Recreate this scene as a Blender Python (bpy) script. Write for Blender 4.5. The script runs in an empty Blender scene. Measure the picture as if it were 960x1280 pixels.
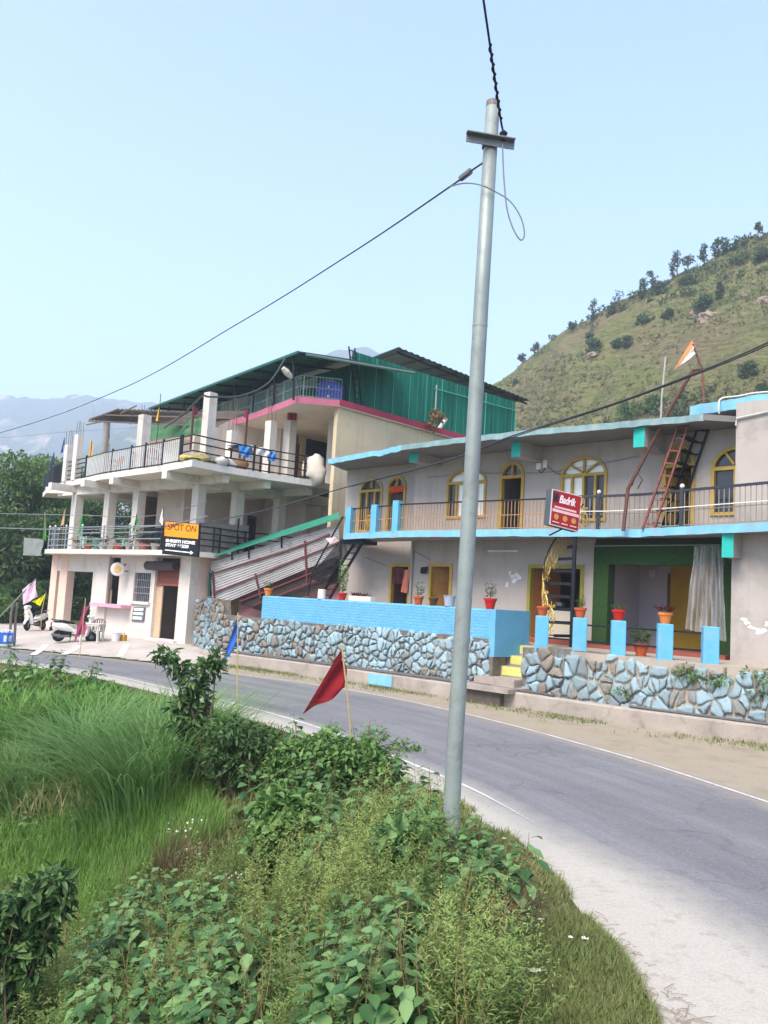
import bpy, math, random
import numpy as np
from mathutils import Vector as V, noise as mnoise
from mathutils.geometry import tessellate_polygon
R = random.Random(7)
NR = np.random.default_rng(11)
SC = bpy.context.scene
COL = SC.collection
rad = math.radians

# ------------------------------------------------------------------ camera
F = 1080.0; PITCH = rad(5.85); ROLL = rad(3.25); EYE = 2.5
_fw = V((0, math.cos(PITCH), math.sin(PITCH))); _r0 = V((1, 0, 0)); _u0 = _r0.cross(_fw)
_cr, _sr = math.cos(ROLL), math.sin(ROLL)
_up = _u0*_cr - _r0*_sr; _rt = _r0*_cr + _u0*_sr
CAM = V((0, 0, EYE))
def ray(px, py): return _fw + _rt*((px-480)/F) + _up*((640-py)/F)
def Z(px, py, z):
    r = ray(px, py); return CAM + r*((z-EYE)/r.z)
def D(px, py, d):
    r = ray(px, py); return CAM + r*(d/r.y)          # point at distance d along the ground direction Y
def proj(p):
    d = V(p)-CAM; z = d.dot(_fw)
    return 480+F*d.dot(_rt)/z, 640-F*d.dot(_up)/z
cd = bpy.data.cameras.new('camera'); co = bpy.data.objects.new('camera', cd); COL.objects.link(co)
from mathutils import Matrix
co.matrix_world = Matrix(((_rt.x, _up.x, -_fw.x, 0), (_rt.y, _up.y, -_fw.y, 0), (_rt.z, _up.z, -_fw.z, EYE), (0, 0, 0, 1)))
cd.sensor_fit = 'HORIZONTAL'; cd.sensor_width = 36; cd.lens = 36*F/960
cd.clip_start = .05; cd.clip_end = 20000
SC.camera = co

# ------------------------------------------------------------------ materials
def lin(h):
    h = h.lstrip('#'); o = []
    for i in (0, 2, 4):
        c = int(h[i:i+2], 16)/255; o.append(c/12.92 if c <= .04045 else ((c+.055)/1.055)**2.4)
    return tuple(o)
MATS = {}
def nd(nt, t, **kw):
    n = nt.nodes.new(t)
    for k, v in kw.items(): setattr(n, k, v)
    return n
def base(name, rough=.8, spec=.3, metal=0):
    m = bpy.data.materials.new(name); m.use_nodes = True
    nt = m.node_tree; b = nt.nodes['Principled BSDF']
    b.inputs['Roughness'].default_value = rough; b.inputs['Metallic'].default_value = metal
    b.inputs['Specular IOR Level'].default_value = spec
    return m, nt, b
def mixc(nt, fac, a, b):
    n = nd(nt, 'ShaderNodeMix', data_type='RGBA')
    for sock, v in ((n.inputs[0], fac), (n.inputs[6], a), (n.inputs[7], b)):
        if hasattr(v, 'is_linked'): nt.links.new(v, sock)
        elif isinstance(v, (int, float)): sock.default_value = v
        else: sock.default_value = (*v[:3], 1)
    return n.outputs[2]
def noise(nt, scale, detail=5, rough=.6, vec=None, dist=0):
    n = nd(nt, 'ShaderNodeTexNoise'); n.inputs['Scale'].default_value = scale
    n.inputs['Detail'].default_value = detail; n.inputs['Roughness'].default_value = rough; n.inputs['Distortion'].default_value = dist
    if vec is None: vec = pos(nt)
    nt.links.new(vec, n.inputs['Vector']); return n.outputs['Fac']
def pos(nt, sc=None):
    g = nd(nt, 'ShaderNodeNewGeometry').outputs['Position']
    if sc:
        m = nd(nt, 'ShaderNodeVectorMath', operation='MULTIPLY'); nt.links.new(g, m.inputs[0]); m.inputs[1].default_value = sc; return m.outputs[0]
    return g
def ramp(nt, f, a, b):
    n = nd(nt, 'ShaderNodeMapRange'); nt.links.new(f, n.inputs[0]); n.inputs[1].default_value = a; n.inputs[2].default_value = b
    return n.outputs[0]
def math2(nt, op, a, b):
    n = nd(nt, 'ShaderNodeMath', operation=op)
    for i, v in enumerate((a, b)):
        if hasattr(v, 'is_linked'): nt.links.new(v, n.inputs[i])
        else: n.inputs[i].default_value = v
    return n.outputs[0]
def bump(nt, b, h, strength=.3, dist=.02):
    n = nd(nt, 'ShaderNodeBump'); n.inputs['Strength'].default_value = strength; n.inputs['Distance'].default_value = dist
    nt.links.new(h, n.inputs['Height']); nt.links.new(n.outputs[0], b.inputs['Normal'])
def sc_(c, k): return tuple(min(1, x*k) for x in c)
def M(name, col, rough=.8, var=.12, scale=2.0, stain=None, stain_amt=.5, stain_scale=.9, bmp=.15, bscale=30, metal=0, spec=.3, streak=0):
    """general painted / plain surface: soft colour variation, optional stains, fine bump"""
    if name in MATS: return MATS[name]
    c = lin(col) if isinstance(col, str) else col
    m, nt, b = base(name, rough, spec, metal)
    f = noise(nt, scale, 6)
    out = mixc(nt, ramp(nt, f, .3, .7), sc_(c, 1-var), sc_(c, 1+var))
    if stain:
        s = lin(stain) if isinstance(stain, str) else stain
        g = noise(nt, stain_scale, 8, .7, dist=.6)
        g2 = math2(nt, 'MULTIPLY', ramp(nt, g, .52, .72), stain_amt)
        out = mixc(nt, g2, out, s)
        if streak:
            g3 = noise(nt, 1, 6, .65, vec=pos(nt, (2.6, 2.6, .22))); out = mixc(nt, math2(nt, 'MULTIPLY', ramp(nt, g3, .52, .74), streak), out, s)
    nt.links.new(out, b.inputs['Base Color'])
    if bmp: bump(nt, b, noise(nt, bscale, 4), bmp, .02)
    MATS[name] = m; return m
def leafmat(name, c1, c2, rough=.55, trans=.35):
    if name in MATS: return MATS[name]
    m = bpy.data.materials.new(name); m.use_nodes = True; nt = m.node_tree; b = nt.nodes['Principled BSDF']
    b.inputs['Roughness'].default_value = rough; b.inputs['Specular IOR Level'].default_value = .25
    a = nd(nt, 'ShaderNodeAttribute', attribute_name='var')
    a1 = lin(c1) if isinstance(c1, str) else c1; a2 = lin(c2) if isinstance(c2, str) else c2
    out = mixc(nt, a.outputs['Fac'], a1, a2); nt.links.new(out, b.inputs['Base Color'])
    t = nd(nt, 'ShaderNodeBsdfTranslucent'); nt.links.new(out, t.inputs['Color'])
    mx = nd(nt, 'ShaderNodeMixShader'); mx.inputs[0].default_value = trans
    nt.links.new(b.outputs[0], mx.inputs[1]); nt.links.new(t.outputs[0], mx.inputs[2])
    nt.links.new(mx.outputs[0], nt.nodes['Material Output'].inputs['Surface'])
    MATS[name] = m; return m

# ------------------------------------------------------------------ objects
def tag(o, label=None, cat=None, group=None, kind=None):
    if label: o['label'] = label
    if cat: o['category'] = cat
    if group: o['group'] = group
    if kind: o['kind'] = kind
    return o
def empty(name, loc, label, cat, group=None):
    o = bpy.data.objects.new(name, None); COL.objects.link(o); o.location = loc; o.empty_display_size = .2
    return tag(o, label, cat, group)
def wloc(o):
    l = V((0, 0, 0))
    while o: l = l+o.location; o = o.parent
    return l
def link_mesh(name, me, mat, parent=None, origin=None, smooth=False):
    o = bpy.data.objects.new(name, me); COL.objects.link(o)
    if mat: me.materials.append(mat)
    if parent: o.parent = parent
    elif origin is not None: o.location = origin
    if smooth: me.polygons.foreach_set('use_smooth', [True]*len(me.polygons))
    return o
def copy_tree(o, parent=None):
    c = o.copy(); COL.objects.link(c)
    if parent: c.parent = parent
    for ch in [x for x in COL.objects if x.parent == o]: copy_tree(ch, c)
    return c
class Fac:
    """a vertical facade plane: u along it, o outwards (towards the road), z up"""
    def __init__(s, p, d):
        s.p = V((p[0], p[1], 0)); s.d = V((d[0], d[1], 0)).normalized(); s.n = V((s.d.y, -s.d.x, 0))
    def w(s, u, o, z): return s.p + s.d*u + s.n*o + V((0, 0, z))
    def px(s, x, y, o=0):
        r = ray(x, y); t = ((s.p+s.n*o)-CAM).dot(s.n)/r.dot(s.n); q = CAM+r*t
        return (q-s.p).dot(s.d), q.z
    def u(s, x, y, o=0): return s.px(x, y, o)[0]
class MB:
    def __init__(s): s.v = []; s.f = []
    def add(s, vs, fs):
        k = len(s.v); s.v += [V(p) for p in vs]; s.f += [[i+k for i in f] for f in fs]; return s
    def hexa(s, a):   # 8 points: bottom 4 ccw, top 4 ccw
        return s.add(a, [(3, 2, 1, 0), (4, 5, 6, 7), (0, 1, 5, 4), (1, 2, 6, 5), (2, 3, 7, 6), (3, 0, 4, 7)])
    def box(s, a, b):
        x0, y0, z0 = a; x1, y1, z1 = b
        return s.hexa([(x0, y0, z0), (x1, y0, z0), (x1, y1, z0), (x0, y1, z0), (x0, y0, z1), (x1, y0, z1), (x1, y1, z1), (x0, y1, z1)])
    def fbox(s, f, u0, u1, o0, o1, z0, z1):
        return s.hexa([f.w(u0, o1, z0), f.w(u1, o1, z0), f.w(u1, o0, z0), f.w(u0, o0, z0), f.w(u0, o1, z1), f.w(u1, o1, z1), f.w(u1, o0, z1), f.w(u0, o0, z1)])
    def bar(s, p, q, w, h=None, upv=None):
        p = V(p); q = V(q); h = h or w; d = (q-p).normalized()
        upv = V(upv) if upv else (V((0, 0, 1)) if abs(d.z) < .9 else V((.7, -.7, 0)))
        a = d.cross(upv).normalized()*(w/2); b = a.cross(d).normalized()*(h/2)
        return s.hexa([p-a-b, p+a-b, q+a-b, q-a-b, p-a+b, p+a+b, q+a+b, q-a+b])
    def tube(s, pts, r, n=8, cap=True):
        pts = [V(p) for p in pts]; rs = r if isinstance(r, (list, tuple)) else [r]*len(pts); k = len(s.v)
        prev = None
        for i, p in enumerate(pts):
            d = (pts[min(i+1, len(pts)-1)]-pts[max(i-1, 0)]).normalized()
            if prev is None: a = d.orthogonal().normalized()
            else: a = (prev-d*prev.dot(d)); a = a.normalized() if a.length > 1e-6 else d.orthogonal().normalized()
            prev = a; b = d.cross(a)
            for j in range(n):
                t = 2*math.pi*j/n; s.v.append(p+(a*math.cos(t)+b*math.sin(t))*rs[i])
        for i in range(len(pts)-1):
            for j in range(n):
                s.f.append([k+i*n+j, k+i*n+(j+1) % n, k+(i+1)*n+(j+1) % n, k+(i+1)*n+j])
        if cap:
            s.f.append([k+j for j in range(n)][::-1]); s.f.append([k+(len(pts)-1)*n+j for j in range(n)])
        return s
    def prism(s, poly, z0, z1):      # poly: list of xy
        n = len(poly); a = sum(poly[i][0]*poly[(i+1) % n][1]-poly[(i+1) % n][0]*poly[i][1] for i in range(n))
        if a < 0: poly = poly[::-1]
        k = len(s.v)
        s.v += [V((p[0], p[1], z0)) for p in poly]+[V((p[0], p[1], z1)) for p in poly]
        for t in tessellate_polygon([[V((p[0], p[1], 0)) for p in poly]]):
            t = list(t)
            A, B, Cc = (poly[i] for i in t)
            if (B[0]-A[0])*(Cc[1]-A[1])-(B[1]-A[1])*(Cc[0]-A[0]) < 0: t = t[::-1]
            s.f.append([k+i for i in t[::-1]]); s.f.append([k+n+i for i in t])
        for i in range(n): s.f.append([k+i, k+(i+1) % n, k+n+(i+1) % n, k+n+i])
        return s
    def slabpoly(s, pts, th):        # any planar 3D polygon with a thickness downwards
        n = len(pts); k = len(s.v); pts = [V(p) for p in pts]
        s.v += pts+[p-V((0, 0, th)) for p in pts]
        for t in tessellate_polygon([pts]): s.f.append([k+i for i in t]); s.f.append([k+n+i for i in t][::-1])
        for i in range(n): s.f.append([k+(i+1) % n, k+i, k+n+i, k+n+(i+1) % n])
        return s
    def fstrip(s, f, pts, w, o0, o1, closed=False):
        """a flat band of width w inside a polyline in the facade plane (frames, arches)"""
        n = len(pts); P = [V((a, b, 0)) for a, b in pts]; inn = []
        for i in range(n):
            d0 = (P[i]-P[i-1]) if (i > 0 or closed) else (P[1]-P[0])
            d1 = (P[(i+1) % n]-P[i]) if (i < n-1 or closed) else d0
            d0.normalize(); d1.normalize()
            n0 = V((d0.y, -d0.x, 0)); n1 = V((d1.y, -d1.x, 0)); m = (n0+n1)
            m = m/max(.35, m.dot(n0)) if m.length > 1e-6 else n0
            inn.append(P[i]+m*w)
        for i in range(n if closed else n-1):
            j = (i+1) % n; a, b, c, d = P[i], P[j], inn[j], inn[i]
            s.hexa([f.w(q.x, o1, q.y) for q in (a, b, c, d)]+[f.w(q.x, o0, q.y) for q in (a, b, c, d)])
        return s
    def wall(s, f, u0, u1, z0, z1, holes, o0=-.22, o1=0.):
        """wall with rectangular or arched holes: (u0,u1,z0,z1[,spring])"""
        us = sorted({u0, u1, *[h[0] for h in holes], *[h[1] for h in holes]}); zs = sorted({z0, z1, *[h[2] for h in holes], *[h[3] for h in holes]})
        us = [u for u in us if u0 <= u <= u1]; zs = [z for z in zs if z0 <= z <= z1]
        def inh(u, z): return any(h[0] < u < h[1] and h[2] < z < h[3] for h in holes)
        for i in range(len(us)-1):
            for j in range(len(zs)-1):
                a, b, c, d = us[i], us[i+1], zs[j], zs[j+1]
                if inh((a+b)/2, (c+d)/2): continue
                s.add([f.w(a, o1, c), f.w(b, o1, c), f.w(b, o1, d), f.w(a, o1, d)], [(0, 1, 2, 3)])
                s.add([f.w(a, o0, c), f.w(b, o0, c), f.w(b, o0, d), f.w(a, o0, d)], [(3, 2, 1, 0)])
        for a, b, c, d in ((u0, u1, z0, z0), (u0, u1, z1, z1), (u0, u0, z0, z1), (u1, u1, z0, z1)):
            s.add([f.w(a, o0, c), f.w(b, o0, d if a == b else c), f.w(b, o1, d if a == b else c), f.w(a, o1, c)], [(0, 1, 2, 3)])
        for h in holes:
            a, b, c, d = h[:4]; top = d
            if len(h) > 4 and h[4] is not None:
                sp = h[4]; top = sp; arc = archpts(a, b, sp, d, 10); m = len(arc)//2
                for o, fl in ((o1, False), (o0, True)):
                    for half, cor in ((arc[:m+1], (a, d)), (arc[m:], (b, d))):
                        pts = [f.w(cor[0], o, cor[1])]+[f.w(u, o, z) for u, z in half]
                        for k in range(1, len(pts)-1): s.add([pts[0], pts[k], pts[k+1]], [(0, 1, 2) if fl else (2, 1, 0)])
                for k in range(len(arc)-1):
                    s.add([f.w(arc[k][0], o1, arc[k][1]), f.w(arc[k+1][0], o1, arc[k+1][1]), f.w(arc[k+1][0], o0, arc[k+1][1]), f.w(arc[k][0], o0, arc[k][1])], [(0, 1, 2, 3)])
            else: s.add([f.w(a, o1, d), f.w(b, o1, d), f.w(b, o0, d), f.w(a, o0, d)], [(0, 1, 2, 3)])
            s.add([f.w(a, o1, c), f.w(a, o1, top), f.w(a, o0, top), f.w(a, o0, c)], [(0, 1, 2, 3)])
            s.add([f.w(b, o1, c), f.w(b, o1, top), f.w(b, o0, top), f.w(b, o0, c)], [(3, 2, 1, 0)])
            if c > z0: s.add([f.w(a, o1, c), f.w(b, o1, c), f.w(b, o0, c), f.w(a, o0, c)], [(3, 2, 1, 0)])
        return s
    def lathe(s, c, prof, n=14, ax=None):
        """profile [(r,z)] turned about a vertical (or ax) axis at c"""
        c = V(c); k = len(s.v); ax = V(ax).normalized() if ax else V((0, 0, 1)); a = ax.orthogonal().normalized(); b = ax.cross(a)
        for r, z in prof:
            for j in range(n):
                t = 2*math.pi*j/n; s.v.append(c+ax*z+(a*math.cos(t)+b*math.sin(t))*r)
        for i in range(len(prof)-1):
            for j in range(n): s.f.append([k+i*n+j, k+i*n+(j+1) % n, k+(i+1)*n+(j+1) % n, k+(i+1)*n+j])
        s.f.append([k+j for j in range(n)][::-1]); s.f.append([k+(len(prof)-1)*n+j for j in range(n)]); return s
    def build(s, name, mat, parent=None, origin=None, smooth=False, rnd=0):
        if parent: off = wloc(parent)
        elif origin is not None: off = V(origin)
        else:
            xs = [p.x for p in s.v]; ys = [p.y for p in s.v]; off = V(((min(xs)+max(xs))/2, (min(ys)+max(ys))/2, min(p.z for p in s.v)))
        me = bpy.data.meshes.new(name); me.from_pydata([p-off for p in s.v], [], s.f); me.validate(); me.update()
        return link_mesh(name, me, mat, parent, off, smooth)
def archpts(a, b, sp, top, n=10):
    c = (a+b)/2; r = (b-a)/2
    return [(c-r*math.cos(math.pi*k/n), sp+(top-sp)*math.sin(math.pi*k/n)) for k in range(n+1)]
def npmesh(name, verts, quads, mat, parent=None, var=None, smooth=False, origin=None, tris=False):
    """fast mesh from numpy arrays; var: one value per face"""
    k = 3 if tris else 4
    off = np.array(wloc(parent) if parent else (origin if origin is not None else (0, 0, 0)), float)
    me = bpy.data.meshes.new(name); nv = len(verts); nf = len(quads)
    me.vertices.add(nv); me.vertices.foreach_set('co', (verts-off).astype(np.float32).ravel())
    me.loops.add(nf*k); me.loops.foreach_set('vertex_index', quads.astype(np.int32).ravel())
    me.polygons.add(nf); me.polygons.foreach_set('loop_start', np.arange(0, nf*k, k, dtype=np.int32))
    me.update(calc_edges=True)
    if var is not None:
        at = me.attributes.new('var', 'FLOAT', 'FACE'); at.data.foreach_set('value', np.asarray(var, np.float32))
    return link_mesh(name, me, mat, parent, V(off), smooth)
def leaves(P, N, T, L, W, fold=.25, curl=.15):
    """one folded leaf (4 quads -> 2 quads) at each P: N up-normal, T direction of the midrib"""
    n = len(P); T = T/np.linalg.norm(T, axis=1, keepdims=True); S = np.cross(N, T); S /= np.linalg.norm(S, axis=1, keepdims=True)+1e-9; Nn = np.cross(T, S)
    L = np.broadcast_to(L, n)[:, None]; W = np.broadcast_to(W, n)[:, None]
    def pt(t, s): return P+T*L*t+S*W*s*.5+Nn*(W*fold*abs(s)-L*curl*t*t)
    vs = np.stack([P, pt(.5, 0), pt(1, 0)]+[pt(t, s*k) for s in (1, -1) for t, k in ((.14, .72), (.46, .92), (.78, .44))], 1).reshape(-1, 3); b = np.arange(n)[:, None]*9
    q = np.concatenate([b+np.array([f]) for f in ([0, 1, 4, 3], [1, 2, 5, 4], [0, 6, 7, 1], [1, 7, 8, 2])], 1).reshape(-1, 4)
    return vs, q
def unit(n): 
    v = NR.normal(size=(n, 3)); return v/np.linalg.norm(v, axis=1, keepdims=True)
def text_mesh(name, txt, size, mat, parent, o, right, upv, bold=0, xs=1, ext=.004, shear=0, align='LEFT'):
    cu = bpy.data.curves.new(name, 'FONT'); cu.body = txt; cu.size = size; cu.extrude = ext; cu.offset = bold; cu.align_x = align; cu.shear = shear
    t = bpy.data.objects.new(name, cu); COL.objects.link(t)
    bpy.context.view_layer.update()
    me = bpy.data.meshes.new_from_object(t.evaluated_get(bpy.context.evaluated_depsgraph_get())); bpy.data.objects.remove(t)
    right = V(right).normalized(); upv = V(upv).normalized(); nn = right.cross(upv); off = wloc(parent)
    for v in me.vertices:
        c = v.co.copy(); v.co = V(o)+right*c.x*xs+upv*c.y+nn*c.z-off
    me.materials.clear(); me.update()
    return link_mesh(name, me, mat, parent)
def cat_rom(pts, n=8):
    pts = [V((p[0], p[1], p[2] if len(p) > 2 else 0)) for p in pts]; out = []
    for i in range(len(pts)-1):
        p0, p1, p2, p3 = pts[max(i-1, 0)], pts[i], pts[i+1], pts[min(i+2, len(pts)-1)]
        for k in range(n):
            t = k/n
            out.append(.5*((2*p1)+(p2-p0)*t+(2*p0-5*p1+4*p2-p3)*t*t+(3*p1-p0-3*p2+p3)*t**3))
    out.append(pts[-1]); return out
def resample(pts, n):
    L = [0]
    for i in range(1, len(pts)): L.append(L[-1]+(pts[i]-pts[i-1]).length)
    out = []; j = 0
    for k in range(n):
        d = L[-1]*k/(n-1)
        while j < len(L)-2 and L[j+1] < d: j += 1
        t = (d-L[j])/max(1e-9, L[j+1]-L[j]); out.append(pts[j].lerp(pts[j+1], min(1, t)))
    return out
# ------------------------------------------------------------------ world, sun, view
SUN_EL, SUN_AZ = 50.0, 214.0      # azimuth clockwise from +Y: behind the camera on its left
w = bpy.data.worlds.new('World'); SC.world = w; w.use_nodes = True
wn = w.node_tree; bg = wn.nodes['Background']
sky = nd(wn, 'ShaderNodeTexSky', sky_type='NISHITA'); sky.sun_disc = False
sky.sun_elevation = rad(SUN_EL); sky.sun_rotation = rad(SUN_AZ); sky.air_density = 1.0; sky.dust_density = 2.4; sky.ozone_density = 1.2; sky.altitude = 900
wn.links.new(sky.outputs[0], bg.inputs[0]); bg.inputs[1].default_value = .099
sl = bpy.data.lights.new('sun', 'SUN'); sl.energy = 1.65; sl.angle = rad(32); sl.color = (1, .89, .76)
so = bpy.data.objects.new('sun', sl); COL.objects.link(so)
sd = V((math.sin(rad(SUN_AZ))*math.cos(rad(SUN_EL)), math.cos(rad(SUN_AZ))*math.cos(rad(SUN_EL)), math.sin(rad(SUN_EL))))
so.rotation_euler = sd.to_track_quat('Z', 'Y').to_euler()
vs = SC.view_settings; vs.view_transform = 'Standard'; vs.look = 'None'; vs.exposure = 2.2; vs.gamma = 1
SC.cycles.volume_bounces = 1; SC.cycles.max_bounces = 6; SC.cycles.transparent_max_bounces = 8
SC.cycles.use_denoising = True

# ------------------------------------------------------------------ road lines in plan (world metres)
NEAR = cat_rom([(-60, 34), (-36, 33.5), (-22, 31), (-11.9, 27.1), (-7.9, 24.6), (-5.24, 21.8), (-3.55, 20), (-1.2, 16.8), (.78, 13.0), (1.32, 11.8), (1.72, 10.55), (2.12, 9.3), (2.5, 8.1), (2.72, 7.0), (2.82, 5.7), (2.7, 3.5), (2.2, 0), (1, -5), (-3, -14), (-9, -26)], 8)
FAR = cat_rom([(-60, 40), (-36, 39), (-22, 36), (-13.2, 31.6), (-9, 29.9), (-4.9, 27.5), (-.75, 24.4), (2.2, 20.5), (4.3, 16.4), (5.45, 13.3), (6.3, 10), (6.6, 6), (6.3, 1), (5, -5), (1, -15), (-5, -27)], 8)
EDGE = cat_rom([(-60, 33.6), (-36, 33), (-22, 30.5), (-12.1, 26.7), (-8.2, 24.2), (-5.5, 21.4), (-3.9, 19.6), (-1.55, 16.3), (.45, 12.8), (1.05, 11.35), (1.5, 9.85), (1.78, 8.45), (1.93, 7.4), (1.97, 6.4), (1.9, 5.5), (1.6, 3.5), (1, 0), (-.4, -5), (-4.3, -13), (-10, -25)], 8)
KERB = cat_rom([(-6.3, 31.25), (-4.6, 29.75), (-.8, 26.3), (1.4, 24.15), (3.5, 22.1), (5.4, 20.1), (8.1, 17.9), (11.5, 15.6), (16, 13)], 8)
EA = np.array([(p.x, p.y) for p in EDGE])
def edge_s(x, y):
    """signed distance outside the grass edge (positive on the bank)"""
    x = np.asarray(x, float); y = np.asarray(y, float); sh = x.shape; q = np.stack([x.ravel(), y.ravel()], 1)
    best = np.full(len(q), 1e9); sg = np.zeros(len(q))
    for i in range(len(EA)-1):
        a, b = EA[i], EA[i+1]; d = b-a; L2 = d@d; t = np.clip(((q-a)@d)/L2, 0, 1); c = q-(a+t[:, None]*d); dd = (c**2).sum(1)
        m = dd < best; best[m] = dd[m]; sg[m] = np.sign(d[0]*c[m, 1]-d[1]*c[m, 0])
    return (-sg*np.sqrt(best)).reshape(sh)
def sstep(t): t = np.clip(t, 0, 1); return t*t*(3-2*t)
def vnoise(x, y, sc, seed=0):
    x = np.asarray(x, float)*sc+seed*17.3; y = np.asarray(y, float)*sc-seed*9.1
    def h(i, j): v = np.sin(i*127.1+j*311.7+seed*74.7)*43758.5453; return v-np.floor(v)
    i = np.floor(x); j = np.floor(y); fx = x-i; fy = y-j; fx = fx*fx*(3-2*fx); fy = fy*fy*(3-2*fy)
    return (h(i, j)*(1-fx)+h(i+1, j)*fx)*(1-fy)+(h(i, j+1)*(1-fx)+h(i+1, j+1)*fx)*fy-.5
def ground_z(x, y):
    x = np.asarray(x, float); y = np.asarray(y, float); s = edge_s(x, y)
    z = -2.1*sstep((s-.15)/6.2)-.045*np.clip(s-6, 0, 60)
    z += np.clip(s*.6, 0, 1)*(vnoise(x, y, .45, 1)*.28+vnoise(x, y, 1.3, 2)*.14+vnoise(x, y, 3.1, 3)*.06)
    # the forecourt of the white guest house climbs a little
    f = sstep(((x+y*0)*0+(y-31.5)+(x+12)*.55)/4.0)*.34
    f = f*sstep((-4.9-x)/2.0); z = np.where(s < -.3, f, z)
    # beyond the forecourt the ground drops to the trees on the left
    dl = sstep((-x-17.5-(y-38)*.15)/9)*sstep((y-34.5)/4); z = z-dl*1.6*(s < -.3)
    # far land falls gently away
    rr = np.sqrt(x*x+y*y); z = z-np.clip(rr-160, 0, 400)*.012
    return z
def axis(lo, hi, step, far, g=1.22):
    a = list(np.arange(lo, hi+1e-6, step)); st = step
    while a[-1] < far: st *= g; a.append(a[-1]+st)
    st = step
    while a[0] > -far: st *= g; a.insert(0, a[0]-st)
    return np.array(a)
gx = axis(-22, 9, .3, 1500); gy = axis(2, 40, .3, 1500)
X, Y = np.meshgrid(gx, gy); Zg = ground_z(X, Y)
gi = np.arange(X.size).reshape(X.shape)
quads = np.stack([gi[:-1, :-1], gi[:-1, 1:], gi[1:, 1:], gi[1:, :-1]], -1).reshape(-1, 4)
m, nt, b = base('soil_and_turf', .95, .1)
n1 = noise(nt, .5, 8, .65); n2 = noise(nt, 6, 6, .7); n3 = noise(nt, 40, 4)
c = mixc(nt, ramp(nt, n1, .4, .62), (.075, .095, .028), (.12, .13, .045)); c = mixc(nt, ramp(nt, n2, .52, .72), c, (.13, .105, .06)); c = mixc(nt, math2(nt, 'MULTIPLY', n3, .4), c, (.05, .07, .02))
nt.links.new(c, b.inputs['Base Color']); bump(nt, b, n3, .6, .05)
go = npmesh('ground', np.stack([X, Y, Zg], -1).reshape(-1, 3), quads, m, smooth=True); tag(go, kind='structure')
def G(px, py):
    """where the view ray through a pixel meets the ground"""
    r = ray(px, py); t0 = 2.0
    for k in range(900):
        t = t0*1.006**k; p = CAM+r*t
        if p.z < float(ground_z(p.x, p.y)): return V((p.x, p.y, float(ground_z(p.x, p.y))))
    return CAM+r*t
def ribbon(name, A, B, n, m_, z, mat, verge=False):
    A = resample(A, n); B = resample(B, n); vsx = []; uvs = []; L = 0
    for i in range(n):
        if i: L += (A[i]-A[i-1]).length
        W = (B[i]-A[i]).length
        for j in range(m_+1):
            p = A[i].lerp(B[i], j/m_); zz = z(p, j/m_) if callable(z) else z
            vsx.append((p.x, p.y, zz)); uvs.append((W*(j/m_-1) if verge else W*j/m_, L, 9.0 if verge else W*(1-j/m_)))
    q = [(i*(m_+1)+j, i*(m_+1)+j+1, (i+1)*(m_+1)+j+1, (i+1)*(m_+1)+j) for i in range(n-1) for j in range(m_)]
    a, b_, c_ = (V(vsx[k]) for k in q[0][:3])
    if (b_-a).cross(c_-b_).z < 0: q = [t[::-1] for t in q]
    o = npmesh(name, np.array(vsx, float), np.array(q), mat, smooth=True)
    at = o.data.attributes.new('ab', 'FLOAT_VECTOR', 'POINT'); at.data.foreach_set('vector', np.array(uvs, np.float32).ravel())
    return o
# road surface: asphalt with pale dust along its edges
m, nt, b = base('asphalt', .85, .25)
at = nd(nt, 'ShaderNodeAttribute', attribute_name='ab'); sp = nd(nt, 'ShaderNodeSeparateXYZ'); nt.links.new(at.outputs['Vector'], sp.inputs[0])
gr = noise(nt, 90, 3, .7); big = noise(nt, .35, 6, .6); med = noise(nt, 2.5, 6, .65)
sv = nd(nt, 'ShaderNodeVectorMath', operation='MULTIPLY'); nt.links.new(at.outputs['Vector'], sv.inputs[0]); sv.inputs[1].default_value = (2.2, .12, 0)
streak = noise(nt, 1, 4, .6, vec=sv.outputs[0])
c = mixc(nt, ramp(nt, gr, .3, .72), (.095, .094, .098), (.235, .23, .23))
c = mixc(nt, math2(nt, 'MULTIPLY', ramp(nt, streak, .42, .66), .55), c, (.25, .245, .245))
c = mixc(nt, math2(nt, 'MULTIPLY', ramp(nt, big, .5, .7), .35), c, (.085, .088, .1)); g4 = noise(nt, 26, 3, .75); c = mixc(nt, math2(nt, 'MULTIPLY', ramp(nt, g4, .58, .74), .6), c, (.36, .35, .345)); c = mixc(nt, math2(nt, 'MULTIPLY', ramp(nt, g4, .42, .27), .6), c, (.05, .05, .055))
vc = nd(nt, 'ShaderNodeTexVoronoi', feature='DISTANCE_TO_EDGE'); vc.inputs['Scale'].default_value = .42; wv = nd(nt, 'ShaderNodeVectorMath', operation='ADD'); nt.links.new(pos(nt), wv.inputs[0]); nz_ = nd(nt, 'ShaderNodeTexNoise'); nz_.inputs['Scale'].default_value = 1.3; nz_.inputs['Detail'].default_value = 6; nt.links.new(pos(nt), nz_.inputs['Vector']); nt.links.new(nz_.outputs['Color'], wv.inputs[1]); nt.links.new(wv.outputs[0], vc.inputs['Vector']); crk = math2(nt, 'MULTIPLY', ramp(nt, vc.outputs['Distance'], .012, .003), math2(nt, 'MULTIPLY', ramp(nt, big, .46, .56), .28)); c = mixc(nt, crk, c, (.045, .045, .05))
dust = (.46, .42, .355)
y_ = nd(nt, 'ShaderNodeSeparateXYZ'); nt.links.new(pos(nt), y_.inputs[0])
wid = ramp(nt, y_.outputs['Y'], 11.5, 5.0)                 # the dusty margin widens towards the viewer
wid = math2(nt, 'ADD', math2(nt, 'MULTIPLY', wid, .42), .06)
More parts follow.
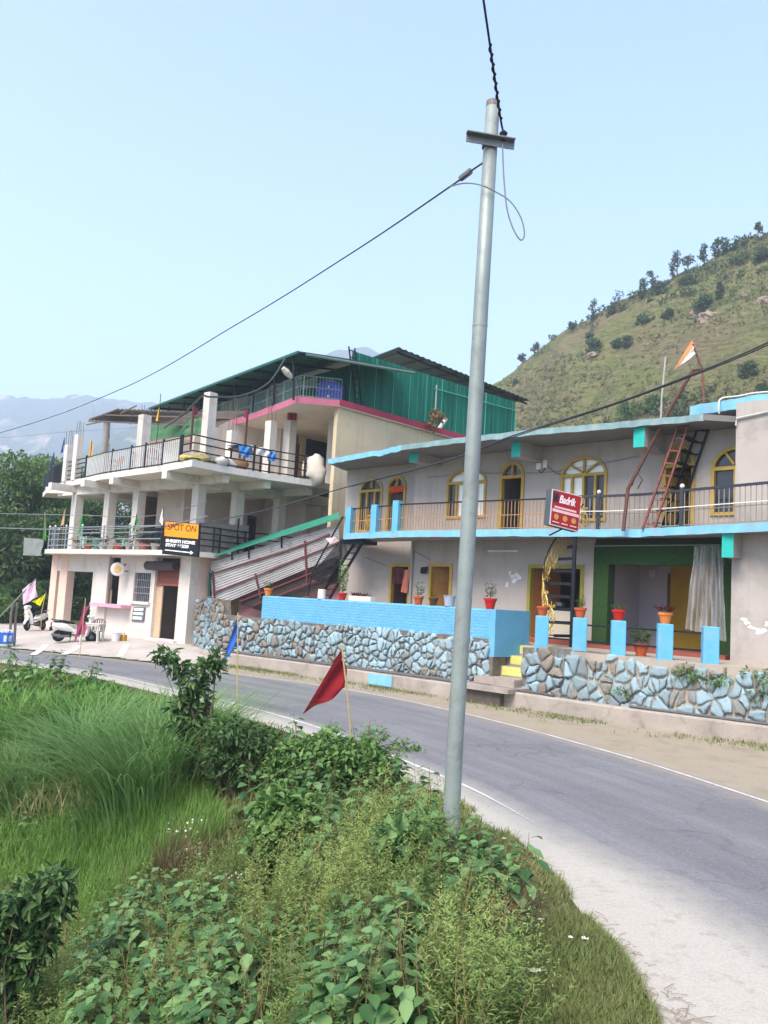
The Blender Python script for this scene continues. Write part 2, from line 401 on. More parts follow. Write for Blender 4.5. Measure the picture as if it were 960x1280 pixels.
k1 = math2(nt, 'SUBTRACT', math2(nt, 'ADD', wid, math2(nt, 'MULTIPLY', med, .5)), math2(nt, 'ADD', sp.outputs['X'], .22))
k1 = ramp(nt, math2(nt, 'ADD', math2(nt, 'ADD', k1, .08), math2(nt, 'MULTIPLY', math2(nt, 'SUBTRACT', gr, .5), .9)), -.42, .42)
dustc = mixc(nt, ramp(nt, noise(nt, 60, 4, .7), .3, .7), sc_(dust, .78), sc_(dust, 1.12)); dustc = mixc(nt, math2(nt, 'MULTIPLY', ramp(nt, noise(nt, 4, 7, .7), .55, .72), .5), dustc, (.17, .135, .095)); c = mixc(nt, math2(nt, 'MULTIPLY', k1, .94), c, dustc)
k2 = math2(nt, 'SUBTRACT', math2(nt, 'MULTIPLY', med, .75), sp.outputs['Z'])
c = mixc(nt, math2(nt, 'MULTIPLY', ramp(nt, k2, -.3, .3), .7), c, (.32, .265, .2))
nt.links.new(c, b.inputs['Base Color']); bump(nt, b, gr, .5, .012)
road_m = m
tag(ribbon('road', NEAR, FAR, 160, 16, lambda p, t: .0085+.0045*min(1, min(t, 1-t)*8), m), kind='structure')
# pale gravel verge between the grass and the road
m, nt, b = base('gravel_verge', .95, .15)
g1 = noise(nt, 60, 4, .7); g2 = noise(nt, 4, 7, .7); vo = nd(nt, 'ShaderNodeTexVoronoi'); vo.inputs['Scale'].default_value = 26; nt.links.new(pos(nt), vo.inputs['Vector'])
c = mixc(nt, ramp(nt, g1, .3, .7), (.33, .305, .265), (.49, .455, .40)); c = mixc(nt, math2(nt, 'MULTIPLY', ramp(nt, g2, .55, .72), .6), c, (.17, .135, .095)); c = mixc(nt, math2(nt, 'MULTIPLY', ramp(nt, vo.outputs['Distance'], .16, .06), .35), c, (.2, .17, .13))
nt.links.new(c, b.inputs['Base Color']); bump(nt, b, g1, .7, .02)
tag(ribbon('gravel_verge', [p+(p-q)*.12 for p, q in zip(resample(EDGE, 160), resample(NEAR, 160))], resample(NEAR, 160), 160, 5, lambda p, t: .0085, road_m, True), kind='structure')
# sandy far verge up to the kerb
m, nt, b = base('sandy_verge', .95, .1)
g1 = noise(nt, 45, 4, .7); g2 = noise(nt, 1.6, 8, .7, dist=.5)
c = mixc(nt, ramp(nt, g1, .3, .7), (.27, .225, .16), (.37, .315, .24)); c = mixc(nt, math2(nt, 'MULTIPLY', ramp(nt, g2, .5, .72), .6), c, (.17, .145, .10))
nt.links.new(c, b.inputs['Base Color']); bump(nt, b, g1, .5, .02)
fk = [p for p in FAR if p.x > -7.5 and p.y > -3]
tag(ribbon('sandy_verge', fk, KERB, 120, 4, lambda p, t: .006, m), kind='structure')
# white edge lines
wl = M('worn_road_paint', (.60, .585, .56), .85, .2, 14, stain=(.27, .26, .25), stain_amt=.9, stain_scale=6)
def line(a, off, wd, x0, x1, cnd):
    pts = [p for p in a if cnd(p)]; P = resample(pts, 120); A = []; B = []
    for i, p in enumerate(P):
        d = (P[min(i+1, 119)]-P[max(i-1, 0)]).normalized(); n = V((d.y, -d.x, 0)); k = min(1, (119-i)/7, i/8+.05)*(.8+.4*mnoise.noise(p*2.7)); A.append(p+n*(off+wd*.5*(1-k))); B.append(p+n*(off+wd*.5*(1+k)))
    return A, B
A, B = line(NEAR, -.16, -.085, 0, 0, lambda p: p.y > 10.2 and p.x > -34); A, B = B, A
tag(ribbon('road_edge_line', A, B, 120, 1, .017, wl), kind='structure')
A, B = line(FAR, .12, .08, 0, 0, lambda p: p.y > 9 and -6.6 < p.x); A, B = B, A
tag(ribbon('road_edge_line', A, B, 120, 1, .017, wl), kind='structure')

# concrete forecourt before the guest house
con = M('worn_concrete', '#b3aaa0', .9, .12, .8, stain='#8a8076', stain_amt=.6, stain_scale=1.3, bmp=.3)
fore = [(-33, 41.5), (-22, 36.3), (-13.2, 31.9), (-9, 30.2), (-5.2, 28.1), (-4.9, 29.9), (-6.2, 31.3), (-6.6, 34), (-7.2, 36), (-14, 42.5), (-20, 47), (-26, 48)]
fx = []; 
def inpoly(x, y, P):
    r = False; j = len(P)-1
    for i in range(len(P)):
        if (P[i][1] > y) != (P[j][1] > y) and x < (P[j][0]-P[i][0])*(y-P[i][1])/(P[j][1]-P[i][1])+P[i][0]: r = not r
        j = i
    return r
st = .25; idx = {}; fv = []; fq = []
for i in range(120):
    for j in range(90):
        x, y = -34+i*st, 29+j*st
        if inpoly(x+st/2, y+st/2, fore):
            q = []
            for a, c_ in ((0, 0), (1, 0), (1, 1), (0, 1)):
                k = (i+a, j+c_)
                if k not in idx: idx[k] = len(fv); fv.append((x+a*st, y+c_*st, float(ground_z(x+a*st, y+c_*st))+.03))
                q.append(idx[k])
            fq.append(q)
tag(npmesh('forecourt', np.array(fv), np.array(fq), con, smooth=True), kind='structure')
def stripe(p, q, w_):
    p = V(p); q = V(q); d = (q-p).normalized(); n = V((-d.y, d.x, 0))*w_/2; P = []
    for k in range(5):
        c_ = p.lerp(q, k/4)
        for s_ in (-1, 1): r = c_+n*s_; P.append((r.x, r.y, float(ground_z(r.x, r.y))+.040))
    return P
sv_ = []; sq = []
for a, c_ in (((42, 816), (57, 806)), ((78, 816), (98, 809)), ((150, 819), (158, 812))):
    k = len(sv_); sv_ += stripe(Z(*a, .1), Z(*c_, .12), .22); sq += [(k+2*i, k+2*i+1, k+2*i+3, k+2*i+2) for i in range(4)]
o = npmesh('parking_stripes', np.array(sv_), np.array(sq)[:, ::-1], M('white_line_paint', '#e6e4de', .8, .06, 6, stain='#a8a29a', stain_amt=.7, stain_scale=3)); tag(o, kind='structure')

# ------------------------------------------------------------------ hill on the right
RP = [(470, 560, 175), (560, 512, 172), (620, 478, 168), (650, 456, 165), (700, 419, 160), (730, 402, 157), (760, 386, 154), (800, 366, 150), (840, 345, 146), (880, 327, 142), (920, 309, 138), (960, 291, 134), (1040, 250, 126), (1160, 200, 118), (1350, 150, 110)]
ridge = cat_rom([D(a, b_, c_) for a, b_, c_ in RP], 8); ridge = resample(ridge, 150)
foot = resample(cat_rom([(-22, 120, -1), (0, 92, 0), (12, 72, 1), (26, 56, 2), (44, 42, 2), (70, 30, 2), (110, 20, 2)], 8), 150)
hv = []; NT_, NB = 110, 14
for i in range(150):
    a, b_ = foot[i], ridge[i]
    for j in range(NT_+1):
        t = j/NT_; p = a.lerp(b_, t); zz = a.z+(b_.z-a.z)*(t**1.12)
        e = math.sin(math.pi*min(1, t))**.7
        nz = mnoise.fractal(V((p.x*.045, p.y*.045, 3)), 1, 2, 5)*4.0*e+mnoise.fractal(V((p.x*.16, p.y*.16, zz*.1)), .9, 2, 4)*2.2*(.3+e*.7)+mnoise.noise(V((p.x*.5, p.y*.5, zz*.3)))*.55
        hv.append((p.x, p.y, zz+nz))
    for j in range(1, NB+1):
        t = j/NB; p = b_+(b_-a)*.5*t; zz = b_.z-(b_.z+2)*t**1.5; hv.append((p.x, p.y, zz))
mm = NT_+1+NB
hq = [(i*mm+j, (i+1)*mm+j, (i+1)*mm+j+1, i*mm+j+1) for i in range(149) for j in range(mm-1)]
m, nt, b = base('hillside', .95, .1)
h1 = noise(nt, .045, 8, .62, dist=.4); h2 = noise(nt, .25, 8, .7); h3 = noise(nt, 1.4, 6, .7); h4 = noise(nt, .5, 7, .7, vec=pos(nt, (.6, .6, 3.6)), dist=.8)
c = mixc(nt, ramp(nt, h2, .38, .62), (.10, .125, .034), (.185, .185, .066))
c = mixc(nt, math2(nt, 'MULTIPLY', ramp(nt, h1, .45, .6), .7), c, (.185, .13, .08))
c = mixc(nt, math2(nt, 'MULTIPLY', ramp(nt, h4, .48, .62), .8), c, (.075, .08, .03))
c = mixc(nt, math2(nt, 'MULTIPLY', ramp(nt, h3, .5, .66), .7), c, (.24, .19, .125))
nt.links.new(c, b.inputs['Base Color']); bump(nt, b, h4, 1, .8)
hill = npmesh('hill', np.array(hv), np.array(hq), m, smooth=True); tag(hill, kind='structure')
from mathutils.bvhtree import BVHTree
HB = BVHTree.FromPolygons([V(v) for v in hv], hq)
def on_hill(px, py):
    q = HB.ray_cast(CAM, ray(px, py).normalized()); return q[0]

# ------------------------------------------------------------------ far mountains
def mountain(name, pts, dep, base_d, mat, amp, seed):
    rg = resample(cat_rom([D(a, b_, dep(a)) for a, b_ in pts], 6), 220); vs_ = []; n = 60
    for i, p in enumerate(rg):
        f = V((p.x*base_d, p.y*base_d, -12))
        for j in range(n+1):
            t = j/n; q = f.lerp(p, t); zz = -12+(p.z+12)*t**1.2; e = min(1, 4*t*(1-t)+.02)
            nz = mnoise.ridged_multi_fractal(V((q.x*.006+seed, q.y*.006, seed)), .9, 2.1, 5, 1, 2)*amp*e-amp*e*.8
            tr = mnoise.noise(V((q.x*.06, q.y*.06, seed)))*amp*.07+mnoise.noise(V((q.x*.17, q.y*.17, seed)))*amp*.06
            vs_.append((q.x, q.y, zz+nz+tr))
        for j in range(1, 6): t = j/5; vs_.append((p.x*(1+.35*t), p.y*(1+.35*t), p.z-(p.z+13)*t))
    mm_ = n+6; q = [(i*mm_+j, (i+1)*mm_+j, (i+1)*mm_+j+1, i*mm_+j+1) for i in range(219) for j in range(mm_-1)]
    o = npmesh(name, np.array(vs_), np.array(q), mat, smooth=True); return tag(o, kind='structure')
m, nt, b = base('far_slopes', 1, 0)
h1 = noise(nt, .012, 8, .6, dist=.6); h2 = noise(nt, .06, 6, .7)
c = mixc(nt, ramp(nt, h2, .35, .65), (.03, .05, .025), (.07, .085, .04)); c = mixc(nt, math2(nt, 'MULTIPLY', ramp(nt, h1, .57, .68), .9), c, (.5, .36, .26))
nt.links.new(c, b.inputs['Base Color'])
mountain('mountain', [(-420, 500), (-200, 485), (-60, 492), (0, 495), (35, 497), (62, 501), (90, 495), (112, 496), (150, 500), (185, 503), (240, 495), (320, 465), (400, 445), (455, 434), (480, 442), (560, 470), (700, 520)], lambda a: 1750-350*min(1, max(0, (a-190)/200)), .55, m, 80, 3.3)
mountain('mountain_spur', [(-200, 640), (0, 630), (60, 590), (110, 562), (150, 540), (190, 528), (240, 520), (330, 530), (450, 570)], lambda a: 1150-300*min(1, max(0, (a-190)/200)), .6, m, 40, 8.1)

# ------------------------------------------------------------------ air
HZ = MB().box((-3200, -2400, -16), (3200, 3000, 450)).build('haze', None); tag(HZ, kind='stuff')
hm = bpy.data.materials.new('haze'); hm.use_nodes = True; hn = hm.node_tree; hn.nodes.remove(hn.nodes['Principled BSDF'])
pv = nd(hn, 'ShaderNodeVolumePrincipled'); pv.inputs['Density'].default_value = .0008; pv.inputs['Color'].default_value = (.74, .85, 1, 1); pv.inputs['Anisotropy'].default_value = .2
hn.links.new(pv.outputs[0], hn.nodes['Material Output'].inputs['Volume']); HZ.data.materials.append(hm)
# ================================================================== the grey house on the right
WA = Fac((5.5, 25.13), (.70, -.714))            # main facade plane; u=0 at picture column ~715
gw = M('grey_lilac_plaster', '#a9a099', .9, .06, .7, stain='#8f857d', stain_amt=.5, stain_scale=.8, bmp=.2, streak=.45)
blue_edge = M('sky_blue_paint', (.19, .46, .60), .75, .12, 3, stain=(.30, .34, .35), stain_amt=.8, stain_scale=2.5, bmp=.3, streak=.4)
blue_pt = M('cyan_blue_paint', (.11, .40, .60), .7, .07, 2.5, stain=(.30, .40, .44), stain_amt=.6, stain_scale=3, bmp=.3, streak=.45)
under = M('grey_soffit', '#8f8c8a', .9, .06, 1)
ochre = M('ochre_frame_paint', '#b0913f', .6, .16, 4, spec=.4)
turq = M('turquoise_paint', (.02, .42, .36), .6, .06, 4)
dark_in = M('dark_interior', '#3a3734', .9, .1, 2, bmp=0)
wood = M('brown_door_wood', '#8a5427', .6, .2, 6)
wood_d = M('dark_door_wood', '#4a3224', .6, .2, 6)
iron = M('black_iron', '#23242a', .5, .1, 10, metal=.3)
irond = M('dark_grey_iron', '#3d4049', .5, .1, 10, metal=.3)
rust = M('rusty_tan_iron', '#a5805c', .7, .2, 9, bmp=.1)
m, nt, b = base('dark_window_glass', .08, .6); b.inputs['Base Color'].default_value = (.03, .035, .045, 1); glass = m
m, nt, b = base('sky_white_window_glass', .15, .7); b.inputs['Base Color'].default_value = (.84, .86, .83, 1); sky_white = m  # near-white base puts the bright sky reflection into the pane colour
TZ = 1.52; BZ = 4.72; RZ = 7.4                # terrace, balcony floor, roof underside
rb = empty('grey_house', WA.w(0, 0, 0), 'long grey two-storey house with arched yellow windows and pale blue slab edges', 'house')
UL = WA.u(421, 640); UJ = WA.u(519, 700); UC = WA.u(915, 700)      # left end, jog, edge of the projecting bay
LF = Fac(WA.w(0, -.4, 0), WA.d)                # recessed left part of the facade
def arch_hole(f, x0, x1, ytop, yspring, ybot, ym=None, o=0):
    ym = ym or (ytop+ybot)/2
    u0 = f.u(x0, ym, o); u1 = f.u(x1, ym, o); xm = (x0+x1)/2
    return [u0, u1, f.px(xm, ybot, o)[1], f.px(xm, ytop, o)[1], f.px(xm, yspring, o)[1]]
W1 = arch_hole(LF, 449, 478, 598, 613.5, 665); D1 = arch_hole(LF, 483.5, 507, 595, 611, 668); D1[2] = BZ
W2 = arch_hole(WA, 559, 608, 585.5, 603, 648); D2 = arch_hole(WA, 624.5, 655, 577.5, 596, 664); D2[2] = BZ
W3 = arch_hole(WA, 701, 759, 570.5, 593.5, 652); D3 = arch_hole(WA, 828.5, 869, 556, 582, 660); D3[2] = BZ
W4 = arch_hole(WA, 889.5, 950, 558, 584.5, 644)
d1 = [LF.u(487, 730), LF.u(513, 730), TZ+.08, LF.px(500, 704.5)[1]]; d2 = [WA.u(536, 730), WA.u(565, 730), TZ+.08, WA.px(550, 704)[1]]
d3 = [WA.u(659.5, 740), WA.u(729.5, 740), TZ+.15, WA.px(695, 706)[1]]
GP = [WA.u(742.5, 740), UC]                      # the green portal
wl_ = MB().wall(LF, UL, UJ, 0, RZ, [W1, D1, d1])
wl_.fbox(LF, UJ-.22, UJ, 0, .4, 0, RZ)
wl_.wall(WA, UJ, UC+2.2, BZ, RZ, [W2, D2, W3, D3, W4])
wl_.wall(WA, UJ, GP[0], 0, BZ-.12, [d2, d3])
wl_.build('wall', gw, rb)
# bay on the right standing forward
BO = .75; UE = UC+4.6
MB().fbox(WA, WA.u(919, 600, BO), UE, -.3, BO, BZ+.0, 7.85).fbox(WA, WA.u(914, 740, BO), UE, -.3, BO, 0, BZ-.14).build('bay_wall', M('pale_grey_plaster', '#aca49d', .9, .06, .9, stain='#7f7770', stain_amt=.65, stain_scale=.55, bmp=.2, streak=.35), rb)
# inner rooms: back wall, floors, side walls, so that the openings look into dark rooms
bk = MB().fbox(WA, UL, UE, -6, -5.8, 0, RZ).fbox(WA, UL-.02, UL+.2, -5.8, -.62, 0, RZ).fbox(WA, UE-.2, UE, -5.8, -.3, 0, 7.85)
for u in (UJ-.1, d3[0]-1.2, GP[0]-.25): bk.fbox(WA, u-.1, u+.1, -5.8, -.62, 0, BZ-.13)
for u in (UJ-.1, D2[0]-.5, D2[1]+.6, D3[0]-1, D3[1]+.6): bk.fbox(WA, u-.1, u+.1, -5.8, -.62, BZ, RZ)
bk.build('inner_wall', gw, rb)
MB().fbox(WA, UL, UE, -5.8, -.23, TZ-.2, TZ).fbox(WA, UL, UE, -5.8, -.42, BZ-.13, BZ).build('inner_floor', M('grey_floor', '#7a746e', .8), rb)
# terrace
tp = [WA.w(UL-1.5, -.4, 0)]+[p+WA.n*(-.62-(1.75 if 611 < proj(p+WA.n*-.62+V((0, 0, 1)))[0] < 651 else 0)) for p in resample(KERB, 420)[12:]]+[WA.w(UE, 0, 0)]
MB().prism([(p.x, p.y) for p in tp], 0, TZ).build('terrace', M('terrace_concrete', '#a59a8c', .9, .1, 1.2, stain='#7d7265', stain_amt=.5), rb)
MB().fbox(WA, d3[0]-1.0, GP[0], .003, .25, TZ, TZ+.15).fbox(WA, GP[0], UC, -1.0, .3, TZ, TZ+.1).build('plinth', M('red_oxide_floor', '#8a4a3c', .7, .12, 2), rb)
# balcony slab with its pale blue edge
BS = [Z(*p, 4.6) for p in ((430, 673), (500, 670), (600, 669), (680, 668.5), (742, 669.5), (800, 669), (868, 666), (960, 662), (1040, 659))]
back = [WA.w(UE, .05, 0), WA.w(UC, .05, 0), WA.w(UJ, .05, 0), LF.w(UL, .05, 0)]
MB().prism([(p.x, p.y) for p in BS+back], BZ-.13, BZ).build('balcony_slab', under, rb)
def edge_band(pts, z0, z1, mat, name, jit=.012, out=.02, th=.06):
    q = resample([V((p.x, p.y, 0)) for p in pts], 90); mb = MB(); k = len(mb.v); vs_ = []; fs = []
    for i, p in enumerate(q):
        d = (q[min(i+1, 89)]-q[max(i-1, 0)]).normalized(); n = V((d.y, -d.x, 0)); j = mnoise.noise(p*2.3)*jit*2
        j2 = mnoise.noise(p*3.1+V((5, 0, 0)))*jit*2
        for o, z in ((out+j2, z0+j), (out+j2, z1+j*.6), (out-th, z1+j*.6), (out-th, z0+j)): vs_.append(p+n*o+V((0, 0, z)))
    for i in range(89):
        for a in range(4): fs.append((i*4+a, (i+1)*4+a, (i+1)*4+(a+1) % 4, i*4+(a+1) % 4))
    fs += [(0, 1, 2, 3), (359, 358, 357, 356)]
    return mb.add(vs_, fs).build(name, mat, rb)
edge_band(BS, BZ-.16, BZ+.05, blue_edge, 'balcony_edge', out=.03, th=.028)
# roof slabs
RS = [Z(*p, 7.4) for p in ((411, 580), (445, 574), (478, 569), (502, 563), (580, 553.5), (660, 545), (760, 536.5), (848, 529), (880, 525.5))]
MB().prism([(p.x, p.y) for p in RS+[WA.w(UC+1.0, -.2, 0), WA.w(UC, -6, 0), WA.w(UL, -6.1, 0), WA.w(UL-.2, -.4, 0)]], RZ+.01, RZ+.16).build('roof', M('roof_slab', '#7f7c79', .9, .1, 1), rb)
edge_band(RS[:4], RZ-.01, RZ+.18, blue_edge, 'roof_edge', jit=.02, out=.03, th=.028)
edge_band(RS[3:], RZ-.0, RZ+.17, M('faded_blue_roof_edge', (.20, .31, .32), .8, .2, 3, stain=(.42, .40, .36), stain_amt=.8, stain_scale=2), 'roof_edge', jit=.02, out=.03, th=.028)
R2 = [Z(*p, 7.85) for p in ((863, 520), (960, 505), (1060, 489))]
R2b = [R2[0]-WA.n*2.6, ]
MB().prism([(p.x, p.y) for p in R2+[WA.w(UE+1, -5.9, 0), WA.w(WA.u(863, 520, 2.2), -5.9, 0)]], 7.86, 8.08).build('roof', under, rb)
edge_band(R2, 7.85, 8.12, blue_edge, 'roof_edge', jit=.03, out=.03, th=.028)
# beam ends
for x0, x1, y0, y1, o in ((512.5, 522, 563.5, 577, 1.15), (640, 650, 553.5, 570.5, 1.15), (792.5, 805.5, 540, 558, 1.2)):
    u0, zt = WA.px(x0, y0, o); u1, zb = WA.px(x1, y1, o)
    bm = MB().fbox(WA, u0, u1, .005, o-.003, zb, RZ+.005).build('beam', gw, rb); MB().fbox(WA, u0-.005, u1+.005, o-.002, o+.01, zb-.005, RZ+.003).build('beam_end', turq, bm)
o = 1.25; u0, zt = WA.px(903, 668, o); u1, zb = WA.px(916.5, 696.5, o)
bm = MB().fbox(WA, u0, u1, .7, o-.003, zb, BZ-.135).build('beam', M('beam_grey', '#948f8c', .9, .06, 2), rb); MB().fbox(WA, u0-.005, u1+.005, o-.002, o+.01, zb-.005, BZ-.137).build('beam_end', turq, bm)

# windows and doors of the upper storey
def arch_frame(f, h, w_, mat, o0=-.1, o1=.045, door=False):
    a, b_, z0, z1, sp = h; arc = archpts(a, b_, sp, z1, 14); mb = MB()
    path = [(a, z0)]+arc+[(b_, z0)]
    mb.fstrip(f, path, w_, o0, o1, closed=not door); mb.fbox(f, a+w_, b_-w_, o0+.005, o1-.006, sp-.05, sp+.045)
    return mb.build('frame', mat, None, f.w(0, 0, 0))
def put(o, par): 
    off = wloc(par); o.parent = par; o.location = o.location-off; return o
def fan_panes(f, h, w_, n, mat, o=-.06):
    a, b_, z0, z1, sp = h; arc = archpts(a+w_, b_-w_, sp+.04, z1-w_, 16); mb = MB(); c = f.w((a+b_)/2, o, sp+.04)
    for k in range(16): mb.add([c, f.w(arc[k][0], o, arc[k][1]), f.w(arc[k+1][0], o, arc[k+1][1])], [(0, 2, 1)])
    return mb
def window(f, h, lights, fan, mats, curtain=None):
    w_ = .085; wn_ = MB(); a, b_, z0, z1, sp = h
    fr = put(arch_frame(f, h, w_, ochre), rb); fr.name = 'window'
    n = len(lights); mu = MB()
    for i in range(1, n):
        u = a+(b_-a)*i/n; mu.fbox(f, u-.035, u+.035, -.09, .03, z0+w_, sp-.05)
    cx = (a+b_)/2
    for ang in fan:
        r = (b_-a)/2-w_*.6; rz = z1-sp-w_*.6
        mu.bar(f.w(cx+.07*math.cos(ang), -.03, sp+.03+.07*math.sin(ang)), f.w(cx+r*math.cos(ang), -.03, sp+rz*math.sin(ang)), .055, .1, upv=f.n)
    mu.build('mullion', ochre, fr)
    for i, m_ in enumerate(lights):
        u0 = a+(b_-a)*i/n+.03; u1 = a+(b_-a)*(i+1)/n-.03
        MB().fbox(f, u0, u1, -.065, -.055, z0+w_*.9, sp-.04).build('pane', m_, fr)
    fan_panes(f, h, w_, 1, mats).build('fanlight', mats, fr)
    return fr
window(LF, W1, [glass, glass, glass], [rad(90)], glass)
window(WA, W2, [glass, sky_white, glass, sky_white], [rad(90)], sky_white)
window(WA, W3, [sky_white, sky_white, glass, glass], [rad(45), rad(90), rad(135)], sky_white)
window(WA, W4, [glass, glass], [rad(60), rad(120)], glass)
def adoor(f, h, leaf, fanm, open_=0):
    fr = put(arch_frame(f, h, .1, ochre, door=True), rb); fr.name = 'door'; a, b_, z0, z1, sp = h
    fan_panes(f, h, .1, 1, fanm).build('fanlight', fanm, fr)
    cx = (a+b_)/2; MB().fbox(f, cx-.03, cx+.03, -.08, .03, sp+.05, z1-.09).build('mullion', ochre, fr)
    if leaf:
        u1 = b_-.1 if not open_ else a+.1+(b_-a-.2)*.5
        u0 = a+.1 if not open_ else u1
        mb = MB().fbox(f, a+.1, b_-.1, -.13, -.085, z0+.02, sp-.05) if not open_ else MB().bar(f.w(b_-.12, -.14, (z0+sp)/2), f.w(b_-.55, -.62, (z0+sp)/2), .045, sp-z0-.1)
        lf = mb.build('door_leaf', leaf, fr)
        if not open_: MB().fbox(f, a+.2, b_-.2, -.085, -.07, z0+.2, z0+.9).fbox(f, a+.2, b_-.2, -.085, -.07, z0+1.1, sp-.25).build('panel', leaf, lf)
    return fr
adoor(LF, D1, wood_d, glass); adoor(WA, D2, wood, glass, 1); adoor(WA, D3, None, M('olive_fanlight', '#6d6a3a', .3, .1, 4))
dl = MB().bar(WA.w(D3[0]+.12, -.12, (BZ+D3[4])/2), WA.w(D3[0]+.3, -.9, (BZ+D3[4])/2), .05, D3[4]-BZ-.1).build('door_leaf', M('yellow_wood_door', '#b9953f', .6, .15, 5), rb)
# doors of the lower storey
def door(f, h, leaf, name='door', fw_=.11, mat=ochre, ajar=None):
    a, b_, z0, z1 = h[:4]; mb = MB().fbox(f, a, a+fw_, -.12, .035, z0-.06, z1).fbox(f, b_-fw_, b_, -.12, .035, z0-.06, z1).fbox(f, a+fw_, b_-fw_, -.12, .035, z1-fw_, z1)
    fr = mb.build(name, mat, rb)
    if ajar: 
        lf = MB().bar(f.w(a+fw_, -.12, (z0+z1)/2-.04), f.w(a+fw_+ajar[0], -.12-ajar[1], (z0+z1)/2-.04), .045, z1-z0-.12).build('door_leaf', leaf, fr)
    return fr
door(LF, d1, wood_d, ajar=(.2, .75)); door(WA, d2, M('light_brown_wood', '#9a6a2e', .55, .2, 5), ajar=(.62, .6)); 
fr3 = door(WA, d3, wood, mat=M('olive_frame_paint', '#8f8433', .6, .1, 5), ajar=(.35, .9))
# green carpeted portal and the recess behind it
green = M('artificial_grass_cladding', (.022, .058, .014), .95, .3, 14, bmp=.8, bscale=60)
gz1, gz0 = WA.px(800, 679)[1], WA.px(800, 706)[1]; g0, g1 = GP[0], WA.u(761, 740)
MB().fbox(WA, g0, g1, -.3, .06, TZ+.003, gz1).fbox(WA, g1, UC, -.3, .06, gz0, gz1).fbox(WA, UC-.35, UC, -.3, .0, TZ+.1, gz0).build('portal', green, rb)
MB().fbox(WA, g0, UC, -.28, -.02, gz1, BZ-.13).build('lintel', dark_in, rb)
lil = M('lilac_wall', '#b2aeb4', .9, .05, 1.5)
MB().fbox(WA, g0-.1, UC+.1, -2.7, -2.55, TZ, BZ-.14).fbox(WA, g0-.12, g0, -2.55, -.3, TZ, BZ-.14).build('recess_wall', lil, rb)
yd0 = WA.u(838, 740, -2.5); dd = MB().fbox(WA, yd0, yd0+1.25, -2.548, -2.5, TZ+.05, WA.px(850, 703, -2.5)[1]).build('door', M('mustard_yellow_door', '#b48c1e', .6, .12, 2), rb)
MB().fbox(WA, yd0-.09, yd0, -2.548, -2.48, TZ+.05, TZ+2.25).build('frame', M('dark_olive_wood', '#5c5126', .7), dd)
MB().fbox(WA, WA.u(765, 740, -2.5), WA.u(776, 740, -2.5), -2.548, -2.52, WA.px(770, 733, -2.5)[1], WA.px(770, 714.5, -2.5)[1]).build('notice_board', M('faded_notice_board', '#8c8763', .8, .15, 6), rb)
MB().fbox(WA, WA.u(811.5, 740, -2.5), WA.u(819.5, 740, -2.5), -2.548, -2.44, WA.px(815, 721.5, -2.5)[1], WA.px(815, 713, -2.5)[1]).build('meter_box', M('grey_plastic_box', '#c9c9cc', .5), rb)
# curtain rod, wires and tube light on the lower wall
MB().tube([WA.w(g0+.05, .5, WA.px(744, 682.5, .5)[1]), WA.w(UC-.1, .5, WA.px(905, 681, .5)[1])], .012).build('curtain_rod', M('steel_tube', '#8d8f92', .4, .05, 5, metal=.6), rb)
tl = MB().fbox(WA, WA.u(611, 690), WA.u(648, 690), .003, .06, WA.px(630, 690)[1], WA.px(630, 687.8)[1]).build('tube_light', M('white_plastic', '#d9d9d6', .4), rb)
cb = MB()
for a, c_ in (((519, 689), (538, 700)), ((424, 640), (424, 640)), ((560, 660), (560, 660))):
    if a != c_: cb.tube([WA.w(*WA.px(*a)[:1], .02, WA.px(*a)[1]), WA.w(WA.u(*c_), .02, WA.px(*c_)[1])], .008, 5)
cb.tube([LF.w(LF.u(457, 697), .02, LF.px(457, 697)[1]), LF.w(LF.u(486, 708), .02, LF.px(486, 708)[1])], .007, 5)
cb.build('wall_cable', iron, rb)
pp = MB().tube([WA.w(WA.u(517.5, 679), .06, BZ-.15), WA.w(WA.u(516, 720), .06, TZ+.0)], .04, 8).build('downpipe', M('grey_pvc', '#9b9794', .5), rb)
# flaking paint patches
pk = MB()
for f, pts in ((WA, [(637, 716), (640, 720), (646, 718), (648, 722), (643, 726), (634, 730)]),):
    for (x, y) in pts:
        u, z = f.px(x, y); pk.add([f.w(u+R.uniform(.02, .16)*math.cos(t), .004, z+R.uniform(.03, .12)*math.sin(t)) for t in [k*math.pi/4 for k in range(8)]], [tuple(range(8))])
pk.build('flaked_patch', M('exposed_plaster', '#cfd2d2', .9, .15, 12), rb)
pk = MB()
for (x, y) in [(930, 774), (934, 779), (939, 784), (944, 786), (949, 789), (956, 788), (960, 780), (965, 786)]:
    u, z = WA.px(x, y, BO); pk.add([WA.w(u+R.uniform(.04, .14)*math.cos(t), BO+.004, z+R.uniform(.02, .09)*math.sin(t)) for t in [k*math.pi/4 for k in range(8)]], [tuple(range(8))])
pk.build('flaked_patch', M('bare_white_plaster', '#dcdcdb', .9, .1, 12), rb)
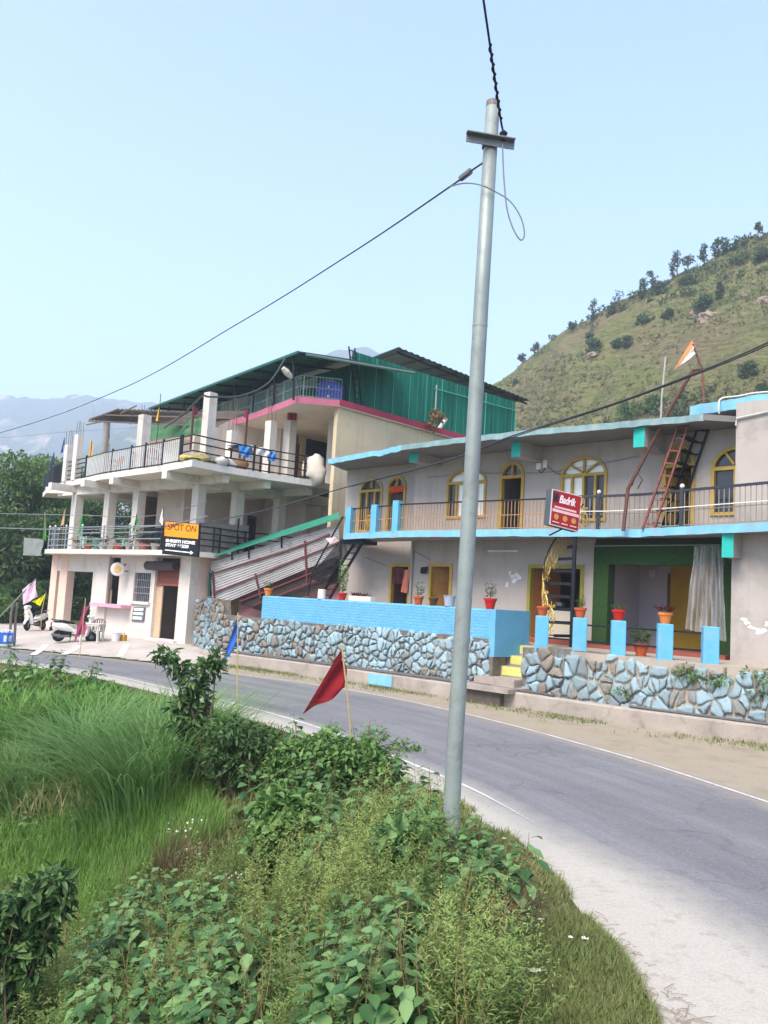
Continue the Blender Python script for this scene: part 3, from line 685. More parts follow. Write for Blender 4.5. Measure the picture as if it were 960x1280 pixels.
# balcony posts and railings
def rail_line(pts, o=.0): return resample([V((p.x, p.y, 0)) for p in pts], 60)
rl = [p+WA.n*-.10 for p in BS]
def on_rail(px): # point of the railing line at picture column px
    q = resample([V((p.x, p.y, BZ)) for p in rl], 400)
    return min(q, key=lambda p: abs(proj(p+V((0, 0, .4)))[0]-px))
for x, yt in ((437.5, 631.5), (469.8, 632.5), (497, 627)):
    p = on_rail(x); dpt = (p-CAM).length; h = .98 if x < 490 else 1.05
    f = Fac((p.x, p.y), WA.d); MB().fbox(f, -.13, .13, -.13, .13, BZ+.005, BZ+h).build('balcony_post', blue_pt, rb)
def railing(x0, x1, top, bars, topm, barm, h=.92, hand=.05, posts=(), midz=.48, step=.115):
    q = resample([V((p.x, p.y, BZ)) for p in rl], 400); a = q.index(on_rail(x0)); b_ = q.index(on_rail(x1)); q = q[a:b_+1]
    q = resample(q, max(2, int(sum((q[i+1]-q[i]).length for i in range(len(q)-1))/step)))
    r_ = MB()
    for i in range(len(q)-1): r_.bar(q[i]+V((0, 0, h)), q[i+1]+V((0, 0, h)), hand, hand*.8)
    o = r_.build('balcony_railing', topm, rb)
    for z in (.10, midz):
        b2 = MB()
        for i in range(len(q)-1): b2.bar(q[i]+V((0, 0, z)), q[i+1]+V((0, 0, z)), .028, .022)
        b2.build('lower_rail', barm, o)
    b3 = MB()
    for p in q: b3.bar(p+V((0, 0, .1)), p+V((0, 0, h)), .018, .018)
    tag(b3.build('baluster', barm, o), kind='stuff')
    for x in posts:
        p = on_rail(x); ps = MB().bar(p+V((0, 0, .0)), p+V((0, 0, h+.06)), .09, .09).build('railing_post', topm, o)
        MB().lathe(p+V((0, 0, h+.06)), [(.03, 0), (.055, .03), (.06, .06), (.045, .1), (.01, .12)], 10).build('ball_cap', M('white_cap', '#d8d6d2', .4), ps)
    return o
railing(440, 468, 0, 0, iron, rust); railing(472, 495, 0, 0, iron, rust); railing(500, 694, 0, 0, iron, rust, posts=())
railing(698, 990, 0, 0, irond, M('grey_beige_iron', '#8e857b', .6, .1, 6), h=.98, hand=.075, posts=(747, 851.5, 985), step=.14)
wp = [on_rail(x)+V((0, 0, .55))+WA.n*.05 for x in (705, 760, 820, 880, 940, 985)]
MB().tube(wp, .014, 6).build('water_pipe', M('white_pvc', '#d9d6cd', .5), rb)
# pipe on the roof edge and the bay
MB().tube([WA.w(WA.u(920, 520, BO+.05), BO+.05, WA.px(920, 532, BO+.05)[1]), WA.w(WA.u(921, 524, BO+.05), BO+.05, WA.px(922, 523, BO+.05)[1]), WA.w(WA.u(965, 512, BO+.05), BO+.05, WA.px(965, 513.5, BO+.05)[1])], .028, 8).build('conduit', M('pale_conduit', '#b9b5b2', .5), rb)
# chairs / things hanging -------------------------------------------------
def cloth(name, f, pts4, mat, nx=14, nz=16, amp=.03, waves=5, o=0., parent=None, thick=0):
    """hanging cloth between 4 facade points (tl, tr, br, bl) with folds"""
    tl, tr, br, bl = [V((a[0], a[1], 0)) for a in pts4]; vs_ = []
    for j in range(nz+1):
        for i in range(nx+1):
            s, t = i/nx, j/nz; p = tl.lerp(tr, s).lerp(bl.lerp(br, s), t)
            w_ = math.sin(s*waves*2*math.pi+t*1.3)*amp*(.4+.6*t)+mnoise.noise(V((s*4, t*3, len(name))))*amp
            vs_.append(f.w(p.x, o+w_, p.y))
    mb = MB().add(vs_, [(j*(nx+1)+i, (j+1)*(nx+1)+i, (j+1)*(nx+1)+i+1, j*(nx+1)+i+1) for j in range(nz) for i in range(nx)])
    return mb.build(name, mat, parent, smooth=True)
def fp(f, x, y, o=0): return f.px(x, y, o)
t = cloth('door_valance', LF, [fp(LF, 487, 608, .05), fp(LF, 507.5, 607, .05), fp(LF, 507, 614, .05), fp(LF, 487, 617, .05)], M('orange_red_cloth', '#c2441f', .9, .2, 8), o=.05, amp=.02)
tag(t, 'orange red festoon hung across the narrow arched balcony door', 'valance')
t = cloth('towel', LF, [fp(LF, 491, 709.5, .12), fp(LF, 505, 709.5, .12), fp(LF, 504.5, 730, .12), fp(LF, 492, 729, .12)], M('maroon_cloth', '#5b2a34', .95, .12, 8), o=.12, amp=.03, waves=2)
tag(t, 'dark maroon towel hung in the leftmost lower doorway of the grey house', 'towel')
t = cloth('towel', LF, [fp(LF, 506, 712, .16), fp(LF, 512.5, 712, .16), fp(LF, 509.5, 742, .16), fp(LF, 502, 740, .16)], M('salmon_cloth', '#d98a72', .95, .12, 8), o=.16, amp=.04, waves=2)
tag(t, 'long salmon pink towel hung beside the maroon one in a doorway', 'towel')
t = cloth('black_bag', WA, [fp(WA, 526, 709, .08), fp(WA, 535, 708, .08), fp(WA, 533.5, 717, .08), fp(WA, 526, 717, .08)], M('black_cloth', '#26262c', .8), o=.08, amp=.04, waves=1)
tag(t, 'small black bag hung on the wall left of the open brown door', 'bag')
# clear plastic sheet in the portal
m, nt, b = base('clear_plastic_sheet', .22, .6); b.inputs['Base Color'].default_value = (.62, .63, .64, 1)
tr = nd(nt, 'ShaderNodeBsdfTransparent'); mx = nd(nt, 'ShaderNodeMixShader'); nt.links.new(ramp(nt, noise(nt, 3, 4, vec=pos(nt, (1.5, 1.5, .3))), .35, .7), mx.inputs[0]); mx.inputs[0].default_value = .5
mr = nd(nt, 'ShaderNodeMapRange'); nt.links.new(noise(nt, 4, 4, vec=pos(nt, (1.6, 1.6, .25))), mr.inputs[0]); mr.inputs[1].default_value = .3; mr.inputs[2].default_value = .7; mr.inputs[3].default_value = .08; mr.inputs[4].default_value = .5
nt.links.new(mr.outputs[0], mx.inputs[0]); nt.links.new(tr.outputs[0], mx.inputs[1]); nt.links.new(b.outputs[0], mx.inputs[2]); nt.links.new(mx.outputs[0], nt.nodes['Material Output'].inputs['Surface'])
t = cloth('plastic_curtain', WA, [fp(WA, 868, 683, .5), fp(WA, 902, 682, .5), fp(WA, 909, 803, .5), fp(WA, 858, 786, .5)], m, nx=60, nz=20, amp=.07, waves=8, o=.5)
tag(t, 'clear plastic sheet gathered in folds beside the mustard door', 'curtain')
MB().fbox(LF, LF.u(521, 650, .25), LF.u(528.5, 650, .25), .2, .28, BZ+.02, WA.px(525, 634, .25)[1]).build('x', turq)
bpy.data.objects['x'].name = 'turquoise_board'; tag(bpy.data.objects['turquoise_board'], 'narrow turquoise board standing behind the tan balcony railing', 'board')

# ------------------------------------------------------------------ chair helpers: plastic chair
def plastic_chair(name, p, rz, mat, label, group=None, s=1.0):
    t = empty(name, p, label, 'chair', group); t.rotation_euler = (0, 0, rz); z0 = V(p)
    def L(x, y, z): return V((x*s, y*s, z*s))+z0
    t.rotation_euler = (0, 0, 0)
    c_, s_ = math.cos(rz), math.sin(rz)
    def Wp(x, y, z): return V((x*c_-y*s_, x*s_+y*c_, z))*s+z0
    st_ = MB().hexa([Wp(-.22, -.22, .41), Wp(.22, -.22, .42), Wp(.22, .22, .42), Wp(-.22, .22, .41), Wp(-.22, -.22, .44), Wp(.22, -.22, .45), Wp(.22, .22, .45), Wp(-.22, .22, .44)]).build('seat', mat, t)
    bk_ = MB()
    for k in range(5): y = -.18+.09*k; bk_.bar(Wp(-.22, y, .46), Wp(-.31, y, .86), .05*s, .02*s)
    bk_.tube([Wp(-.22, -.24, .44), Wp(-.3, -.23, .8), Wp(-.33, -.12, .88), Wp(-.34, 0, .9), Wp(-.33, .12, .88), Wp(-.3, .23, .8), Wp(-.22, .24, .44)], .03*s, 6); bk_.build('backrest', mat, t)
    for sx in (-.2, .2):
        for sy in (-.2, .2): MB().bar(Wp(sx, sy, .41), Wp(sx*1.25, sy*1.2, 0), .045*s).build('leg', mat, t)
    for sy in (-.26, .26): MB().tube([Wp(.2, sy, .42), Wp(.2, sy, .64), Wp(-.27, sy*.95, .67)], .022*s, 6).build('armrest', mat, t)
    return t
p = on_rail(449)-WA.n*.75; plastic_chair('wooden_chair', (p.x, p.y, BZ), .6, M('yellow_plastic', '#c9a53c', .5), 'small yellow chair on the balcony corner between two blue posts', s=.8)
# ================================================================== walls and things along the road
KO = [p+(WA.n*-.62) for p in KERB]               # line of the stone walls, behind the kerb and drain
kz = M('weathered_concrete', '#a0968b', .9, .14, 1.6, stain='#6f675f', stain_amt=.7, stain_scale=1.8, bmp=.4)
def sweep(line, prof, mat, name, jit=.0, label=None, cat=None, parent=None):
    """profile (offset towards the road, z) swept along a plan line"""
    vs_ = []; n = len(line); m_ = len(prof)
    for i, p in enumerate(line):
        d = (line[min(i+1, n-1)]-line[max(i-1, 0)]).normalized(); nn = V((d.y, -d.x, 0))
        for k, (o, z) in enumerate(prof):
            j = mnoise.noise(V((p.x*1.7, p.y*1.7, k*3.1)))*jit; vs_.append(p+nn*(o+j)+V((0, 0, z+j*.6)))
    fs = [(i*m_+k, (i+1)*m_+k, (i+1)*m_+(k+1) % m_, i*m_+(k+1) % m_) for i in range(n-1) for k in range(m_)]
    fs += [tuple(range(m_)), tuple(range((n-1)*m_, n*m_))[::-1]]
    o = MB().add(vs_, fs).build(name, mat, parent)
    return tag(o, label, cat) if label else o
kl = resample(KERB, 130)
sweep(kl, [(0, -.1), (.0, .36), (-.03, .40), (-.16, .41), (-.2, .38), (-.2, -.1)], kz, 'drain_kerb', .03, 'long low weathered concrete kerb of the roadside drain', 'kerb')
sweep([p+WA.n*-.4 for p in kl], [(.21, -.1), (.21, .16), (-.21, .16), (-.21, -.1)], kz, 'drain_bed', .01); bpy.data.objects['drain_bed']['kind'] = 'structure'
pipe = M('dark_grey_pipe', '#5d5a58', .5, .1, 5)
mb = MB(); 
for off, z, a, b_ in ((-.10, .445, 2, 66), (-.2, .46, 8, 58), (-.1, .445, 74, 129)):
    mb.tube([kl[i]+WA.n*(off+mnoise.noise(kl[i]*.4)*.05)+V((0, 0, z+mnoise.noise(kl[i]*.8)*.02)) for i in range(a, b_, 3)], .03, 7)
tag(mb.build('water_pipes', pipe), 'thin grey water pipes lying along the top of the drain kerb', 'pipe')
bpy.data.objects['water_pipes'].name = 'water_pipe'
# blue painted square on the kerb
i = min(range(130), key=lambda k: abs(proj(kl[k]+V((0, 0, .2)))[0]-473)); f = Fac(kl[i]-(kl[i+1]-kl[i]).normalized()*.45, kl[i+1]-kl[i])
# stone walls ------------------------------------------------------------
stone_m, nt, b = base('painted_field_stone', .85, .2)
a = nd(nt, 'ShaderNodeAttribute', attribute_name='var'); f1 = noise(nt, 5, 6, .65); f2 = noise(nt, 22, 4, .7)
paint = mixc(nt, a.outputs['Fac'], (.20, .26, .275), (.335, .465, .51))
raw = mixc(nt, ramp(nt, f2, .3, .7), (.19, .155, .125), (.31, .27, .22))
sel = ramp(nt, math2(nt, 'ADD', math2(nt, 'MULTIPLY', a.outputs['Fac'], .9), math2(nt, 'MULTIPLY', f1, .75)), .42, .60)
chip = math2(nt, 'MULTIPLY', ramp(nt, noise(nt, 9, 7, .75), .55, .66), .65); paint = mixc(nt, chip, paint, (.27, .26, .24)); nt.links.new(mixc(nt, sel, raw, paint), b.inputs['Base Color']); bump(nt, b, f2, .5, .03)
mort = M('earth_mortar', (.15, .125, .097), .95, .3, 7, stain=(.22, .33, .37), stain_amt=.8, stain_scale=1.8, bmp=.8, bscale=14)
def voronoi(u0, u1, z0f, z1f, cell, seed, jit=.42):
    r = random.Random(seed); pts = []; z0 = min(z0f(u0), z0f(u1)); zt = max(z1f(u) for u in np.linspace(u0, u1, 9))
    nx = int((u1-u0)/cell); nz = int((zt-z0)/(cell*.72))+1
    for i in range(-1, nx+2):
        for j in range(-1, nz+2):
            s_ = r.random()
            if s_ < .16: continue
            pts.append((u0+(i+.5+(j % 2)*.5+r.uniform(-jit, jit))*cell, z0+(j+.5+r.uniform(-jit, jit))*cell*.72))
            if s_ > .60: pts.append((pts[-1][0]+cell*.42, pts[-1][1]+r.uniform(-.3, .3)*cell))
    cells = []
    for p in pts:
        poly = [(p[0]-cell*1.3, p[1]-cell), (p[0]+cell*1.3, p[1]-cell), (p[0]+cell*1.3, p[1]+cell), (p[0]-cell*1.3, p[1]+cell)]
        for q in sorted(pts, key=lambda q: (q[0]-p[0])**2+(q[1]-p[1])**2)[1:16]:
            mx_, mz_ = (p[0]+q[0])/2, (p[1]+q[1])/2; dx, dz = q[0]-p[0], q[1]-p[1]; out = []
            for k in range(len(poly)):
                A, B_ = poly[k], poly[(k+1) % len(poly)]; da = (A[0]-mx_)*dx+(A[1]-mz_)*dz; db = (B_[0]-mx_)*dx+(B_[1]-mz_)*dz
                if da <= 0: out.append(A)
                if (da < 0) != (db < 0): t = da/(da-db); out.append((A[0]+(B_[0]-A[0])*t, A[1]+(B_[1]-A[1])*t))
            poly = out
            if len(poly) < 3: break
        if len(poly) >= 3: cells.append((p, poly))
    return cells
def stone_wall(name, ln, z0f, z1f, cell, seed, label, paintf, thick=.35):
    L = [0]
    for i in range(1, len(ln)): L.append(L[-1]+(ln[i]-ln[i-1]).length)
    def at(u, o, z):
        u = max(0, min(L[-1]-1e-4, u)); i = max(k for k in range(len(L)-1) if L[k] <= u); t = (u-L[i])/(L[i+1]-L[i]); p = ln[i].lerp(ln[i+1], t); d = (ln[min(i+1, len(ln)-1)]-ln[i]).normalized()
        return p+V((d.y, -d.x, 0))*o+V((0, 0, z))
    root = empty(name, at(L[-1]/2, 0, 0), label, 'wall')
    bk_ = MB(); n = 40
    for i in range(n):
        a_, b2 = L[-1]*i/n, L[-1]*(i+1)/n
        bk_.hexa([at(a_, .0, z0f(a_)-.15), at(b2, .0, z0f(b2)-.15), at(b2, -thick, z0f(b2)-.15), at(a_, -thick, z0f(a_)-.15), at(a_, 0, z1f(a_)), at(b2, 0, z1f(b2)), at(b2, -thick, z1f(b2)), at(a_, -thick, z1f(a_))])
    bk_.build('mortar_core', mort, root)
    vs_ = []; q = []; var = []; r = random.Random(seed+5)
    for p, poly in voronoi(0, L[-1], z0f, z1f, cell, seed):
        if not (0.02 < p[0] < L[-1]-.02) or not (z0f(p[0]) < p[1] < z1f(p[0])-.02): continue
        cu = sum(a_[0] for a_ in poly)/len(poly); cz = sum(a_[1] for a_ in poly)/len(poly); ring = []
        for k in range(len(poly)):
            A, B_ = poly[k], poly[(k+1) % len(poly)]
            if math.hypot(A[0]-B_[0], A[1]-B_[1]) < .05*cell: continue
            for t in ((.0, .5) if math.hypot(A[0]-B_[0], A[1]-B_[1]) < .5*cell else (.0, .34, .67)): ring.append((A[0]+(B_[0]-A[0])*t-cu, A[1]+(B_[1]-A[1])*t-cz))
        if len(ring) % 2: ring.append(((ring[-1][0]+ring[0][0])/2, (ring[-1][1]+ring[0][1])/2))
        m_ = len(ring)
        if m_ < 6: continue
        joint = r.uniform(.008, .04); h = r.uniform(.03, .10); jag = [r.uniform(-.5, 1)*.035 for _ in range(m_)]
        base_ = len(vs_); v_ = paintf(p[0], p[1])*.75+r.uniform(-.55, .36); tilt = (r.uniform(-.3, .3), r.uniform(-.3, .3))
        for lv, (sc2, hh) in enumerate(((1.0, -.04), (1.0, .6), (.93, .97), (.5, 1.03))):
            for k in range(m_):
                d0 = math.hypot(*ring[k]); rr = max(.02, d0-joint-jag[k])/max(d0, 1e-6)*sc2; u_, z_ = cu+ring[k][0]*rr, cz+ring[k][1]*rr; z_ = min(z_, z1f(u_)+.03)
                vs_.append(at(u_, (h*hh+(tilt[0]*ring[k][0]+tilt[1]*ring[k][1])*rr*.5 if hh > 0 else hh)+r.uniform(-.010, .010), z_))
        for lv in range(3):
            for k in range(m_): q.append((base_+lv*m_+k, base_+lv*m_+(k+1) % m_, base_+(lv+1)*m_+(k+1) % m_, base_+(lv+1)*m_+k)); var.append(v_)
        top = base_+3*m_; c0 = len(vs_); ctr = V((0, 0, 0))
        for k in range(m_): ctr += vs_[top+k]/m_
        vs_.append(ctr)
        for k in range(0, m_, 2): q.append((c0, top+k, top+k+1, top+(k+2) % m_)); var.append(v_)
    npmesh('stone', np.array([tuple(v) for v in vs_]), np.array(q), stone_m, root, var=var)
    return root
def sub(ln, p0, p1):
    """the part of a plan line seen between two picture columns (at its own height z)"""
    return [p for p in ln if p0 <= proj(p+V((0, 0, 1)))[0] <= p1]
fine = resample(KO, 700)
pl_ = sub(fine, 262, 616)
left_line = [V((-7.0, 33.5, 0)), V((-5.9, 32.05, 0))]+resample(pl_, 40)[1:]
LL = sum((left_line[i+1]-left_line[i]).length for i in range(len(left_line)-1))
def pn(u, z, s=1): return float(vnoise(u, z, s, 5))+.5
def paint_left(u, z):
    return .0+.75*pn(u, z*2, .5) if u < 3.2 else (.40+.62*pn(u, z*2, .45)+(.18 if u > 8 else 0)-(.35 if z < .55 else 0))
stone_wall('stone_wall', left_line, lambda u: .25-.2*min(1, u/3), lambda u: 2.2 if u < 2.35 else (1.66 if u > 2.5 else 2.2-(u-2.35)*3.6), .29, 3, 'rough stone wall with pale blue painted stones below the blue parapet', paint_left)
right_line = resample(sub(fine, 652, 1040), 40)
def paint_right(u, z): return .58+.55*pn(u+3, z*2, .5)-(.12 if z > 1.2 else 0)
stone_wall('stone_wall', right_line, lambda u: .1, lambda u: TZ-.02+.09*math.sin(u*1.1)*.5, .37, 9, 'rough wall of larger pale blue stones under the row of blue posts', paint_right)
# blue parapet on the left wall -------------------------------------------
m, nt, b = base('blue_painted_brick', .75, .3); br = nd(nt, 'ShaderNodeTexBrick'); br.inputs['Scale'].default_value = 1; br.inputs['Mortar Size'].default_value = .012; br.inputs['Brick Width'].default_value = .24; br.inputs['Row Height'].default_value = .085
mp = nd(nt, 'ShaderNodeSeparateXYZ'); nt.links.new(pos(nt), mp.inputs[0]); cbv = nd(nt, 'ShaderNodeCombineXYZ'); nt.links.new(math2(nt, 'SUBTRACT', math2(nt, 'MULTIPLY', mp.outputs['X'], .7), math2(nt, 'MULTIPLY', mp.outputs['Y'], .714)), cbv.inputs[0]); nt.links.new(math2(nt, 'ADD', mp.outputs['Z'], math2(nt, 'MULTIPLY', noise(nt, 1.5), .05)), cbv.inputs[1])
nt.links.new(cbv.outputs[0], br.inputs['Vector']); nf = noise(nt, 3, 7, .7); nf2 = noise(nt, 14, 5, .7)
c = mixc(nt, ramp(nt, nf, .3, .7), (.10, .34, .54), (.15, .42, .62)); crack = math2(nt, 'MULTIPLY', br.outputs['Fac'], ramp(nt, nf2, .42, .62)); c = mixc(nt, math2(nt, 'MULTIPLY', crack, .55), c, (.05, .16, .24)); c = mixc(nt, math2(nt, 'MULTIPLY', ramp(nt, nf2, .56, .70), .7), c, (.24, .39, .46))
nt.links.new(c, b.inputs['Base Color']); bump(nt, b, math2(nt, 'SUBTRACT', nf2, math2(nt, 'MULTIPLY', br.outputs['Fac'], .9)), .6, .025); brick_blue = m
pll = resample(sub(fine, 324, 610), 40); par = empty('blue_parapet', pll[20]+V((0, 0, 1.66)), 'bright sky blue painted brick parapet on top of the stone wall', 'wall')
sweep(pll, [(.0, 1.64), (.0, 2.40), (-.05, 2.44), (-.2, 2.44), (-.25, 2.40), (-.25, 1.64)], brick_blue, 'road_face', .015, parent=par)
e0 = pll[-1]; ef = Fac(e0+WA.n*-.0, -WA.n); MB().fbox(ef, .0, 1.55, -.02, .2, TZ-.35, 2.435).build('end_face', M('smooth_blue_plaster', (.12, .37, .55), .8, .08, 1.5, stain=(.2, .42, .55), stain_amt=.4, stain_scale=2), par)
# blue paint square on the kerb and on the wall foot
ks = MB()
for px_, wd in ((473, .95),):
    i = min(range(len(kl)), key=lambda k: abs(proj(kl[k]+V((0, 0, .2)))[0]-px_)); d = (kl[i+1]-kl[i]).normalized(); n_ = V((d.y, -d.x, 0)); p = kl[i]-d*wd/2+n_*.035
    ks.hexa([p+V((0, 0, .06)), p+d*wd+V((0, 0, .06)), p+d*wd-n_*.03+V((0, 0, .06)), p-n_*.03+V((0, 0, .06)), p+V((0, 0, .37)), p+d*wd+V((0, 0, .37)), p+d*wd-n_*.03+V((0, 0, .37)), p-n_*.03+V((0, 0, .37))])
ks.build('painted_square', blue_edge, bpy.data.objects['drain_kerb'])
# steps -------------------------------------------------------------------
sx0, sx1 = 612, 652
st_l = min(fine, key=lambda p: abs(proj(p+V((0, 0, 1)))[0]-612)); st_r = min(fine, key=lambda p: abs(proj(p+V((0, 0, 1)))[0]-650)); dS = (st_r-st_l); wS = dS.length; fS = Fac(st_l, dS)
stp = empty('entrance_steps', st_l.lerp(st_r, .5), 'short flight of concrete steps with pale yellow risers between the stone walls', 'steps')
conc = M('step_concrete', '#9c9085', .9, .15, 3, stain='#6b6158', stain_amt=.6, stain_scale=2)
yel = M('pale_yellow_paint', '#d3cd74', .8, .12, 3, stain='#a39a6a', stain_amt=.7, stain_scale=4)
for k, (zt, o) in enumerate(((1.50, -1.15), (1.22, -.75), (.94, -.38))):
    t_ = MB().fbox(fS, .02-.05*k, wS-.05, -2.0, o, 0, zt).build('step', conc, stp)
    MB().fbox(fS, .12, wS-.16, o-.005, o+.012, zt-.24, zt-.01).build('riser', yel, t_)
MB().fbox(fS, -.25, wS+.1, -.9, .35, .02, .66).fbox(fS, -.5, wS+.35, -.5, .95, .36, .47).build('landing_slab', conc, stp)
MB().fbox(fS, -.3, wS+.0, .3, .8, .005, .36).build('step', M('dark_rough_stone', '#5b534b', .95, .2, 5), stp)
# blue posts with rails --------------------------------------------------
posts = []
for i, (px_, yt, yb, hgt) in enumerate(((670.5, 768.5, 806, .84), (718.5, 771, 813, .86), (766.5, 774.5, 820, .9), (824, 778.5, 823, .86), (881, 782, 824.5, .82))):
    p = min(fine, key=lambda q: abs(proj(q+V((0, 0, 1.9)))[0]-px_))+WA.n*-.22
    p = V((p.x, p.y, TZ)); zt = TZ+hgt
    r_ = ray(px_, yt); k = (p.y-CAM.y)/r_.y; zt = (CAM+r_*k).z
    posts.append((p, zt))
lab = ['leftmost of five sky blue posts, with an empty terracotta bowl pot on top', 'second sky blue post, below the cactus pot', 'third sky blue post, below the shallow red pot', 'fourth sky blue post, below the orange pot of dark red leaves', 'rightmost sky blue post with a bare flat top']
dirp = (posts[4][0]-posts[0][0]).normalized()
for (p, zt), l in zip(posts, lab):
    f = Fac((p.x, p.y), (dirp.x+.35, dirp.y+.5)); mb = MB().fbox(f, -.17, .17, -.17, .17, TZ-.12, zt-.015)
    o = mb.build('blue_post', blue_pt); md = o.modifiers.new('b', 'BEVEL'); md.width = .02; md.segments = 2; tag(o, l, 'post', 'blue posts along the terrace edge')
for i in range(4):
    a, b_ = posts[i][0], posts[i+1][0]; mb = MB()
    for hz in (.27, .66): mb.tube([V((a.x, a.y, TZ+hz)), V((b_.x, b_.y, TZ+hz))], .022, 6)
    o = mb.build('guard_rail', iron); tag(o, ['pair of black rails left of the cactus post', 'pair of black rails between the cactus post and the shallow red pot post', 'pair of black rails in front of the plant on the terrace floor', 'pair of black rails in front of the mustard door'][i], 'railing', 'rails between the blue posts')
    o.name = 'guard_rail'
# pots ---------------------------------------------------------------------
terra = M('terracotta', '#b2542f', .8, .12, 6); redp = M('red_plastic_pot', '#b5231c', .45, .06, 4); orp = M('orange_clay', '#d07a3c', .8, .1, 5)
lgreen = leafmat('pot_leaves', (.05, .10, .02), (.11, .17, .04)); lred = leafmat('dark_red_leaves', (.06, .012, .018), (.12, .02, .03)); ldry = leafmat('pot_grey_leaves', (.10, .13, .05), (.2, .2, .09))
def pot(p, s, mat, label, plant=None, n=0, h=.3, spread=.2, leaf=.09, lw=.4, h0=.05, name='flower_pot', pcat='plant'):
    t = empty(name, p, label, 'potted plant' if plant else 'pot'); p = V(p)
    MB().lathe(p, [(.10*s, 0), (.145*s, .2*s), (.165*s, .2*s), (.17*s, .26*s), (.145*s, .26*s), (.13*s, .21*s)], 14).build('pot', mat, t, smooth=False)
    MB().lathe(p, [(.01, .20*s), (.13*s, .205*s), (.12*s, .22*s), (.02, .235*s)], 10).build('soil', M('potting_soil', '#3c2d22', .95, .2, 20), t)
    if plant:
        c = np.array(p)+[0, 0, .24*s]; a = NR.uniform(0, 6.283, n); rr = spread*np.sqrt(NR.random(n)); hh = h0+h*NR.random(n)*(1-.5*(rr/spread)**2)
        P = c+np.stack([np.cos(a)*rr*(.3+.7*hh/h), np.sin(a)*rr*(.3+.7*hh/h), hh], 1); T = np.stack([np.cos(a), np.sin(a), NR.uniform(-.2, 1.0, n)], 1); N = unit(n)*.4+[0, 0, 1]
        v_, q_ = leaves(P, N, T, leaf*NR.uniform(.7, 1.3, n), leaf*lw); npmesh('foliage', v_, q_, plant, t, var=np.repeat(NR.random(n), 4))
        st2 = MB()
        for k in range(4): st2.tube([p+V((R.uniform(-.03, .03), R.uniform(-.03, .03), .2*s)), p+V((R.uniform(-.4, .4)*spread, R.uniform(-.4, .4)*spread, .24*s+h*.7))], .006, 5)
        st2.build('stem', M('plant_stem', '#5d5a35', .8), t)
    return t
def top(i): return posts[i][0].x, posts[i][0].y, posts[i][1]-.014
pot(top(0), .95, terra, 'terracotta bowl pot with nothing tall growing, on the leftmost blue post')
t = pot(top(1), .95, terra, 'terracotta pot with a small spiky cactus on the second blue post', lgreen, 110, .30, .15, .07, .3)
pot(top(2), 1.0, redp, 'bright red pot with low green leaves on the third blue post', lgreen, 70, .10, .18, .06, .6)
pot(top(3), 1.0, orp, 'orange pot of drooping dark red leaves on the fourth blue post', lred, 120, .16, .26, .08, .5)
q = posts[2][0].lerp(posts[3][0], .42); pot((q.x+.25, q.y+.5, TZ+.002), 1.15, terra, 'terracotta pot of bushy green leaves standing on the terrace floor', lgreen, 150, .38, .3, .1, .5)
def on_par(px): p = min(pll, key=lambda q: abs(proj(q+V((0, 0, 2.4)))[0]-px)); return p+WA.n*-.12
p = min(resample(pll, 500), key=lambda q: abs(proj(q+V((0, 0, 2.4)))[0]-609))+WA.n*-.13
pll = resample(pll, 500)
for px_, s_, mt, l, pm, n_, h_, sp_ in ((331.5, 1.0, orp, 'orange pot with a small green plant at the left end of the blue parapet', lgreen, 60, .22, .16), (424, .9, redp, 'red pot with a tall feathery bright green plant on the blue parapet', leafmat('feathery_green', (.10, .22, .03), (.19, .32, .06)), 420, 1.15, .20), (519.5, .95, terra, 'terracotta pot with a slim green plant between the two lower doors', lgreen, 90, .42, .2), (609, 1.1, redp, 'red pot with a greyish spiky plant at the right end of the parapet', ldry, 110, .45, .2)):
    p = on_par(px_); pot((p.x, p.y, 2.442), s_, mt, l, pm, n_, h_, sp_, .09, .35)
p = on_par(538); pot((p.x, p.y, 2.442), .85, M('dark_brown_pot', '#4a372c', .7), 'small dark brown pot on the parapet before the open door', lgreen, 30, .15, .1, .06)
p = on_par(398); t = empty('white_tin', (p.x, p.y, 2.442), 'small white paint tin on the parapet under the black stairs', 'tin'); MB().lathe((p.x, p.y, 2.442), [(.13, 0), (.135, .02), (.13, .30), (.12, .31), (.11, .3)], 12).build('tin_body', M('white_tin_paint', '#d8d4cc', .5, .1, 6), t); MB().tube([(p.x-.13, p.y, 2.72), (p.x, p.y-.02, 2.64), (p.x+.13, p.y, 2.72)], .006, 5).build('handle', iron, t)
p = on_par(558); t = empty('grey_bucket', (p.x, p.y, 2.442), 'grey plastic bucket on the parapet at the open brown door', 'bucket'); MB().lathe((p.x, p.y, 2.442), [(.13, 0), (.17, .28), (.185, .28), (.185, .3), (.165, .3), (.12, .02)], 14).build('bucket_body', M('grey_blue_plastic', '#9aa5b5', .5), t); MB().tube([(p.x-.17, p.y, 2.73), (p.x-.1, p.y-.1, 2.66), (p.x+.1, p.y-.1, 2.66), (p.x+.17, p.y, 2.73)], .007, 5).build('handle', iron, t)
p = min(pll, key=lambda q: abs(proj(q+V((0, 0, 2.4)))[0]-447))+WA.n*-.16; MBt = empty('planter_box', (p.x, p.y, 2.442), 'long off-white trough planter on the blue parapet beside the feathery plant', 'planter')
f = Fac((p.x, p.y), WA.d); MB().fbox(f, -.5, .5, -.1, .1, 2.442, 2.60).build('trough', M('off_white_plaster', '#cfc8bb', .9, .1, 4), MBt)
n = 60; P = np.array([tuple(f.w(R.uniform(-.45, .3), R.uniform(-.08, .08), 2.6)) for k in range(n)]); v_, q_ = leaves(P, unit(n)*.3+[0, 0, 1], unit(n)+[0, 0, .9], .14, .05); npmesh('foliage', v_, q_, lred, MBt, var=np.repeat(NR.random(n), 4))
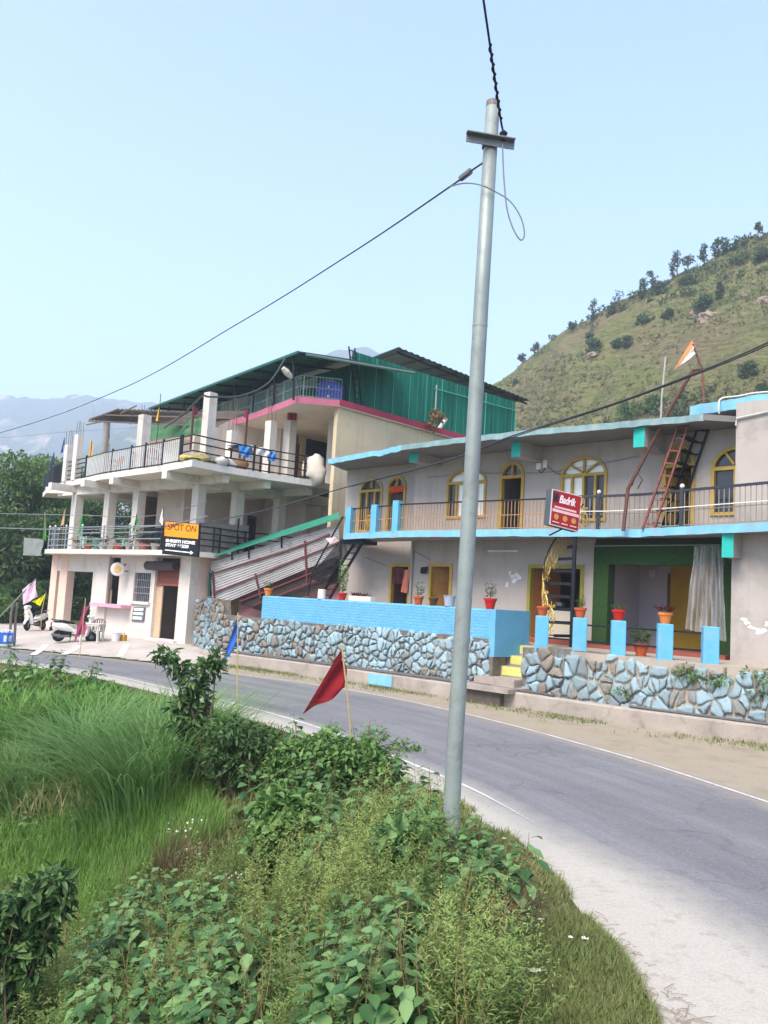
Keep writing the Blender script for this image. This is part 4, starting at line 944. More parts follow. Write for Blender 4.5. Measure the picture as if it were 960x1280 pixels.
# kitchen counter behind the spiral stair
kc = empty('kitchen_counter', WA.w((d3[0]+d3[1])/2, -1.2, TZ+.15), 'white counter with a cream cupboard inside the wide lower doorway', 'counter')
MB().fbox(WA, d3[0]+.35, d3[1]-.75, -1.3, -.55, TZ+.001, TZ+1.02).build('cabinet', M('cream_laminate', '#d8cdb6', .5, .06, 3), kc); MB().fbox(WA, d3[0]+.25, d3[1]-.7, -1.35, -.5, TZ+1.021, TZ+1.08).build('counter_top', M('black_granite', '#2a2a2c', .3), kc)
MB().lathe(WA.w(d3[0]+.55, -.9, TZ+1.082), [(.1, 0), (.17, .04), (.18, .14), (.17, .15), (.14, .05)], 14).build('x', M('steel_utensil', '#b9bcc0', .3, .03, 4, metal=.9)); bpy.data.objects['x'].name = 'steel_bowl'; tag(bpy.data.objects['steel_bowl'], 'steel bowl on the kitchen counter behind the terracotta bowl pot', 'bowl')
# ================================================================== spiral stair, steel stairs, signs on the grey house
gold = M('gold_painted_iron', '#bfa258', .5, .12, 8, metal=.25)
o_ = .95; u_c = WA.u(717, 720, o_); C0 = WA.w(u_c, o_, TZ)
ss = empty('spiral_staircase', C0, 'black spiral staircase with gold scroll balusters before the wide doorway', 'staircase')
MB().tube([C0, C0+V((0, 0, BZ-TZ+.0))], .06, 10).build('centre_pole', iron, ss)
Rr = .84; NS = 9; hs = []
def cyl(a, r, z): return C0+WA.d*(r*math.cos(a))+WA.n*(r*math.sin(a))+V((0, 0, z))
for k in range(NS):
    a = rad(100+k*19); z = (k+1)*(BZ-TZ)/NS-.03
    tr = MB().hexa([cyl(a-.17, .07, z-.03), cyl(a-.17, Rr, z-.03), cyl(a+.17, Rr, z-.03), cyl(a+.17, .07, z-.03), cyl(a-.17, .07, z), cyl(a-.17, Rr, z), cyl(a+.17, Rr, z), cyl(a+.17, .07, z)])
    tr.bar(cyl(a-.17, .07, z-.02), cyl(a-.17, Rr, z-.02), .03, .08); tr.build('tread', iron, ss)
    bz = MB(); p0 = cyl(a, Rr-.02, z); bz.tube([p0, p0+V((0, 0, .9))], .012, 6); hs.append(p0+V((0, 0, .9)))
    tg = V((-math.sin(a), 0, 0)); T_ = (WA.d*-math.sin(a)+WA.n*math.cos(a))
    for sg in (-1, 1):
        bz.tube([p0+V((0, 0, .2))+T_*sg*.01, p0+V((0, 0, .33))+T_*sg*.10, p0+V((0, 0, .45))+T_*sg*.13, p0+V((0, 0, .57))+T_*sg*.10, p0+V((0, 0, .7))+T_*sg*.01], .024, 6)
        bz.tube([p0+V((0, 0, .72))+T_*sg*.02, p0+V((0, 0, .80))+T_*sg*.09, p0+V((0, 0, .77))+T_*sg*.13, p0+V((0, 0, .73))+T_*sg*.09], .02, 5)
        bz.tube([p0+V((0, 0, .18))+T_*sg*.02, p0+V((0, 0, .10))+T_*sg*.09, p0+V((0, 0, .13))+T_*sg*.13, p0+V((0, 0, .17))+T_*sg*.09], .013, 5)
    bz.lathe(p0+V((0, 0, .41)), [(.0, 0), (.03, .02), (.035, .04), (.03, .06), (.0, .08)], 8)
    bz.build('scroll_baluster', gold, ss)
hp = cat_rom(hs, 5); MB().tube(hp, .022, 7).build('handrail', iron, ss)
# steep steel stair to the roof
redrust = M('red_oxide_iron', '#7d4a42', .7, .25, 8)
def wp(x, y, o): u, z = WA.px(x, y, o); return WA.w(u, o, z)
rs = empty('roof_stair', wp(812, 662, .9), 'steep open steel stair of red and black truss sides up to the roof', 'staircase')
sides = []
for nm, o, a0, a1, b0, b1, mt in (('red_truss', .85, (803, 662), (850.5, 524.5), (817.5, 662), (863, 523), redrust), ('black_truss', .12, (826, 662), (874, 530), (843, 662), (888, 529), iron)):
    mb = MB(); A0, A1, B0, B1 = wp(*a0, o), wp(*a1, o), wp(*b0, o), wp(*b1, o)
    mb.bar(A0, A1, .05); mb.bar(B0, B1, .05)
    for k in range(9): t = (k+.5)/9; mb.bar(A0.lerp(A1, t), B0.lerp(B1, t-.015), .04)
    mb.build(nm, mt, rs); sides.append((A0, A1, B0, B1))
for k in range(9):
    t = (k+.55)/9; a, b_ = sides[0][2].lerp(sides[0][3], t), sides[1][0].lerp(sides[1][1], t); MB().bar(a, b_, .2, .03).build('tread', iron, rs)
MB().bar(sides[0][1], sides[1][1], .06).bar(sides[0][3], sides[1][3], .06).build('top_landing', iron, rs)
hl = empty('diagonal_pipe', wp(784, 664, 1.0), 'long brown iron pipe leaning diagonally past the roof edge beside the steel stair', 'pipe')
MB().tube([wp(779, 664, 1.0), wp(785, 611, 1.0), wp(838, 510, 1.0), wp(866, 463, 1.0), wp(878, 461, 1.0)], .052, 8).build('pipe', M('brown_iron', '#63453c', .6, .2, 6), hl)
MB().tube([wp(790, 607, 1.0), wp(796, 590, 1.0), wp(803, 600, 1.0), wp(797, 611, 1.0)], .014, 6).build('scroll', iron, hl); MB().tube([wp(812, 563, 1.0), wp(818, 553, 1.0), wp(822, 563, 1.0)], .014, 6).build('scroll', iron, hl)
MBp = MB().tube([wp(825, 560, -.4), wp(827, 500, -.4), wp(832, 446, -.4)], .025, 7).build('roof_mast', M('pale_grey_metal', '#a8a7a0', .5, .1, 4)); tag(MBp, 'thin pale mast on the roof left of the diagonal pipe', 'mast')
def wave_cloth(name, tl, tr, br, bl, mat, amp=.04, waves=2.0, n=12, parent=None, seed=0):
    tl, tr, br, bl = map(V, (tl, tr, br, bl)); nn = (tr-tl).cross(bl-tl); nn = nn.normalized() if nn.length > 1e-8 else (br-tl).cross(bl-tl).normalized(); vs_ = []
    for j in range(n+1):
        for i in range(n+1):
            s, t = i/n, j/n; p = tl.lerp(tr, s).lerp(bl.lerp(br, s), t)
            vs_.append(p+nn*(math.sin((s+t*.5)*waves*6.28+seed)*amp*s+mnoise.noise(p*3+V((seed, 0, 0)))*amp*s))
    return MB().add(vs_, [(j*(n+1)+i, (j+1)*(n+1)+i, (j+1)*(n+1)+i+1, j*(n+1)+i+1) for j in range(n) for i in range(n)]).build(name, mat, parent, smooth=True)
bam = M('bamboo_stick', '#b39c68', .7, .2, 6)
def flag(stick, poly, d, col, label, sr=.012, name='flag', amp=.05, smat=None, cat='flag', group=None, seed=1, d2=None):
    """stick: pixel points bottom..top, poly: tl,tr,br,bl pixels of the cloth, all at distance d"""
    P = [D(x, y, d) for x, y in stick]; t = empty(name, P[0], label, cat, group)
    MB().tube(P, sr, 7).build('stick', smat or bam, t)
    m_ = M('flag_cloth_'+col.strip('#'), col, .85, .10, 5, bmp=.1) if isinstance(col, str) else col
    wave_cloth('cloth', *[D(x, y, d+(k in (1, 2))*(d2 or 0)) for k, (x, y) in enumerate(poly)], m_, amp, 1.3, 14, t, seed); return t
# tricolour on the roof
m, nt, b = base('tricolour_cloth', .85, .2); sp2 = nd(nt, 'ShaderNodeSeparateXYZ'); g_ = nd(nt, 'ShaderNodeNewGeometry')
mpv = nd(nt, 'ShaderNodeTexCoord'); nt.links.new(mpv.outputs['Generated'], sp2.inputs[0]); 
f_ = math2(nt, 'ADD', math2(nt, 'MULTIPLY', sp2.outputs['X'], .75), math2(nt, 'MULTIPLY', sp2.outputs['Z'], -.75))
c = mixc(nt, math2(nt, 'GREATER_THAN', f_, .05), (.72, .27, .10), (.75, .73, .68)); c = mixc(nt, math2(nt, 'GREATER_THAN', f_, .26), c, (.10, .32, .2)); nt.links.new(c, b.inputs['Base Color'])
flag([(880, 503), (878, 462), (872, 446), (866, 430)], [(865, 424), (871, 442), (868, 444), (843, 462)], 23.2, m, 'small saffron white and green flag on a rusty post above the roof', .03, smat=redrust, amp=.06)
# red board on the balcony edge
sf = Fac(D(706, 637, 20.9), (.86, .51)); cs = [sf.px(*p) for p in ((690, 611), (727, 620.5), (722.5, 665), (686.5, 655.5))]
sg = empty('hotel_sign', sf.w(cs[0][0], 0, cs[0][1]), 'tilted red signboard with white script hung at the edge of the balcony', 'sign')
def sbox(f, c4, o0, o1, name, mat, par):
    pts = [f.w(c4[k][0], o, c4[k][1]) for o in (o0, o1) for k in (3, 2, 1, 0)]
    return MB().hexa([pts[4], pts[5], pts[1], pts[0], pts[7], pts[6], pts[2], pts[3]]).build(name, mat, par)
def lerp2(c4, s, t): # s right, t down
    a = [c4[0][i]+(c4[1][i]-c4[0][i])*s for i in (0, 1)]; b_ = [c4[3][i]+(c4[2][i]-c4[3][i])*s for i in (0, 1)]; return (a[0]+(b_[0]-a[0])*t, a[1]+(b_[1]-a[1])*t)
def srect(s0, s1, t0, t1): return [lerp2(cs, s0, t0), lerp2(cs, s1, t0), lerp2(cs, s1, t1), lerp2(cs, s0, t1)]
sbox(sf, cs, -.2, 0, 'box', M('sign_box_grey', '#4a5357', .5, .08, 5), sg)
sbox(sf, srect(0, 1, 0, 1), .001, .006, 'border', M('sign_white', '#d5cfcf', .5, .05, 5), sg)
sbox(sf, srect(.035, .98, .02, .97), .007, .012, 'face', M('sign_red', (.36, .012, .018), .45, .08, 3), sg)
sbox(sf, srect(.05, .22, .08, .33), .013, .017, 'photo_panel', M('sign_dark_photo', '#2f2731', .5, .5, 9), sg)
pkb = M('sign_pink_white', '#e6bcbc', .5, .06, 8)
sbox(sf, srect(.12, .86, .445, .50), .013, .017, 'text_band', pkb, sg); sbox(sf, srect(.06, .96, .53, .61), .013, .017, 'text_band', pkb, sg)
gs = M('sign_gold', '#c59150', .5, .2, 20)
for s_ in (.2, .5, .8):
    c_ = lerp2(cs, s_, .74); mb = MB(); mb.lathe(sf.w(c_[0], .013, c_[1]), [(.075, 0), (.075, .006), (.02, .007)], 14, ax=sf.n); mb.build('emblem', gs, sg); sbox(sf, srect(s_-.11, s_+.11, .875, .905), .013, .017, 'caption_band', pkb, sg)
rt_ = (sf.w(*[lerp2(cs, 1, .3)[0], 0, lerp2(cs, 1, .3)[1]])-sf.w(*[lerp2(cs, 0, .3)[0], 0, lerp2(cs, 0, .3)[1]])).normalized(); a_ = lerp2(cs, .25, .33)
wsm = M('sign_lettering_white', '#efe6e6', .5, .03, 5)
text_mesh('lettering', 'Badrik', .27, wsm, sg, sf.w(a_[0], .014, a_[1]), rt_, sf.n.cross(rt_), bold=.006, xs=.74, shear=.25)
MB().tube([sf.w(*[lerp2(cs, .55, 1)[0], -.1, lerp2(cs, .55, 1)[1]]), sf.w(lerp2(cs, .3, 1)[0], -.3, lerp2(cs, .3, 1)[1]-.2)], .02, 6).build('bracket', iron, sg)
# black stair at the left end of the house, with netting
bsf = Fac(Z(432, 673, 4.6)+WA.n*-.3, WA.d)
def bp(x, y, o=0): u, z = bsf.px(x, y, o); return bsf.w(u, o, z)
bs = empty('iron_stair', bp(404, 742, .4), 'black iron stair with dark netting at the left end of the grey house', 'staircase')
for o, pts in ((-.1, ((452, 680), (412, 748))), (-.1, ((442.5, 680), (399, 748)))): MB().bar(bp(*pts[0], o), bp(*pts[1], o), .09, .06).build('stringer', iron, bs)
for k in range(9):
    t = (k+.5)/9; MB().bar(bp(442.5-43.5*t, 680+68*t, -.1), bp(452-40*t, 680+68*t, -.1), .12, .03).build('tread', iron, bs)
MB().tube([bp(428, 647, .25), bp(390, 716, .25), bp(385, 745, .25)], .03, 7).tube([bp(428, 647, .25), bp(432, 646, 0), bp(432, 670, 0)], .03, 7).build('handrail', iron, bs)
m, nt, b = base('black_shade_net', .9, .1); b.inputs['Base Color'].default_value = (.012, .012, .014, 1); tr = nd(nt, 'ShaderNodeBsdfTransparent'); mx = nd(nt, 'ShaderNodeMixShader'); mx.inputs[0].default_value = .82
nt.links.new(tr.outputs[0], mx.inputs[1]); nt.links.new(b.outputs[0], mx.inputs[2]); nt.links.new(mx.outputs[0], nt.nodes['Material Output'].inputs['Surface'])
wave_cloth('netting', bp(428, 672, .2), bp(436, 690, .2), bp(404, 730, .25), bp(386, 722, .3), m, .06, 2, 10, bs); wave_cloth('netting', bp(420, 700, .0), bp(425, 700, .0), bp(424, 726, 0), bp(408, 731, .1), m, .06, 2, 10, bs)
MB().fbox(bsf, bsf.u(428, 678), bsf.u(456, 680), -.6, .1, 4.42, 4.55).build('landing', iron, bs)
t = wave_cloth('hanging_cloth', bp(407, 673, .3), bp(424, 671, .3), bp(419, 678, .3), bp(413, 680, .3), M('pale_pink_cloth', '#d9bcc0', .9, .1, 6), .05, 1, 8); tag(t, 'pale pink cloth thrown over the top of the black stair', 'cloth')

# ================================================================== corrugated ramp screen between the houses
m, nt, b = base('corrugated_zinc', .5, .4, .35); zz = nd(nt, 'ShaderNodeSeparateXYZ'); tc = nd(nt, 'ShaderNodeAttribute', attribute_name='ab'); nt.links.new(tc.outputs['Vector'], zz.inputs[0])
c = mixc(nt, ramp(nt, noise(nt, 1.2, 6), .35, .7), (.60, .59, .58), (.47, .45, .44)); c = mixc(nt, math2(nt, 'MULTIPLY', ramp(nt, noise(nt, 2.6, 7, .7), .56, .7), .7), c, (.25, .19, .16)); nt.links.new(c, b.inputs['Base Color']); zinc = m
kf = Fac(V((-6.45, 34.6, 0)), V((-.75, 33.0, 0))-V((-6.45, 34.6, 0)))
def kp(x, y, o=0): u, z = kf.px(x, y, o); return kf.w(u, o, z)
cs_ = empty('corrugated_screen', kp(330, 745), 'sloping grey corrugated sheet screen with dark red rails between the two houses', 'screen')
def corr(tl, tr, br, bl, rows, mat, name, par):
    vs_ = []; n = rows*6
    for j in range(n+1):
        t = j/n; o = .03*math.cos(t*rows*2*math.pi)
        for i in range(9): s = i/8; p = V(tl).lerp(V(tr), s).lerp(V(bl).lerp(V(br), s), t); vs_.append(p+kf.n*o)
    return MB().add(vs_, [(j*9+i, (j+1)*9+i, (j+1)*9+i+1, j*9+i+1) for j in range(n) for i in range(8)]).build(name, mat, par, smooth=True)
corr(kp(263, 703), kp(424, 655), kp(424, 694), kp(266, 760), 17, zinc, 'sheet', cs_)
mr_ = M('maroon_iron', '#6a3a3a', .7, .2, 6)
for a, c_ in (((268, 716), (360, 688)), ((360, 688), (412, 668)), ((266, 742), (330, 716)), ((330, 716), (424, 678)), ((300, 752), (420, 704)), ((316, 757), (422, 715)), ((381, 676), (384, 730)), ((319, 717), (326, 748)), ((266, 714), (268, 748))):
    MB().bar(kp(*a, .07), kp(*c_, .07), .07, .05).build('rail', mr_, cs_)
MB().slabpoly([kp(300, 754, .02), kp(424, 702, .02), kp(424, 726, -.1), kp(330, 764, -.1)], .04).build('ramp', M('dark_brown_soffit', '#4a3f3a', .9, .2, 3), cs_)
wb = MB().fbox(kf, kf.u(300, 740, -.5), kf.u(424, 740, -.5), -.6, -.5, 1.4, kf.px(400, 718, -.5)[1]).build('low_wall', M('dusty_pink_plaster', '#a87a7c', .9, .12, 2), cs_)
gp = [kp(266, 695, .3), kp(424, 647, .3), kp(424, 640, -1.0), kp(300, 680, -1.0)]
MB().slabpoly(gp, .05).build('green_roof_strip', M('green_sheet', (.03, .24, .16), .5, .15, 2, stain=(.15, .2, .17), stain_amt=.4, stain_scale=2), cs_)
for x, yt, yb in ((311, 681, 698), (290, 690, 700), (352, 668, 685)): MB().bar(kp(x, yb, .05), kp(x, yt, .05), .05).build('strut', iron, cs_)
MB().fbox(kf, kf.u(261, 730), kf.u(264, 730), -.1, .05, kf.px(262, 745)[1], kf.px(262, 716)[1]).build('side_panel', M('dark_teal_panel', '#1f4a44', .6), cs_)
# ================================================================== the white guest house on the left
FL = V((-15.25, 41.05, 0)); FC = V((-7.45, 34.35, 0)); F1 = Fac(FL, FC-FL); F2 = Fac(FC, (.70, .714)); L1 = (FC-FL).length
G0 = .34; S1 = 3.80; S1t = 4.0; S2b = 7.05; S2 = 7.3; P3b, P3 = 10.28, 10.5
white = M('white_wash', '#cfc8be', .9, .05, .8, stain='#9c9186', stain_amt=.6, stain_scale=.9, bmp=.2, streak=.35)
peach = M('pale_peach_wash', '#d6b9a8', .9, .06, 1, stain='#cfc4b8', stain_amt=.6, stain_scale=.8)
slabm = M('slab_white', '#d2cbc0', .9, .05, 1, stain='#8f867b', stain_amt=.6, stain_scale=1.3, bmp=.2)
cream = M('cream_wash', '#cbb998', .9, .06, .8, stain='#9d8c70', stain_amt=.5, stain_scale=.7, streak=.4)
greyw = M('pale_pinkish_wash', '#cdc0b5', .9, .06, .8, stain='#968a80', stain_amt=.5)  # pale pinkish wash of the inner walls and rear columns
pinkp = M('pink_edge_paint', '#b5677a', .8, .1, 3, stain='#a2908e', stain_amt=.5, stain_scale=2)
lb = empty('guest_house', FC, 'white three-storey guest house with open curved balconies and a pink upper edge', 'house')
def u1(x, y, o=0): return F1.u(x, y, o)
def z1(x, y, o=0): return F1.px(x, y, o)[1]
# ground floor
gz = .25
uA, uB = u1(121, 760), u1(224, 760)
hA = [u1(133.5, 730), u1(148.5, 730), z1(141, 755), S1-.08]; hB = [u1(167, 735), u1(187.5, 735), z1(177, 752), z1(177, 716)]; hC = [u1(193, 750), u1(221.5, 750), G0+.12, S1-.06]
MB().wall(F1, uA, uB, gz, S1, [hA, hB, hC], -.25, 0).build('wall', white, lb)
MB().fbox(F1, uB, L1, -.35, .09, gz, S1).build('pilaster', white, lb)
MB().fbox(F2, .36, 9.5, -.3, .0, gz-.3, S1).build('side_wall', peach, lb)
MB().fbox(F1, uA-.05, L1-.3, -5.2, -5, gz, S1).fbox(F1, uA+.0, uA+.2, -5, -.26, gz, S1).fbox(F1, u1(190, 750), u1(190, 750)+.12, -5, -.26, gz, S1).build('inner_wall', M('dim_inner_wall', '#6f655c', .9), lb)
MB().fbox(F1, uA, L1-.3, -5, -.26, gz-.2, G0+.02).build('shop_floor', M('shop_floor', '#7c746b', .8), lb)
for x0, x1 in ((59.5, 67), (70.5, 80), (112.5, 120)):
    a, b_ = u1(x0, 760), u1(x1, 760); MB().fbox(F1, a, b_, -.38, .0, gz-.4, S1-.001).build('column', peach if x0 < 100 else white, lb)
MB().fbox(F1, u1(59.5, 760), uA, -.36, -.02, z1(90, 714), S1-.002).build('lintel_beam', white, lb)
MB().fbox(F1, u1(57.5, 780), u1(83, 780), -.55, .12, gz-.4, z1(70, 779)).build('column_base', white, lb)
MB().fbox(F1, u1(119.5, 760), u1(133.4, 760), .003, .10, gz, S1-.005).build('pilaster', white, lb)
# counter with the pink ledge
MB().fbox(F1, u1(113, 757, .45), u1(152.5, 757, .45), .01, .5, z1(130, 758.5, .45), z1(130, 754.5, .45)).build('ledge', M('pink_ledge_paint', '#dc9db0', .7, .08, 5), lb)
MB().fbox(F1, hA[0], hA[1], -.6, -.5, z1(141, 738, -.5), hA[3]).build('blind', M('dark_maroon_blind', '#2b1d22', .8, .1, 4), lb)
MB().fbox(F1, hA[0]+.002, hA[0]+.16, -.2, -.15, hA[2], hA[2]+.6).build('shutter_leaf', cream, lb)
gr_ = MB(); uu = np.linspace(hB[0]+.05, hB[1]-.05, 9)
for u in uu: gr_.bar(F1.w(u, -.05, hB[2]), F1.w(u, -.05, hB[3]), .022)
for z in (hB[2]+.35, (hB[2]+hB[3])/2, hB[3]-.3): gr_.bar(F1.w(hB[0], -.05, z), F1.w(hB[1], -.05, z), .025)
gb = MB().fbox(F1, hB[0], hB[1], -.2, -.17, hB[2], hB[3]).build('window', M('dim_window_glass', '#34363c', .2, .2, 2, bmp=0, spec=.5), lb); gr_.build('grille', M('grey_white_grille', '#8d8f94', .6), gb)
MB().fbox(F1, hB[0]-.1, hB[1]+.1, .002, .09, hB[2]-.12, hB[2]-.01).build('sill', white, gb)
# rolling shutter and shop door
zs0, zs1 = z1(205, 713.5), z1(205, 702); zr = z1(208, 730)
MB().tube([F1.w(hC[0]-.35, .24, (zs0+zs1)/2), F1.w(hC[1]+.08, .24, (zs0+zs1)/2)], (zs1-zs0)/2, 14).build('shutter_drum', M('dark_shutter_drum', '#3a3135', .5, .1, 5), lb)
vs_ = []; nrow = 30
for j in range(nrow+1): z = zs0+.1+(zr-zs0-.1)*j/nrow; o = -.06+.02*math.cos(j*2.1); vs_ += [F1.w(hC[0], o, z), F1.w(hC[1], o, z)]
MB().add(vs_, [(2*j, 2*j+1, 2*j+3, 2*j+2) for j in range(nrow)]).fbox(F1, hC[0], hC[1], -.10, -.02, zr-.07, zr).build('rolling_shutter', M('rust_red_shutter', '#8c5244', .6, .12, 5), lb)
MB().fbox(F1, hC[0], hC[0]+.40, -.14, -.08, G0+.13, zr-.08).build('door_leaf', M('tan_door_panel', '#c4a88a', .7, .1, 3), lb)
MB().fbox(F1, u1(190.5, 750), hC[0], .002, .06, G0+.1, z1(190, 714)).fbox(F1, u1(187, 795), u1(224, 797), -.2, .28, gz-.2, G0+.11).build('door_surround', white, lb)
MB().fbox(F1, u1(197, 796, .285), u1(211, 796, .285), .281, .30, gz, G0+.09).build('pink_patch', M('pink_paint', '#e0a4bb', .8, .1, 5), lb)
# slab of the first floor
e1 = [F1.w(-1.9, -3.5, 0), F1.w(-1.35, -.8, 0), F1.w(-.75, .25, 0), F1.w(.3, .8, 0), F1.w(2.5, .95, 0), F1.w(6, .95, 0), F1.w(L1-.2, .9, 0)]+[FC+F1.n*.75+F2.n*.35]+[F2.w(.5, .6, 0), F2.w(1.2, .45, 0), F2.w(4, .42, 0), F2.w(11, .42, 0)]
e1c = cat_rom(e1, 4)
MB().prism([(p.x, p.y) for p in e1c]+[(p.x, p.y) for p in (F2.w(11, -6, 0), F1.w(3, -8, 0), F1.w(-1.9, -7, 0))], S1, S1t).build('floor_slab', slabm, lb)
# slab of the second floor: plan read from its edge
e2 = [Z(*p, S2) for p in ((53.5, 616), (58, 611), (65, 606), (82, 602), (107, 597), (127, 592.5), (157, 588), (200, 582), (240.6, 574.5), (281, 582.6), (330, 591), (390, 600), (417, 606))]
inner2 = [F2.w(9, -6, 0), F1.w(3, -8.5, 0), F1.w(-2.2, -6, 0)]
MB().prism([(p.x, p.y) for p in e2+inner2], S2b, S2).build('floor_slab', slabm, lb)
def near_e(p, E): return min(resample(E, 300), key=lambda q: (q-p).length)
cols1 = [(90, 4.6), (131, 0), (167, 0)]
for x, _ in cols1:
    u = u1(x, 650); MB().fbox(F1, u-.2, u+.2, -.4, .0, S1t+.0, S2b-.4).build('column', white, lb)
    p = F1.w(u, -.2, 0); q = F1.w(u, (near_e(p, e2)-p).length*.9, 0); 
    a, b_ = F1.w(u, -3, 0), F1.w(u, max(.8, (Z(*[0, 0], 1) and .0)+1.25), 0)
    MB().bar(a+V((0, 0, S2b-.155)), b_+V((0, 0, S2b-.155)), .3, .3).build('cantilever_beam', slabm, lb)
MB().fbox(F1, L1-.42, L1-.02, -.4, .0, S1t, S2b-.4).build('column', white, lb)
for n_ in (F1.n, F2.n):
    c_ = FC-F1.d*.2-F1.n*.2; MB().bar(c_+n_*-2.2+V((0, 0, S2b-.16-(.004 if n_ is F2.n else 0))), c_+n_*1.75+V((0, 0, S2b-.16-(.004 if n_ is F2.n else 0))), .32, .31).build('cantilever_beam', slabm, lb)
for x in (299, 352, 412):
    u = F2.u(x, 650); MB().fbox(F2, u-.2, u+.2, -.4, .0, S1t, S2b-.4).build('column', white, lb)
    MB().bar(F2.w(u, -3, S2b-.155), F2.w(u, 1.75, S2b-.155), .3, .3).build('cantilever_beam', slabm, lb)
for u, v_ in ((-1.0, 4.0), (-.3, .4)):
    MB().bar(F1.w(1.2, -.8, S2b-.157), F1.w(u-.9, .4-v_*.3, S2b-.157), .28, .3).build('cantilever_beam', slabm, lb)
MB().fbox(F1, -.3, L1-.45, -.38, -.02, S2b-.42, S2b-.002).fbox(F2, .0, 10, -.38, -.02, S2b-.42, S2b-.003).build('ring_beam', slabm, lb)
# first-floor rooms
rz0, rz1 = S1t, S2b-.001
bw = -3.2
dh = [[F2.u(308.5, 660, bw), F2.u(319.5, 660, bw), S1t+.01, F2.px(314, 645, bw)[1]], [F2.u(333, 665, bw), F2.u(345.5, 665, bw), S1t+.01, F2.px(339, 643, bw)[1]], [F2.u(357.5, 660, bw), F2.u(375, 660, bw), S1t+.01, F2.px(366, 641.5, bw)[1]]]
MB().wall(F2, 1.6, 11, rz0, rz1, dh, bw-.2, bw).fbox(F2, 1.4, 1.6, -5.4, bw, rz0, rz1).build('inner_wall', greyw, lb)
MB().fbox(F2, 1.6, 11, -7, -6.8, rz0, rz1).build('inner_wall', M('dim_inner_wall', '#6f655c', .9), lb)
for h in dh: MB().fbox(F2, h[0]+.09, h[1]-.09, bw-.16, bw-.1, h[2], h[3]-.09).build('door', M('dark_doorway_fill', '#2c1c1e', .6, .1, 4), lb)  # dark sheets stand in for the shade inside the open doorways
for h in dh: MB().fbox(F2, h[0], h[0]+.08, bw-.15, bw+.02, h[2], h[3]).fbox(F2, h[1]-.08, h[1], bw-.15, bw+.02, h[2], h[3]).fbox(F2, h[0]+.08, h[1]-.08, bw-.15, bw+.02, h[3]-.08, h[3]).build('door_frame', M('dark_brown_frame', '#3b2b26', .7), lb)
MB().fbox(F1, u1(176, 650, -6), L1, -6.2, -6, rz0, rz1).build('inner_wall', greyw, lb)
for u_, o in ((4.1, -4.5), (.6, -4.2), (6.6, -4.4)): MB().fbox(F1, u_, u_+.36, o-.36, o, S1t, S2b-.003).build('column', greyw, lb)
# railings of the first floor
lgrey = M('light_grey_iron', '#8d9498', .45, .1, 6, metal=.3)
def rails(pts, zb, hs, mat, name, posts, rad_=.025, post_r=.035, ph=1.05, cap=False, parent=lb):
    r_ = MB(); pts = [V((p.x, p.y, zb)) for p in pts]
    for h in hs: r_.tube([p+V((0, 0, h)) for p in pts], rad_, 6)
    o = r_.build(name, mat, parent)
    for p in posts:
        ps = MB().tube([V((p.x, p.y, zb)), V((p.x, p.y, zb+ph))], post_r, 8).build('railing_post', mat, o)
        if cap: MB().lathe((p.x, p.y, zb+ph), [(.02, 0), (.05, .03), (.05, .06), (.01, .1)], 8).build('ball_cap', M('white_cap', '#d8d6d2', .4), ps)
    return o
off1 = [p-(p-F1.w(4, -4, 0)).normalized()*.12 for p in e1c]
iS = min(range(len(off1)), key=lambda k: abs(proj(off1[k]+V((0, 0, S1t+.5)))[0]-206) if off1[k].y < 40 else 1e9)
rails(off1[2:iS+1], S1t, (.18, .45, .72, .98), lgrey, 'railing', [off1[k] for k in range(3, iS+1, 2)], ph=1.02, cap=True)
rails(off1[iS:], S1t, (.25, .5, .75, 1.0), iron, 'railing', [off1[k] for k in range(iS, len(off1), 3)], rad_=.03)
t = cloth('grey_sheet', F2, [fp(F2, 248, 653, .2), fp(F2, 311, 657, .2), fp(F2, 309, 684, .2), fp(F2, 249, 691, .2)], M('grey_tarpaulin', '#8a817b', .8, .12, 1.5, stain='#a79f98', stain_amt=.5), nx=20, amp=.03, waves=4, o=.22); tag(t, 'dull grey sheet tied along the first-floor rail right of the orange sign', 'sheet')
# top floor
top_cols = []
def tcol(xb, inw, xt, yt, w_, mat, rebar=0, z0=S2, rnd_=False):
    q = resample(e2, 600); e = min(q, key=lambda p: abs(proj(V((p.x, p.y, S2+.4)))[0]-xb)); w_ *= .84; iw = (F1.w(5, -4, 0)-e); iw.z = 0; p = e+iw.normalized()*inw; p.z = z0; d = p.y; r_ = ray(xb, 560); p.x = (CAM+r_*(d/r_.y)).x; zt = D(xt, yt, d).z; f = Fac((p.x, p.y), F1.d)
    if rnd_: o = MB().tube([p, V((p.x, p.y, zt))], w_, 14).build('column', mat, lb)
    else: o = MB().fbox(f, -w_, w_, -w_*2, 0, z0+.002, zt).build('column', mat, lb)
    if rebar:
        mb = MB()
        for sx in (-1, 1):
            for sy in (.3, 1.7): q = f.w(sx*w_*.6, -sy*w_, zt); mb.tube([q-V((0, 0, .1)), q+V((R.uniform(-.04, .04), 0, rebar*R.uniform(.8, 1.1)))], .012, 5)
        mb.build('rebar', M('rusty_rebar', '#6d5a52', .8), o)
    return p, zt
tcol(253.5, .42, 258, 490, .22, white); tcol(173, .6, 176, 518, .23, white, .4); tcol(131, 1.0, 133.5, 527, .17, M('grey_cement', '#8f8a85', .9, .1, 3), 0, rnd_=True); tcol(94, .6, 98.5, 543, .19, white, .75); tcol(82.5, .8, 86, 556, .17, white, .75)
tcol(285, 3.2, 288, 538, .2, white, 1.4); tcol(333, 2.6, 338, 526, .22, white, 1.4); tcol(357, 3.0, 362, 518, .24, white); tcol(412.5, 1.2, 419, 506, .22, white)
